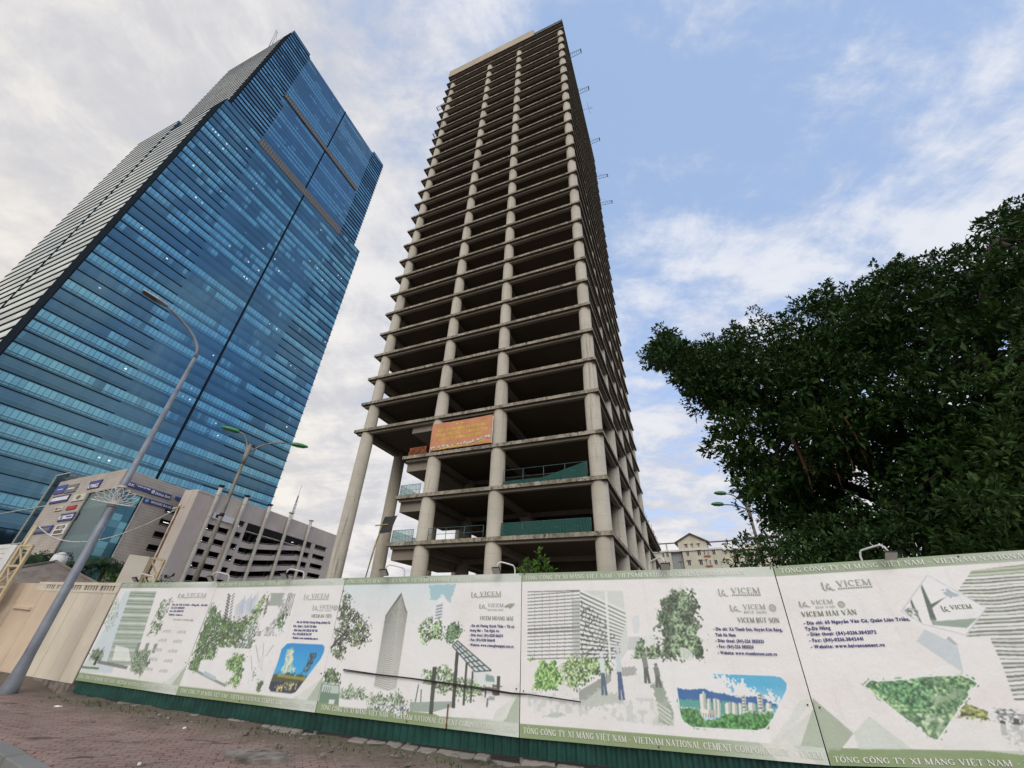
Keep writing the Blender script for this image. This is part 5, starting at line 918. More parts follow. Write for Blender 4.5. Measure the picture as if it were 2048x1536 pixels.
# lattice arms that once held safety nets
def arm(p, d, L_):
    q = MB(); p = Vector(p); d = Vector(d).normalized(); s_ = Vector((0, .38, 0)) if abs(d.x) > .5 else Vector((.38, 0, 0)); e = p+d*L_
    q.tube([p-s_, e-s_], .045, 5); q.tube([p+s_, e+s_], .045, 5)
    for k in range(6): q.tube([p+d*L_*k/5-s_, p+d*L_*k/5+s_], .03, 5)
    q.tube([e-s_*1.1, e+s_*1.1], .11, 6); q.tube([p+Vector((0, 0, 2.2)), e], .015, 4); q.tube([p, p+Vector((0, 0, 2.3))], .03, 5)
    q.build('net_arm', 'blackmetal', tower, tw)
for w_, z in ((6.5, 118.2), (14.0, 117.0), (26.5, 116.5)): arm((-.05, w_, z-1.6), (-1, 0, .1), 2.5)
for z in (107.4, 95.6): arm((-.05, DT-1.5, z), (-1, .2, .1), 2.8)
for w_, z in ((1.5, 107.3), (2.5, 96.9)): arm((WU+.05, w_, z), (1, .1, .1), 2.6)
q = MB(); q.tube([(-.1, 17, 113), (-2.6, 17.2, 112.6)], .03, 5); q.tube([(-1.4, 16.5, 115), (-1.8, 17.6, 111)], .03, 5); q.tube([(-2.2, 17, 113.3), (-2.2, 17, 111.4)], .02, 4); q.build('bent_bar', 'rust', tower, tw)
# thin rusty rod ends along the podium edge
mb = MB()
for k in range(26): w_ = 33+k*.95; mb.tube([(.1, w_, ZS[2]), (.1+rr.uniform(-.2, .2), w_+.1, ZS[2]+rr.uniform(.4, 1.3))], .022, 4)
mb.build('starter_bar', 'rust', tower, tw)
M['orange'] = plain('orange_banner_cloth', (.58, .26, .13), .6, 0, .12, 1.2); M['yellow_ink'] = plain('yellow_ink', (.80, .58, .06), .6, 0, .1); M['leaf_green_ink'] = plain('green_ink', (.07, .22, .05), .6)
# orange congress banner between two columns
def banner():
    u0, u1, z0, z1 = 10.85, 17.95, 17.62, 20.72; W_ = u1-u0; o = TO+TU*u1+TW*(-.05)+Vector((0, 0, z0)); r = empty('orange_banner', o); tag(r, 'orange banner with three lines of yellow capitals, hung between two tower columns', 'banner')
    wv = lambda x, z: .035*math.sin(x*2.3+z*.8)*math.sin(z*1.0+.2)+.02*math.sin(x*5.1-z*2)
    f = lambda x, z, d=0.0: TO+TU*(u1-x)+TW*(-.12-d-wv(x, z))+Vector((0, 0, z0+z-.05*math.sin(math.pi*x/W_)*(z > 2.9)))-o
    mb = MB()
    for i in range(48):
        for j in range(12): x0_, x1_, y0_, y1_ = W_*i/48, W_*(i+1)/48, (z1-z0)*j/12, (z1-z0)*(j+1)/12; mb.face([f(x0_, y0_), f(x1_, y0_), f(x1_, y1_), f(x0_, y1_)], 0, True)
    mb.build('banner_cloth', 'orange', r, None)
    mb = MB()
    for k in range(4): x = .05+(W_-.1)*k/3; mb.beam(f(x, .02, -.16), f(x, 3.0, -.16), .06)
    mb.build('banner_frame', 'steel', r)
    mb = MB()
    for row, (txt, x0, x1, zz) in enumerate((('NHIỆT LIỆT CHÀO MỪNG ĐẠI HỘI ĐẠI BIỂU', .75, 6.35, 2.02), ('ĐẢNG BỘ TỔNG CÔNG TY XI MĂNG VIỆT NAM', .55, 6.55, 1.50), ('LẦN THỨ IX, NHIỆM KỲ 2025 - 2030', 1.1, 5.9, .98))):
        V, F = text_polys(txt, .008, 1.15); b = len(mb.v)
        for x, y in V: mb.v.append(tuple(f(x0+(x1-x0)*x, zz+y*.35, .012+.0)))
        for q in F: mb.f.append(tuple(b+j for j in q)); mb.mi.append(0); mb.sm.append(False)
    mb.build('yellow_lettering', 'yellow_ink', r)
    mb = MB()                                                          # two small emblems, flowers and the yellow ribbon
    for cx in (3.0, 3.55):
        for k in range(5): a = 2*math.pi*k/5+.3; b = a+math.pi/5; c = a-math.pi/5; mb.face([f(cx, 2.72, .012+.0005*k), f(cx+.07*math.cos(c), 2.72+.07*math.sin(c), .012+.0005*k), f(cx+.16*math.cos(a), 2.72+.16*math.sin(a), .012+.0005*k), f(cx+.07*math.cos(b), 2.72+.07*math.sin(b), .012+.0005*k)], 1)
    rb = [(1.2, .08), (3, .10), (5, .20), (6.3, .36), (7.05, .52)]
    for a, b in zip(rb[:-1], rb[1:]): mb.face([f(a[0], a[1]-.03, .011), f(b[0], b[1]-.03, .011), f(b[0], b[1]+.06, .011), f(a[0], a[1]+.06, .011)], 1)
    r_ = random.Random(3)
    for k in range(30):
        x = r_.uniform(.1, 7.0); zz = .18+(.05 if x < 3.5 else .05+.12*(x-3.5))+r_.uniform(-.08, .16); s_ = r_.uniform(.08, .17); lev = .013+.0012*k
        mb.face([f(x-s_*1.2, zz-s_, lev), f(x+s_*1.1, zz-s_*.8, lev), f(x+s_*.3, zz-s_*.2, lev)], 3)
        for j in range(6):
            a = 2*math.pi*j/6; ca, sa = math.cos(a), math.sin(a); mb.face([f(x, zz, lev+.0003), f(x+s_*(ca*.7-sa*.3), zz+s_*(sa*.7+ca*.3), lev+.0003+.0001*j), f(x+s_*ca, zz+s_*sa, lev+.0003+.0001*j), f(x+s_*(ca*.7+sa*.3), zz+s_*(sa*.7-ca*.3), lev+.0003+.0001*j)], 2)
    mb.build('flower_print', ['yellow_ink', 'yellow_ink', 'white_paint', 'leaf_green_ink'], r)
banner()
cl = MB(); f = lambda x, z, d=0.0: TO+TU*(18.6+x)+TW*(.3+d)+Vector((0, 0, ZS[2]+z))
for k in range(12):
    x0, x1 = 2.2*k/12, 2.2*(k+1)/12; g = lambda x: .12*math.sin(x*7)
    for j in range(4): z0, z1 = .95*j/4, .95*(j+1)/4; cl.face([f(x0, z0+g(x0)*.3+.05, g(x0+z0)), f(x1, z0+g(x1)*.3+.05, g(x1+z0)), f(x1, z1+g(x1)*.3+.05, g(x1+z1)), f(x0, z1+g(x0)*.3+.05, g(x0+z1))], 0, True)
M['rust_cloth'] = plain('brown_red_tarpaulin', (.24, .075, .03), .8, 0, .4, 2); tag(cl.build('tarpaulin', 'rust_cloth'), 'creased brown red tarpaulin hung beside the orange banner', 'tarpaulin')
# torn black sheet on a yellow mast in front of the thin rear column
ms = empty('yellow_mast', tuple(TO+TU*26.3+TW*4.2)); tag(ms, 'slanting yellow mast with a torn black sheet, against the rear round column', 'mast'); q = MB(); q.tube([(-.75, -.2, 0), (-.1, 0, 7.5), (.32, 0, 10.9)], .07, 8)
M['mast_yellow'] = plain('yellow_mast_paint', (.42, .29, .05), .6, 0, .3, 3)
q.build('pole', 'mast_yellow', ms); q = MB(); e = [(.25, 10.75), (.45, 11.2), (.5, 12.0), (.62, 12.55), (1.3, 12.6), (2.0, 12.75), (1.85, 12.2), (1.7, 11.6), (1.6, 10.9), (1.0, 10.85), (.55, 10.65)]
q.face([(x-.05, -.05, z) for x, z in e]); q.face([(x-.05, -.0, z+.02) for x, z in e][::-1]); q.build('torn_sheet', 'blackmetal', ms); q = MB(); q.beam((-.3, -.08, 11.55), (1.1, -.08, 11.75), .10); q.build('cross_bar', 'mast_yellow', ms)
q = MB(); q.tube([(.75, -.1, 10.75), (.3, -.1, 10.7), (.05, -.1, 9.6), (-.4, -.1, 4)], .03, 6); q.build('hanging_cable', 'cable', ms)

# ================================================================== glass skyscraper
# local frame: x = u along the front, y = w depth, z
GO = Vector((-157.8, 105.7, 0)); GRZ = math.atan2(91.9, 38.0)
glass = empty('glass_skyscraper', GO, GRZ); tag(glass, 'blue glass skyscraper with dark floor ledges and two brown louvre bands', 'building')
def glass_mat(name, axis, flh, cellw, base, lit, boost=1.0, lamps=True, reflect=.75):
    """curtain wall: per floor a spandrel strip and a window strip with cells; some runs of windows have pale blinds"""
    t = NT(name); s = t.sep(t.tc.outputs['Object']); u = s[axis]; z = t.math('SUBTRACT', s[2], 241.2-flh*60)
    fz = t.math('DIVIDE', z, flh); fi = t.math('FLOOR', fz); fr = t.math('FRACT', fz); cu = t.math('DIVIDE', u, cellw); ci = t.math('FLOOR', cu); cf = t.math('FRACT', cu)
    run = t.noise(1.0, 3, .7, vec=t.comb(t.math('MULTIPLY', ci, .085), t.math('MULTIPLY', fi, 3.77), 0)); wn = t.white(t.comb(ci, fi, 0)); wn2 = t.white(t.comb(t.math('FLOOR', t.math('DIVIDE', ci, 5.0)), fi, 7)); fw = t.white(t.comb(fi, 3, 5))
    big = t.noise(.02, 3, .5)  # broad tone patches paint soft cloud reflections into the glass colour
    k = t.math('ADD', t.math('MULTIPLY', t.math('SUBTRACT', run, .5), 2.2), t.math('MULTIPLY', t.math('SUBTRACT', fw, .5), .9)); k = t.math('ADD', k, t.math('MULTIPLY', t.math('SUBTRACT', wn2, .5), .35))
    blinds = t.map(k, -.10, .10); blinds = t.math('MULTIPLY', blinds, t.map(t.math('MULTIPLY_ADD', wn, .5, .75), .3, 1.2, .35, 1))
    win = t.math('MULTIPLY', t.math('GREATER_THAN', fr, .34), t.math('LESS_THAN', fr, .90)); low = t.math('MULTIPLY', t.math('GREATER_THAN', fr, .16), t.math('LESS_THAN', fr, .26))
    mul = t.math('MULTIPLY', t.math('GREATER_THAN', cf, .10), t.math('LESS_THAN', cf, .97))
    m1 = t.math('MULTIPLY', t.math('MULTIPLY', t.math('ADD', win, t.math('MULTIPLY', low, .6)), blinds), mul)
    c = t.mix(t.map(t.noise(.35, 4, .6, vec=t.comb(ci, t.math('MULTIPLY', fi, 9.1), 1)), .35, .65), tuple(x*.8 for x in base), base)
    c = t.mix(t.map(big, .36, .66), tuple(x*.62 for x in base), c); c = t.mix(t.math('MULTIPLY', win, .35), c, tuple(x*1.25 for x in base)); c = t.mix(m1, c, lit)
    seam = t.math('MAXIMUM', t.math('LESS_THAN', fr, .035), t.math('MULTIPLY', t.math('GREATER_THAN', fr, .5), t.math('LESS_THAN', fr, .52))); c = t.mix(t.math('MULTIPLY', seam, .5), c, tuple(x*.35 for x in base))
    t.fin(c, .07, 1.0, .5)
    # glass panes are never quite plane: each mirrors a slightly different bit of sky
    wob = t.N.new('ShaderNodeCombineXYZ'); 
    nv = t.N.new('ShaderNodeTexWhiteNoise'); t.L.new(t.comb(ci, fi, 2), nv.inputs['Vector']); g = t.N.new('ShaderNodeNewGeometry')
    a = t.N.new('ShaderNodeVectorMath'); a.operation = 'SUBTRACT'; t.L.new(nv.outputs['Color'], a.inputs[0]); a.inputs[1].default_value = (.5, .5, .5)
    b = t.N.new('ShaderNodeVectorMath'); b.operation = 'SCALE'; t.L.new(a.outputs[0], b.inputs[0]); b.inputs['Scale'].default_value = .018
    d = t.N.new('ShaderNodeVectorMath'); d.operation = 'ADD'; t.L.new(g.outputs['Normal'], d.inputs[0]); t.L.new(b.outputs[0], d.inputs[1]); n = t.N.new('ShaderNodeVectorMath'); n.operation = 'NORMALIZE'; t.L.new(d.outputs[0], n.inputs[0]); t.L.new(n.outputs[0], t.b.inputs['Normal'])
    # window glass over blinds: part mirror, part what stands behind it
    df = t.N.new('ShaderNodeBsdfDiffuse'); t.L.new(t.mix(m1, tuple(x*.35 for x in base), tuple(x*1.0 for x in lit)), df.inputs[0]); mx = t.N.new('ShaderNodeMixShader'); mx.inputs[0].default_value = reflect; o = t.N['Material Output']; t.L.new(df.outputs[0], mx.inputs[1]); t.L.new(t.b.outputs[0], mx.inputs[2])
    if lamps:                                                                # a few ceiling lamps burn inside
        zone = t.map(t.noise(.05, 3, .6, vec=t.comb(u, t.math('MULTIPLY', fi, 9.0), 0)), .56, .62); cell = t.math('GREATER_THAN', t.white(t.comb(ci, fi, 21)), .90)
        dot = t.math('MULTIPLY', t.math('MULTIPLY', t.math('GREATER_THAN', fr, .55), t.math('LESS_THAN', fr, .66)), t.math('MULTIPLY', t.math('GREATER_THAN', cf, .3), t.math('LESS_THAN', cf, .75)))
        em = t.N.new('ShaderNodeEmission'); em.inputs[0].default_value = (1, .97, .9, 1); t.setv(em.inputs[1], t.math('MULTIPLY', t.math('MULTIPLY', zone, cell), t.math('MULTIPLY', dot, 1.1))); ad = t.N.new('ShaderNodeAddShader'); t.L.new(mx.outputs[0], ad.inputs[0]); t.L.new(em.outputs[0], ad.inputs[1]); t.L.new(ad.outputs[0], o.inputs[0])
    else: t.L.new(mx.outputs[0], o.inputs[0])
    return t.m
BL, LT = (.12, .235, .315), (.20, .45, .54)
M['gl_low'] = glass_mat('office_glass', 0, 4.72, 1.55, BL, LT)
M['gl_top'] = glass_mat('hotel_glass', 0, 3.45, 1.6, (.125, .245, .35), (.165, .36, .48), lamps=False)
M['gl_side'] = glass_mat('side_glass', 1, 4.72, 1.55, (.46, .54, .50), (.55, .66, .62), lamps=False, reflect=.9)  # paler copy of the glass: bright mirrored sky painted into its colour
M['ledge'] = plain('dark_ledge', (.018, .026, .035), 1.0, 0, .2, .3, 0, 0.0); 
t = NT('brown_louvres'); s = t.sep(t.tc.outputs['Object']); f1 = t.math('FRACT', t.math('DIVIDE', s[0], 1.55)); f2 = t.math('FRACT', t.math('DIVIDE', s[2], .7)); c = t.mix(t.noise(.3, 4, .6), (.10, .085, .075), (.17, .145, .12)); c = t.mix(t.math('LESS_THAN', f1, .16), c, (.34, .32, .28)); c = t.mix(t.math('MULTIPLY', t.math('LESS_THAN', f2, .3), .5), c, (.05, .04, .035)); M['brownlouv'] = t.fin(c, .6)
def faces(mb, x0, x1, y0, y1, z0, z1): 
    mb.face([(x0, y0, z0), (x1, y0, z0), (x1, y0, z1), (x0, y0, z1)], 0); mb.face([(x0, y1, z0), (x0, y0, z0), (x0, y0, z1), (x0, y1, z1)], 1); mb.face([(x1, y0, z0), (x1, y1, z0), (x1, y1, z1), (x1, y0, z1)], 0); mb.face([(x1, y1, z0), (x0, y1, z0), (x0, y1, z1), (x1, y1, z1)], 0); mb.face([(x0, y0, z1), (x1, y0, z1), (x1, y1, z1), (x0, y1, z1)], 2)
mb = MB(); faces(mb, -2.5, 105, 0, 46, 0, 241.2); mb.build('lower_block', ['gl_low', 'gl_side', 'ledge'], glass)
mb = MB(); faces(mb, -2.5, 60, 49, 88, 0, 255); mb.build('rear_wing', ['gl_low', 'gl_side', 'ledge'], glass)
mb = MB(); mb.box(2.5, 60, 46.01, 48.99, 0, 250); mb.build('recess', 'ledge', glass)
mb = MB(); faces(mb, 0, 99.4, .6, 62, 241.21, 345); mb.build('upper_block', ['gl_top', 'gl_side', 'ledge'], glass)
mb = MB(); faces(mb, .0, 14.6, .61, 20, 345.01, 349); faces(mb, 86.6, 99.4, .61, 20, 345.01, 349); mb.build('crown', ['gl_top', 'gl_side', 'ledge'], glass)
# near-black strips paint in the shadowy zone between front and mirrored side
mb = MB(); mb.box(-2.9, -2.51, .3, 10, 0, 241.0); mb.box(-.45, -.01, 1.0, 8, 241.3, 344); mb.build('corner_dark_strip', 'ledge', glass)
# ledges on the sides of the front, leaving a smooth centre
mb = MB(); mb2 = MB()
for k in range(51):
    z = 241.2-4.72*k
    if z < 8: break
    ul = 19+(241-z)*.0645; ur = 84.5-(240-z)*.075
    mb.box(-2.8, ul, -.25, -.003, z-.12, z+.12); mb2.box(ur, 105.5, -.25, -.003, z-.12, z+.12)
mb.build('front_ledges', 'ledge', glass); mb2.build('front_ledges', 'ledge', glass)
mb = MB(); mb2 = MB()
for k in range(31):
    z = 241.5+3.45*k; ul = 15.5+(2.8 if z < 282 else 0)+(345-z)*.01; mb.box(-.3, ul, .2, .597, z-.15, z+.15); mb2.box(85.5, 99.8, .2, .597, z-.15, z+.15)
mb.build('upper_ledges', 'ledge', glass); mb2.build('upper_ledges', 'ledge', glass)
mb = MB(); mb2 = MB()
for k in range(51):
    z = 241.2-4.72*k
    if z < 8: break
    mb.box(-2.60, -2.503, 10.2, 45.5, z-.55, z+.55); mb2.box(-2.60, -2.503, 49.2, 88.3, z-.55, z+.55)
for k in range(1, 4): z = 241.2+4.72*k; mb2.box(-2.60, -2.503, 49.2, 88.3, z-.55, z+.55)
mb3 = MB()
for k in range(23): z = 246+4.4*k; mb3.box(-.10, -.003, 8.2, 62.1, z-.6, z+.6)
for q in (mb, mb2, mb3): q.build('side_ledges', 'ledge', glass)
mb = MB(); mb.box(16, 84.5, -.12, .595, 288, 291.6); mb.build('louvre_band', 'brownlouv', glass); mb = MB(); mb.box(19, 85, -.22, -.012, 236, 241.8); mb.build('louvre_band', 'brownlouv', glass)
mb = MB(); mb.box(52.6, 53.6, -.12, -.004, 8, 235.9); mb.box(52.0, 52.7, .3, .594, 242, 345.2); mb.build('centre_groove', 'ledge', glass)
# plant and a small jib on the roof behind the crown
mb = MB(); mb.box(1, 14, 22, 33, 345.01, 351); mb.box(3, 12, 24, 30, 351.01, 355)
for k in range(5): mb.beam((1+k*3, 21.8, 345), (1+k*3, 21.8, 356), .5)
mb.build('roof_plant', 'blackmetal', glass)
mb = MB()
for dx in (0, 1.2): mb.tube([(2+dx, 30, 352), (-3+dx, 22, 366)], .18, 5)
for k in range(9): t_0 = k/9; mb.tube([(2-5*t_0, 30-8*t_0, 352+14*t_0), (3.2-5*(t_0+.1), 30-8*(t_0+.1), 352+14*(t_0+.1))], .1, 4)
mb.tube([(6, 30, 355), (5, 30, 365)], .2, 5); mb.tube([(5, 30, 365), (-3, 22, 366)], .08, 4); mb.build('maintenance_crane', 'steel', glass)

# ================================================================== car park with clad corner, signs and exhaust pipes
CA = Vector((-88.0, 90.4, 0)); C1 = Vector((.25, .968, 0)).normalized(); N1 = Vector((C1.y, -C1.x, 0)); CL = Vector((-.902, .431, 0)).normalized(); NL = Vector((-CL.y, CL.x, 0)); NL = NL if NL.dot(-CA) > 0 else -NL
CB = Vector((-76.9, 105.2, 0)); C2 = Vector((.24, .971, 0)).normalized(); N2 = Vector((C2.y, -C2.x, 0))
park = empty('parking_garage', CA); tag(park, 'grey car park with clad sign wall, dark parking openings and five tall exhaust pipes', 'building')
def fr(O, D, N):
    return lambda s_, z, o=0.0: O+D*s_+N*o+Vector((0, 0, z))-CA
f1, fL, f2 = fr(CA, C1, N1), fr(CA, CL, NL), fr(CB, C2, N2)
def bx(mb, f, s0, s1, z0, z1, o0, o1, mi=0, dz=0.0):
    mb.hexa([f(s0, z0, o1), f(s1, z0+dz, o1), f(s1, z0+dz, o0), f(s0, z0, o0), f(s0, z1, o1), f(s1, z1+dz, o1), f(s1, z1+dz, o0), f(s0, z1, o0)], mi)
t = NT('ribbed_cladding'); z = t.sep(t.tc.outputs['Object'])[2]; fz = t.math('FRACT', t.math('DIVIDE', z, .62)); n = t.noise(.25, 6, .6); n2 = t.noise(1.5, 5, .6); c = t.mix(t.map(n, .35, .65), (.42, .375, .33), (.52, .465, .405)); c = t.mix(t.map(n2, .5, .75, 0, .3), c, (.24, .22, .2)); c = t.mix(t.math('MULTIPLY', t.math('LESS_THAN', fz, .2), .4), c, (.2, .18, .16)); t.bump(t.math('LESS_THAN', fz, .12), .4, .05); M['clad'] = t.fin(c, .8)
def pane_mat(name, a, b, pw, ph):
    t = NT(name); s = t.sep(t.tc.outputs['Object']); u = t.math('ADD', t.math('MULTIPLY', s[0], .6), t.math('MULTIPLY', s[1], .8)); fu = t.math('DIVIDE', u, pw); fz = t.math('DIVIDE', s[2], ph); w_ = t.white(t.comb(t.math('FLOOR', fu), t.math('FLOOR', fz), 0))
    c = t.mix(t.map(w_, .55, .8), a, b); g = t.math('MAXIMUM', t.math('LESS_THAN', t.math('FRACT', fu), .06), t.math('LESS_THAN', t.math('FRACT', fz), .05)); c = t.mix(t.math('MULTIPLY', g, .7), c, (.05, .08, .09)); return t.fin(c, .1, .9)
M['pane'] = pane_mat('corner_glass', (.06, .15, .20), (.16, .36, .42), 1.9, 1.48); M['pane_dark'] = pane_mat('dark_corner_glass', (.045, .10, .12), (.07, .16, .17), 2.4, 2.9)  # left face of the corner has a darker tint and larger panes
M['annex'] = pane_mat('annex_glass', (.10, .13, .14), (.17, .19, .19), 4.0, 4.2); M['trim'] = plain('pale_trim', (.52, .54, .46), .5)
mb = MB(); bx(mb, f1, 6.2, 12.4, 0, 31.5, -.6, 0); bx(mb, f1, 0, 6.2, 26.9, 31.5, -.6, 0); bx(mb, f1, 12.4, 18.3, 26.5, 31.6, -.6, 0); bx(mb, f1, 18.3, 22.5, 0, 31.6, -.6, 0)
tops = [26.4-2.95*k for k in range(8)]
for k, z in enumerate(tops): bx(mb, f1, 12.401, 18.299, max(0, z-2.95), z-1.5, -.5, -.002)
bx(mb, fL, 12.2, 31.5, 0, 31.9, -.6, 0); bx(mb, fL, .61, 12.2, 27.1, 31.7, -.6, -.002); mb.build('clad_wall', 'clad', park)
mb = MB(); bx(mb, f1, .3, 6.2, 0, 26.9, -.5, -.25); mb.build('corner_glass', 'pane', park); mb = MB(); bx(mb, fL, .3, 12.2, 0, 27.1, -.5, -.25); mb.build('corner_glass', 'pane_dark', park)
mb = MB(); bx(mb, f1, 6.05, 6.25, 0, 26.9, 0, .12); bx(mb, f1, 0, 6.2, 26.85, 27.0, 0, .12); mb.build('glass_trim', 'trim', park)
mb = MB(); bx(mb, fL, 31.51, 39, 0, 34.5, -9, -.8); a_ = mb.build('side_annex', 'annex', park); mb = MB(); bx(mb, fL, 38.8, 39.05, 0, 34.7, -.9, -.6); bx(mb, fL, 31.51, 39.05, 34.5, 34.75, -.79, -.55)
for z in (8, 17, 26): bx(mb, fL, 31.51, 60, z, z+.2, -.85, -.6)
mb.build('pale_frame', 'trim', a_)
mb = MB(); bx(mb, f2, -4.4, 1.3, 0, 29.9, -4.0, .3); bx(mb, f2, -4.4, 1.3, 29.9, 30.4, -4.0, .4); mb.build('stair_tower', 'conc_park', park, None, .05)
# sloping floors behind openings
mb = MB(); bx(mb, f2, 1.3, 53, 26.6, 31.6, -.4, 0)                       # blank upper wall
bx(mb, f2, 8.9, 11.0, 0, 26.6, -.4, -.002); bx(mb, f2, 43.0, 44.7, 0, 26.6, -.4, -.002); bx(mb, f2, 51.4, 56, 0, 31.6, -.4, -.002); bx(mb, f2, 13.1, 14.0, 0, 26.6, -.4, -.002)
bx(mb, f2, 1.31, 8.89, 23.6, 26.598, -.4, -.004)
for k in range(9):
    z = 23.55-2.95*k
    if z < 2: break
    bx(mb, f2, 1.31, 8.89, z-2.95, z-1.5, -.35, -.004)
    zz = z+2.95; bx(mb, f2, 11.01, 13.09, zz-2.95, zz-1.5, -.35, -.004); bx(mb, f2, 44.71, 51.39, zz-2.95, zz-1.5, -.35, -.004)
    # ramp spandrels: rising to the right in soft steps
    pts = [(14.01, 21.9-1.8), (17.5, 21.9-1.7), (27.4, 21.75-.1), (36.5, 23.1), (42.99, 23.3)]
    for (s0, a), (s1, b) in zip(pts[:-1], pts[1:]):
        dz = -2.95*k; mb.hexa([f2(s0, a+dz, -.004), f2(s1, b+dz, -.004), f2(s1, b+dz, -.35), f2(s0, a+dz, -.35), f2(s0, a+dz+1.5, -.004), f2(s1, b+dz+1.25, -.004), f2(s1, b+dz+1.25, -.35), f2(s0, a+dz+1.5, -.35)])
mb.build('facade_wall', 'conc_park', park)
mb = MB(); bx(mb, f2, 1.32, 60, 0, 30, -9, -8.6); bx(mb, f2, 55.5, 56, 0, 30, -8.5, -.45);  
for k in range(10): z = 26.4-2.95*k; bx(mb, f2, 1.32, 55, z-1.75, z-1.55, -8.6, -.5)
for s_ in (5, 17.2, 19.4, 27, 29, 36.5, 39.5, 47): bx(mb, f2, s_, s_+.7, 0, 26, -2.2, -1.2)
mb.build('parking_floors', 'dark', park); mb = MB(); bx(mb, f1, 12.3, 18.4, 0, 26.5, -4, -3.6); bx(mb, fL, 9, 38, 0, 26, -12, -4); mb.build('dark_inside', 'dark', park)  # interior shade put into a near-black colour on floors and backing
mb = MB(); bx(mb, f2, 14.02, 42.98, 24.4, 24.6, -8, -.5); mb.build('ramp_slab', 'conc_park', park)
rl = MB()
for k in range(8):
    z = 23.55-2.95*k
    for s0, s1, zz in ((1.35, 8.85, z), (11.05, 13.05, z+2.95), (44.75, 51.35, z+2.95)):
        rl.beam(f2(s0, zz-1.5+.28, -.1), f2(s1, zz-1.5+.28, -.1), .07); n_ = int((s1-s0)/.9)+1
        for j in range(n_+1): rl.beam(f2(s0+(s1-s0)*j/n_, zz-1.5, -.1), f2(s0+(s1-s0)*j/n_, zz-1.22, -.1), .05)
    for (s0, a), (s1, b) in zip(pts[:-1], pts[1:]): rl.beam(f2(s0, a+1.78-2.95*k, -.1), f2(s1, b+1.53-2.95*k, -.1), .07)
    rl.beam(f1(12.5, tops[k]-1.22, -.15), f1(18.2, tops[k]-1.22, -.15), .07)
rl.build('guard_rails', 'conc_park', park)
def lit(name, col_, e):
    t = NT(name); t.fin(col_, .5); t.b.inputs['Emission Color'].default_value = (*col_, 1); t.b.inputs['Emission Strength'].default_value = e; M[name] = t.m
lit('tube_lamp', (1, .97, .88), 1.6)
mb = MB(); rr = random.Random(8)
for s_, z in ((3.2, 22.9), (3.0, 19.9), (3.1, 14.1), (12.3, 25.6), (14.9, 19.9), (14.8, 17.0), (20.8, 24.9), (21.2, 23.6), (36.0, 25.6), (27.5, 13.6), (28.5, 16.8)): mb.beam(f2(s_, z, -2.5), f2(s_+1.1, z-.05, -2.1), .16, .10)
mb.beam(f1(14.2, 23.0, -1.2), f1(15.6, 23.0, -1.2), .14, .1); mb.beam(f1(14.0, 25.5, -1.2), f1(14.9, 25.5, -1.2), .14, .1); mb.build('tube_lamps', 'tube_lamp', park)
for s_ in (1.0, 9.9, 19.1, 28.5, 38.6):
    mb = MB(); p = [f2(s_, z, .55) for z in [0]+[3+z*4.2 for z in range(7)]+[32.5]]; mb.tube(p, .48, 14, 0)
    for z in (6, 12, 18.5, 25, 30.5): mb.tube([f2(s_, z, .55), f2(s_, z+.16, .55)], .54, 14, 0)
    o = mb.build('exhaust_pipe', 'duct', park) if 'duct' in M else None
    if o is None:
        M['duct'] = concrete('duct_metal', (.52, .49, .44), (.26, .22, .18), 1.0, .5); o = mb.build('exhaust_pipe', 'duct', park)
    mb = MB(); mb.tube([f2(s_, 32.5, .55), f2(s_, 32.52, .55), f2(s_, 32.9, .55)], [.3, .3, .62], 12); mb.tube([f2(s_, 32.91, .55), f2(s_, 33.15, .55)], .78, 12); mb.build('pipe_cap', 'blackmetal' if s_ < 20 else 'duct', o)
mb = MB(); bx(mb, f2, 2.0, 8.7, 25.0, 26.4, 0, .5); o = mb.build('air_unit', 'white_paint', park); mb = MB(); bx(mb, f2, 2.9, 3.6, 25.3, 26.2, .501, .52); mb.build('dark_grille', 'dark', o)
# signs
M['s_navy'] = plain('navy_sign', (.045, .05, .22), .4, 0, .15); M['s_blue'] = plain('blue_sign', (.05, .10, .33), .4, 0, .15); M['s_grey'] = plain('grey_sign', (.20, .20, .19), .4); M['s_cream'] = plain('cream_sign', (.62, .62, .50), .5); M['s_red'] = plain('red_sign', (.42, .02, .03), .4); M['s_white'] = plain('white_sign_face', (.82, .83, .80), .4); M['s_teal'] = plain('teal_mark', (.15, .45, .6), .4); M['s_brown'] = plain('brown_mark', (.17, .12, .10), .5)
def sign(f, s0, s1, z0, z1, mat, txts=(), extra=()):
    mb = MB(); bx(mb, f, min(s0, s1), max(s0, s1), z0, z1, .02, .25); o = mb.build('wall_sign', mat, park, None, .03); W_, H_ = s1-s0, z1-z0
    for k, (txt, x0, x1, y0, y1, m_) in enumerate(txts):
        V, F = text_polys(txt, .03); q = MB()
        for x, y in V: q.v.append(tuple(f(s0+W_*(x0+(x1-x0)*x), z0+H_*(y0+(y1-y0)*y), .262)))
        for g in F: q.f.append(g); q.mi.append(0); q.sm.append(False)
        q.build('sign_lettering', m_, o)
    for (x0, x1, y0, y1, m_, shp) in extra:
        q = MB()
        if shp == 'disc': cx, cy, rx, ry = (x0+x1)/2, (y0+y1)/2, (x1-x0)/2, (y1-y0)/2; q.face([f(s0+W_*(cx+rx*math.cos(a)), z0+H_*(cy+ry*math.sin(a)), .258) for a in [2*math.pi*k/18 for k in range(18)]])
        else: q.face([f(s0+W_*x, z0+H_*y, .258) for x, y in ((x0, y0), (x1, y0), (x1, y1), (x0, y1))])
        q.build('sign_mark', m_, o)
sign(f1, .5, 6.9, 28.0, 29.1, 's_navy', [('IBK기업은행', .13, .97, .25, .78, 's_white')], [(.02, .10, .3, .8, 's_teal', 'disc')])
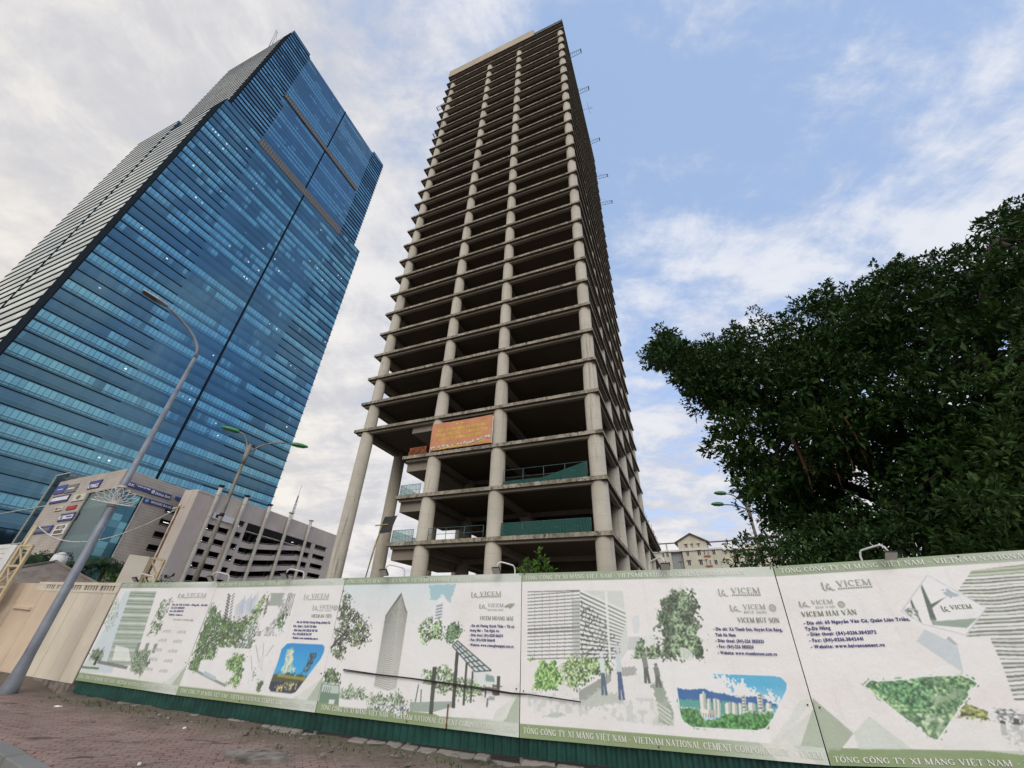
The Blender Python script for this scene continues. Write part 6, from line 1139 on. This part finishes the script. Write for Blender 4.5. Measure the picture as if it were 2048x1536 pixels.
sign(f1, 6.95, 12.2, 27.9, 29.05, 's_navy', [('Shinhan Bank', .22, .97, .2, .75, 's_white')], [(.03, .18, .14, .88, 's_white', 'disc'), (.085, .125, .3, .7, 's_navy', 'disc')])
sign(f1, 6.5, 13.7, 25.75, 26.8, 's_navy', [('WOORI BANK', .22, .97, .25, .75, 's_white')], [(.03, .15, .12, .88, 's_teal', 'disc')])
sign(f1, 13.3, 16.3, 28.45, 29.15, 's_blue')
sign(fL, 14.0, 8.6, 28.1, 30.0, 's_navy', [('KPMG', .04, .9, .06, .55, 's_white')])
sign(fL, 30.6, 25.6, 28.4, 30.6, 's_blue', (), [(.2, .8, .45, .55, 's_white', 'bar'), (.05, .95, .03, .1, 's_red', 'bar')]); sign(fL, 25.0, 19.6, 28.2, 30.2, 's_grey', (), [(.2, .8, .42, .6, 's_white', 'bar')])
sign(fL, 29.5, 20.6, 25.9, 27.7, 's_navy', (), [(.03, .96, .3, .8, 's_white', 'bar')]); sign(fL, 18.2, 12.5, 25.5, 27.2, 's_cream', (), [(.32, .68, .2, .8, 's_brown', 'disc')])
sign(fL, 24.2, 20.3, 23.7, 24.7, 's_cream', (), [(.1, .45, .15, .85, 's_red', 'disc'), (.5, .9, .35, .65, 's_grey', 'bar')]); sign(fL, 18.3, 14.0, 23.55, 24.45, 's_red')
sign(fL, 19.0, 12.3, 20.9, 22.7, 's_navy', (), [(.02, .98, .25, .72, 's_white', 'bar'), (.12, .3, .3, .67, 's_navy', 'bar'), (.5, .9, .4, .6, 's_navy', 'bar')])
sign(fL, 28.3, 19.5, 18.6, 20.2, 's_navy', (), [(.05, .9, .3, .75, 's_grey', 'bar')]); sign(fL, 17.8, 12.5, 17.8, 20.1, 's_white', (), [(.12, .88, .56, .9, 's_brown', 'bar'), (.12, .88, .1, .46, 's_brown', 'bar'), (.25, .75, .62, .84, 's_cream', 'disc'), (.2, .8, .16, .38, 's_cream', 'disc')])
# radio mast far behind
rm = empty('radio_mast', (-101.5, 195, 0)); tag(rm, 'slender white lattice radio mast rising behind the car park', 'mast'); q = MB()
for a in range(3):
    c, s_ = math.cos(a*2.094), math.sin(a*2.094); q.tube([(c*1.5, s_*1.5, 0), (c*1.1, s_*1.1, 38), (c*.2, s_*.2, 56)], .12, 5)
for k in range(26):
    z = 14+k*1.6; r0 = 1.35*(1-max(0, z-20)/42)+.1
    for a in range(3): c, s_, c2, s2 = math.cos(a*2.094), math.sin(a*2.094), math.cos((a+1)*2.094), math.sin((a+1)*2.094); q.tube([(c*r0, s_*r0, z), (c2*r0, s2*r0, z+1.6)], .07, 4)
q.tube([(0, 0, 54), (0, 0, 61)], .09, 5); q.build('lattice', 'steel', rm)

# ================================================================== yellowish apartment block with a gable, far right
AO = Vector((35.4, 97.2, 0))*1.6; AX = Vector((15.0, -8.7, 0)).normalized(); AN = Vector((AX.y, -AX.x, 0)); AN = AN if AN.dot(-AO) > 0 else -AN
apt = empty('apartment_block', AO); tag(apt, 'cream and grey apartment block with a tiled gable and roof beams, beyond the tower', 'building')
fa = lambda u, z, o=0.0: AX*(u*1.6)+AN*o+Vector((0, 0, (z-1.65)*1.6+1.65))
def ab(mb, u0, u1, z0, z1, o0, o1, mi=0): mb.hexa([fa(u0, z0, o1), fa(u1, z0, o1), fa(u1, z0, o0), fa(u0, z0, o0), fa(u0, z1, o1), fa(u1, z1, o1), fa(u1, z1, o0), fa(u0, z1, o0)], mi)
M['apt'] = concrete('cream_render', (.66, .63, .52), (.30, .28, .22), .5, .4); M['apt_grey'] = concrete('grey_render', (.36, .38, .40), (.22, .22, .22), .5, .3); M['rooftile'] = plain('brown_roof_tiles', (.17, .105, .095), .8, 0, .3, 4); M['orange_trim'] = plain('orange_trim', (.50, .22, .11), .7, 0, .3, 3); M['win'] = plain('apartment_window', (.055, .06, .065), .2, .2, .4, .7)
mb = MB(); ab(mb, 4.7, 12.7, 1, 18.8, -9, .8); ab(mb, 4.0, 9.9, 19.1, 20.75, -6, .2); mb.build('wall', 'apt', apt)
mb = MB(); ab(mb, -14, 2.2, 1, 18.8, -10, .5); ab(mb, 12.71, 24, 1, 18.6, -10, -.2); ab(mb, 17.2, 22, 18.9, 19.6, -6, .1); mb.build('wall', 'apt', apt)
mb = MB(); ab(mb, 2.21, 4.69, 1, 18.8, -10, -.6); mb.build('recessed_wall', 'apt_grey', apt)
mb = MB(); ab(mb, -14.2, 4.69, 18.81, 19.15, -9, .9); ab(mb, 4.4, 12.9, 18.81, 19.12, -9, 1.3); ab(mb, 12.91, 24, 18.61, 18.95, -9, .5); mb.build('eave', 'white_paint', apt)
mb = MB(); ab(mb, -14, 3.9, 20.65, 20.85, -.6, 0); ab(mb, 10, 17.6, 20.4, 20.62, -.6, 0); ab(mb, 17.2, 24, 20.7, 20.95, -3, .8)
mb.build('roof_beam', 'rooftile', apt); mb = MB()
for u in (-8, -1, 1.3, 13.6, 17.4, 20.5): ab(mb, u, u+.3, 19.1, 20.66, -.5, -.1)
mb.build('roof_post', 'apt', apt)
rf = MB(); a, b, c = fa(3.3, 20.75, .9), fa(6.95, 22.6, .9), fa(10.5, 20.65, .9); a2, b2, c2 = fa(3.3, 20.75, -8), fa(6.95, 22.6, -8), fa(10.5, 20.65, -8); dn = Vector((0, 0, -.35))
rf.hexa([a+dn, b+dn, b2+dn, a2+dn, a, b, b2, a2]); rf.hexa([b+dn, c+dn, c2+dn, b2+dn, b, c, c2, b2]); rf.build('gable_roof', 'rooftile', apt); g = MB(); g.hexa([fa(3.9, 20.76, .1), fa(9.9, 20.66, .1), fa(9.9, 20.66, -.3), fa(3.9, 20.76, -.3), fa(6.8, 22.3, .1), fa(7.05, 22.3, .1), fa(7.05, 22.3, -.3), fa(6.8, 22.3, -.3)]); g.build('gable_wall', 'apt', apt)
def awin(u0, u1, z0, z1, o, orange=True):
    mb = MB(); ab(mb, u0-.06, u1+.06, z0-.04, z1+.04, o, o+.10); f_ = mb.build('window', 'white_paint', apt); n_ = 2 if u1-u0 < .8 else 3; mb = MB()
    for k in range(n_): w_ = (u1-u0)/n_; ab(mb, u0+w_*k+.03, u0+w_*(k+1)-.03, z0+.03, z1-.03, o+.101, o+.125)
    mb.build('pane', 'win', f_)
    if orange: mb = MB(); ab(mb, u0-.15, u1+.15, z1+.06, z1+.14, o+.01, o+.5); mb.build('window_hood', 'orange_trim', f_)
for u0, u1 in ((5.5, 6.0), (6.8, 7.15), (8.1, 8.5)): awin(u0, u1, 19.6, 20.2, .21)
r_ = random.Random(6)
for k in range(6):
    z = 17.9-k*1.95
    for u0, u1, o in ((5.5, 6.1, .81), (7.8, 8.5, .81), (9.1, 9.4, .81), (9.85, 10.15, .81), (10.8, 11.4, .81), (.35, .8, .51), (1.2, 1.75, .51), (-2, -1.4, .51), (-4, -3.3, .51), (3.7, 4.1, -.59), (13, 13.5, -.19), (14.6, 15.4, -.19), (16.6, 17.1, -.19), (19, 19.6, -.19)): awin(u0+r_.uniform(-.05, .05), u1, z-.05, z+.85, o, r_.random() < .6)
    mb = MB(); ab(mb, 9.0, 10.3, z-.42, z-.12, .82, 1.25); mb.build('balcony_front', 'orange_trim', apt)
# ================================================================== old tiled house behind the gate
H_ = Vector((-22.9, 22.6, 0)); hs = empty('tiled_house', H_, math.atan2(-.66, -.75)+1.57); tag(hs, 'old low house with a mossy hipped tile roof behind the cream gate', 'house')
t = NT('mossy_roof_tiles'); s = t.sep(t.tc.outputs['Object']); n = t.noise(1.2, 6, .7); n2 = t.noise(5, 5, .7); c = t.mix(t.map(n, .35, .65), (.15, .12, .10), (.24, .20, .165)); c = t.mix(t.map(n2, .5, .7, 0, .5), c, (.10, .10, .075)); c = t.mix(t.map(t.noise(.8, 4, .6), .6, .7, 0, .6), c, (.23, .09, .06)); t.bump(t.math('ADD', n2, t.math('FRACT', t.math('MULTIPLY', s[2], 6))), .6, .04); M['tiles'] = t.fin(c, .9)
M['housewall'] = plain('dim_house_wall', (.16, .10, .09), .9, 0, .3, 2)
mb = MB(); mb.box(-3.6, 3.6, -3, 3, 0, 2.3); mb.build('wall', 'housewall', hs); mb = MB(); ap = [(-.9, 0, 4.05), (.9, 0, 4.05)]; e = [(-4.6, -3.9, 2.25), (4.6, -3.9, 2.25), (4.6, 3.9, 2.25), (-4.6, 3.9, 2.25)]
mb.face([e[0], e[1], ap[1], ap[0]]); mb.face([e[1], e[2], ap[1]]); mb.face([e[2], e[3], ap[0], ap[1]]); mb.face([e[3], e[0], ap[0]]); mb.face(e[::-1]); rf = mb.build('tiled_roof', 'tiles', hs)
mb = MB()
for q in e: mb.tube([q, ap[0] if q[0] < 0 else ap[1]], .09, 6)
mb.tube([ap[0], ap[1]], .11, 6); mb.build('ridge', 'tiles', rf); mb = MB(); mb.tube([(-.3, 0, 3.9), (-.3, 0, 4.5)], [.35, .28], 10); mb.tube([(-.3, 0, 4.5), (-.3, 0, 4.62)], [.3, .05], 10); mb.build('water_tank', 'white_paint', hs)

# ================================================================== trees: many small folded leaves in tufts on real limbs
def tufts(centres, normals, size, nleaf, seed, spread=1.0, aspect=.46):
    """centres (n,3), normals (n,3): at each, nleaf pointed folded leaves fan outwards"""
    r = np.random.RandomState(seed); n = len(centres); C = np.repeat(centres, nleaf, 0); Nn = np.repeat(normals, nleaf, 0); m_ = n*nleaf
    D = Nn+r.normal(0, .75*spread, (m_, 3)); D[:, 2] -= .08; D /= np.linalg.norm(D, axis=1)[:, None]
    up = np.tile(np.array([0, 0, 1.0]), (m_, 1))+r.normal(0, .45, (m_, 3)); S = np.cross(D, up); S /= np.linalg.norm(S, axis=1)[:, None]+1e-9; U = np.cross(S, D)
    L = size*r.uniform(.65, 1.25, (m_, 1)); Wd = L*aspect*r.uniform(.8, 1.15, (m_, 1)); b = C+r.normal(0, size*.25, (m_, 3))+D*L*.1
    p0 = b; p1 = b+D*L*.5+S*Wd*.5+U*L*.07; p2 = b+D*L-U*L*.08; p3 = b+D*L*.5-S*Wd*.5+U*L*.07
    V = np.stack([p0, p1, p2, p3], 1).reshape(-1, 3); F = np.arange(m_*4).reshape(-1, 4); return V, F
def blob_tufts(blobs, per, size, nleaf, seed, squash=.62, inner=.25, spread=1.0):
    r = np.random.RandomState(seed); C = []; Nm = []
    for (x, y, z, rad) in blobs:
        k = max(4, int(per*rad*rad)); d = r.normal(size=(k, 3)); d /= np.linalg.norm(d, axis=1)[:, None]; rr_ = rad*(1-inner*r.rand(k, 1)**1.0*1.0)*(1+r.normal(0, .10, (k, 1)))
        p = d*rr_*np.array([1, 1, squash]); C.append(p+np.array([x, y, z])); q = d.copy(); q[:, 2] += .35; Nm.append(q/np.linalg.norm(q, axis=1)[:, None])
    return tufts(np.concatenate(C), np.concatenate(Nm), size, nleaf, seed+1, spread)
def at(az, el, d): a = R(az); return np.array([math.sin(a)*d, math.cos(a)*d, EYE+math.tan(R(el))*d])
# banyan: the crown is a broad dome that leans towards the tower
TB = Vector((15.2, 12.6, 0))
def banyan():
    o = TB.copy(); r = empty('banyan_tree', o); tag(r, 'huge dark banyan with hanging reddish roots, leaning towards the concrete tower', 'tree')
    blobs = []; g = random.Random(21)
    env = BAN_ENV
    n = 0
    while n < 400:
        az = g.uniform(22.8, 68); lo, hi = np.interp(az, [e[0] for e in env], [e[1] for e in env]), np.interp(az, [e[0] for e in env], [e[2] for e in env]); el = g.uniform(lo, hi)
        d = g.uniform(12.5, 20.5); rad = g.uniform(.35, .65) if az < 29 else g.uniform(.6, 1.35)
        ang = math.degrees(rad/d)*.9*math.cos(R(el))
        if el+ang*.75 > hi+.1 or (el-ang*.6 < lo-.5 and lo > 2): continue
        p = at(az, el, d/math.cos(0)); blobs.append((p[0], p[1], p[2], rad)); n += 1
    edge = []
    for k in range(280):                                                 # looser sprays that ragged the outline
        az = g.uniform(23, 66); hi = np.interp(az, [e[0] for e in env], [e[2] for e in env]); lo = np.interp(az, [e[0] for e in env], [e[1] for e in env]); el = hi-g.uniform(.0, 2.2) if g.random() < .7 else lo+g.uniform(0, 1.5); p = at(az, el, g.uniform(13, 19)); edge.append((p[0], p[1], p[2], g.uniform(.18, .42)))
    V1, F1 = blob_tufts(blobs, 44, .165, 7, 5, .42); V2, F2 = blob_tufts(edge, 130, .14, 6, 8, .9)
    V3, F3 = blob_tufts([(a, b, c-.12*d, d*.8) for a, b, c, d in blobs], 44, .27, 5, 9, .34, .6)
    V = np.concatenate([V1, V2, V3]); F = np.concatenate([F1, F2+len(V1), F3+len(V1)+len(V2)]); npmesh('crown', V-np.array(o), F, 'leaf', r)
    # trunk and limbs
    q = MB(); rr = random.Random(4)
    q.tube([(0, 0, -.1), (.05, 0, .8), (-.1, .1, 2.4), (-.2, .1, 4.2)], [1.15, .85, .7, .62], 16)
    for k in range(5): a = k*1.25; q.tube([(math.cos(a)*.5, math.sin(a)*.5, -.1), (math.cos(a)*.42, math.sin(a)*.42, 2.2), (0, 0, 4)], [.3, .2, .12], 8)
    q.build('trunk', 'bark', r); q = MB()
    big = sorted(blobs, key=lambda b_: -b_[3])[:90]
    hub = [Vector((-.2, .1, 4.0))]
    limbs = [at(az, el, d) for az, el, d in ((27, 34, 16), (32, 30, 17), (35, 18, 15), (38, 31, 17), (44, 24, 16), (50, 32, 16), (56, 24, 15), (34, 12, 16), (42, 10, 15), (62, 33, 14))]
    tips = []
    for p in limbs:
        e_ = Vector(p)-o; m1 = hub[0].lerp(e_, .4)+Vector((rr.uniform(-.5, .5), rr.uniform(-.5, .5), rr.uniform(.2, .9))); m2 = hub[0].lerp(e_, .75)+Vector((rr.uniform(-.4, .4), rr.uniform(-.4, .4), rr.uniform(0, .6))); q.tube([hub[0], m1, m2, e_], [.34, .22, .14, .05], 9); tips += [m1, m2, e_, m1.lerp(m2, .5)]
    for b_ in big:
        e_ = Vector(b_[:3])-o; s_ = min(tips, key=lambda t_: (t_-e_).length)
        if (s_-e_).length < 4.5: q.tube([s_, s_.lerp(e_, .5)+Vector((0, 0, .15)), e_], [.07, .05, .02], 6)
    q.build('limb', 'bark', r); q = MB()
    for az, e0, e1, d, rad in ((37.8, 21.5, 16.8, 12.9, .055), (43.5, 22.5, 18.8, 13, .032), (42.2, 22, 17.5, 13, .014), (38.4, 22, 17.5, 13, .014), (40.5, 21, 16.5, 13.2, .012)):
        a, b = Vector(at(az, e0, d))-o, Vector(at(az+.35, e1, d-.2))-o; q.tube([a, a.lerp(b, .5)+Vector((.05, 0, 0)), b], [rad, rad*.9, rad*.6], 7)
        for k in range(3): c = b+Vector((rr.uniform(-.1, .1), rr.uniform(-.1, .1), -rr.uniform(.2, .6))); q.tube([b, c], [.012, .004], 4)
    q.build('aerial_root', 'root', r)
BAN_ENV = [(22.6, 33.8, 35.0), (24.0, 33.2, 36.2), (25.3, 32.5, 38.2), (26.5, 31.8, 37.0), (28, 30.2, 36.0), (29.5, 27.5, 35.2), (31, 24.5, 34.8), (32.6, 16, 34.6), (34.3, 8, 35.2), (38, 4, 35.0), (38.9, 3, 36.6), (40, 3, 34.6), (42.5, 2, 34.4), (44.5, 2, 35.8), (46, 2, 35.6), (49, 2, 35.9), (50.6, 2, 34), (53, 2, 35.2), (55.5, 2, 35.2), (57.7, 2, 33.6), (60, 2, 34.4), (61.5, 2, 33.8), (63.2, 2, 35.0), (68, 2, 33.6)]
banyan()
def simple_tree(loc, blobs, mat, name, lab, cat, leaf=.13, per=60, nleaf=6, trunk=(.12, 2.0), group=None, trunkmat='bark', seed=3, squash=.75):
    o = Vector(loc); r = empty(name, o); tag(r, lab, cat, group); V, F = blob_tufts(blobs, per, leaf, nleaf, seed, squash, .5); npmesh('crown', V, F, mat, r); q = MB(); q.tube([(0, 0, -.1), (.03, 0, trunk[1]*.5), (0, .04, trunk[1])], [trunk[0]*1.2, trunk[0], trunk[0]*.7], 8)
    for b in blobs[:6]: q.tube([(0, 0, trunk[1]*.85), (b[0]*.5, b[1]*.5, (trunk[1]+b[2])*.5), b[:3]], [trunk[0]*.5, trunk[0]*.3, .01], 5)
    q.build('trunk', trunkmat, r); return r
def blobs_world(lst, o): return [tuple(np.array(at(a, e, d))-np.array(o))+(r_,) for a, e, d, r_ in lst]
# nearer, lighter tree at the edge of the view
g = random.Random(31); o = (12.6, 8.6, 0); L_ = []
for k in range(64):
    az = g.uniform(47.5, 64); el = g.uniform(3.5, min(24, 9+(az-47.5)*1.6)); L_.append((az, el, g.uniform(10.6, 13.2), g.uniform(.36, .68)))
simple_tree(o, blobs_world(L_, o), 'leaf_front', 'street_tree', 'lighter green leafy tree standing before the dark banyan', 'tree', .15, 85, 7, (.16, 2.4), None, 'bark', 41)
# bushes between the hoarding and the banyan
for (azs, els, d, n_, lab, sd) in (((28.4, 33.5), (5.0, 12.0), 13.5, 22, 'leafy bush beside the apartment block, under the banyan', 51), ((33.5, 40.5), (6.0, 13.5), 13, 24, 'round leafy bush behind the square floodlight', 52), ((41, 47), (7, 15.5), 12.5, 20, 'dark leafy bush between the round bush and the lighter tree', 53)):
    g = random.Random(sd); o = (math.sin(R(sum(azs)/2))*d, math.cos(R(sum(azs)/2))*d, 0); L_ = [(g.uniform(*azs), g.uniform(*els)*.9, d+g.uniform(-.8, .8), g.uniform(.3, .55)) for _ in range(n_)]
    simple_tree(o, blobs_world(L_, o), 'leaf_mid', 'bush', lab, 'bush', .13, 80, 6, (.08, 1.6), 'bushes behind the boards', 'bark', sd) if 'leaf_mid' in M else None
    if 'leaf_mid' not in M:
        M['leaf_mid'] = leaf_mat('bush_leaves', (.028, .065, .022), (.05, .11, .032), (.08, .15, .04)); simple_tree(o, blobs_world(L_, o), 'leaf_mid', 'bush', lab, 'bush', .13, 80, 6, (.08, 1.6), 'bushes behind the boards', 'bark', sd)
# bright young sapling above the boards
def sapling():
    o = Vector((.65, 8.9, 0)); r = empty('sapling', o); tag(r, 'bright green sapling peeping over the boards before the tower', 'sapling'); q = MB(); C = []; Nn = []; g = random.Random(2)
    for az, e0, d in ((2.6, 8.3, 9.0), (4.4, 9.6, 9.0), (5.4, 8.6, 9.0), (1.9, 7.4, 9.1), (3.6, 7.9, 8.9), (6.0, 7.3, 9.0)):
        tip = Vector(at(az, e0, d))-o; b = Vector((tip.x*.3, tip.y*.3, 1.4)); q.tube([(0, 0, 0), b, tip], [.02, .014, .004], 5); n_ = 22
        for k in range(n_):
            p = b.lerp(tip, .35+.65*k/(n_-1)); a = k*2.4; C.append(p); Nn.append((math.cos(a), math.sin(a), .55+.5*k/n_))
    q.build('stem', 'bark', r); V, F = tufts(np.array([tuple(c) for c in C]), np.array(Nn), .10, 6, 4, .45, .40); npmesh('leaves', V, F, 'leaf_bright', r)
sapling()
# garden greenery behind the gate
def palm(loc, h, n_, L_, lab, seed):
    r = empty('palm', loc); tag(r, lab, 'palm', 'palms behind the gate'); q = MB(); q.tube([(0, 0, 0), (.1, 0, h*.5), (0, .05, h)], [.16, .13, .11], 9); q.build('trunk', 'bark', r); g = random.Random(seed); V = []; F = []
    for k in range(n_):
        a = 2.399*k; lift = g.uniform(.15, 1.1); P = []
        for j in range(11): t = j/10; P.append(Vector((math.cos(a)*L_*t*(1-.15*t), math.sin(a)*L_*t*(1-.15*t), h+L_*(lift*t-.95*t*t))))
        for j in range(10):
            d = (P[j+1]-P[j]).normalized(); s_ = d.cross(Vector((0, 0, 1))).normalized(); w_ = .42*L_/2*math.sin(math.pi*min(1, (j+1.2)/11.5))+.08
            for sg in (-1, 1):
                for m_ in range(3):
                    b = P[j].lerp(P[j+1], m_/3); tip = b+s_*sg*w_+d*w_*.5+Vector((0, 0, -w_*.45)); c = len(V); V += [tuple(b), tuple(b+d*.05), tuple(tip+d*.01), tuple(tip)]; F.append((c, c+1, c+2, c+3))
    npmesh('fronds', np.array(V), np.array(F), 'leaf_palm', r); return r
palm((-27.9, 31.0, 0), 4.9, 22, 1.9, 'palm with drooping fronds beside the second sign pylon', 1); palm((-31.5, 29.6, 0), 4.9, 20, 1.8, 'palm behind the tiled house roof', 2); palm((-29.6, 30.6, 0), 4.6, 20, 1.7, 'palm between the tiled house and the tall lamp', 5)
for x, y, n_, h, lab, sd in ((-24.2, 27.5, 18, 3.4, 'light green garden tree beyond the ridge of the tiled house', 61), (-33.0, 28.2, 18, 4.4, 'dark garden tree rising behind the white notice board', 62), (-26.0, 31.5, 18, 4.2, 'dark garden tree at the foot of the sign pylon', 63), (-44, 42, 24, 6.3, 'broad tree before the clad sign wall', 64)):
    g = random.Random(sd); B = [(g.uniform(-1.8, 1.8), g.uniform(-1.2, 1.2), h+g.uniform(-1, .5), g.uniform(.45, .8)) for _ in range(n_)]
    simple_tree((x, y, 0), B, 'leaf_shrub' if sd == 61 else 'leaf_palm', 'garden_tree', lab, 'tree', .2, 40, 6, (.1, h*.7), 'garden trees behind the gate', 'bark', sd)
g = random.Random(77)
for k in range(7):
    x = -52+k*4.3; y = 56+k*1.5; B = [(g.uniform(-2.5, 2.5), g.uniform(-1.5, 1.5), 4.6+g.uniform(-1.5, .6), g.uniform(.9, 1.4)) for _ in range(10)]
    if k in (1, 3, 5): continue
    simple_tree((x, y, 0), B, 'leaf_palm', 'garden_tree', ['dark tree in front of the car park ramp', '', 'round tree before the car park, by the tall lamp', '', 'low tree before the first exhaust pipe', '', 'small tree near the foot of the leftmost tower column'][k], 'tree', .4, 14, 6, (.16, 2.5), 'garden trees behind the gate', 'bark', 80+k)
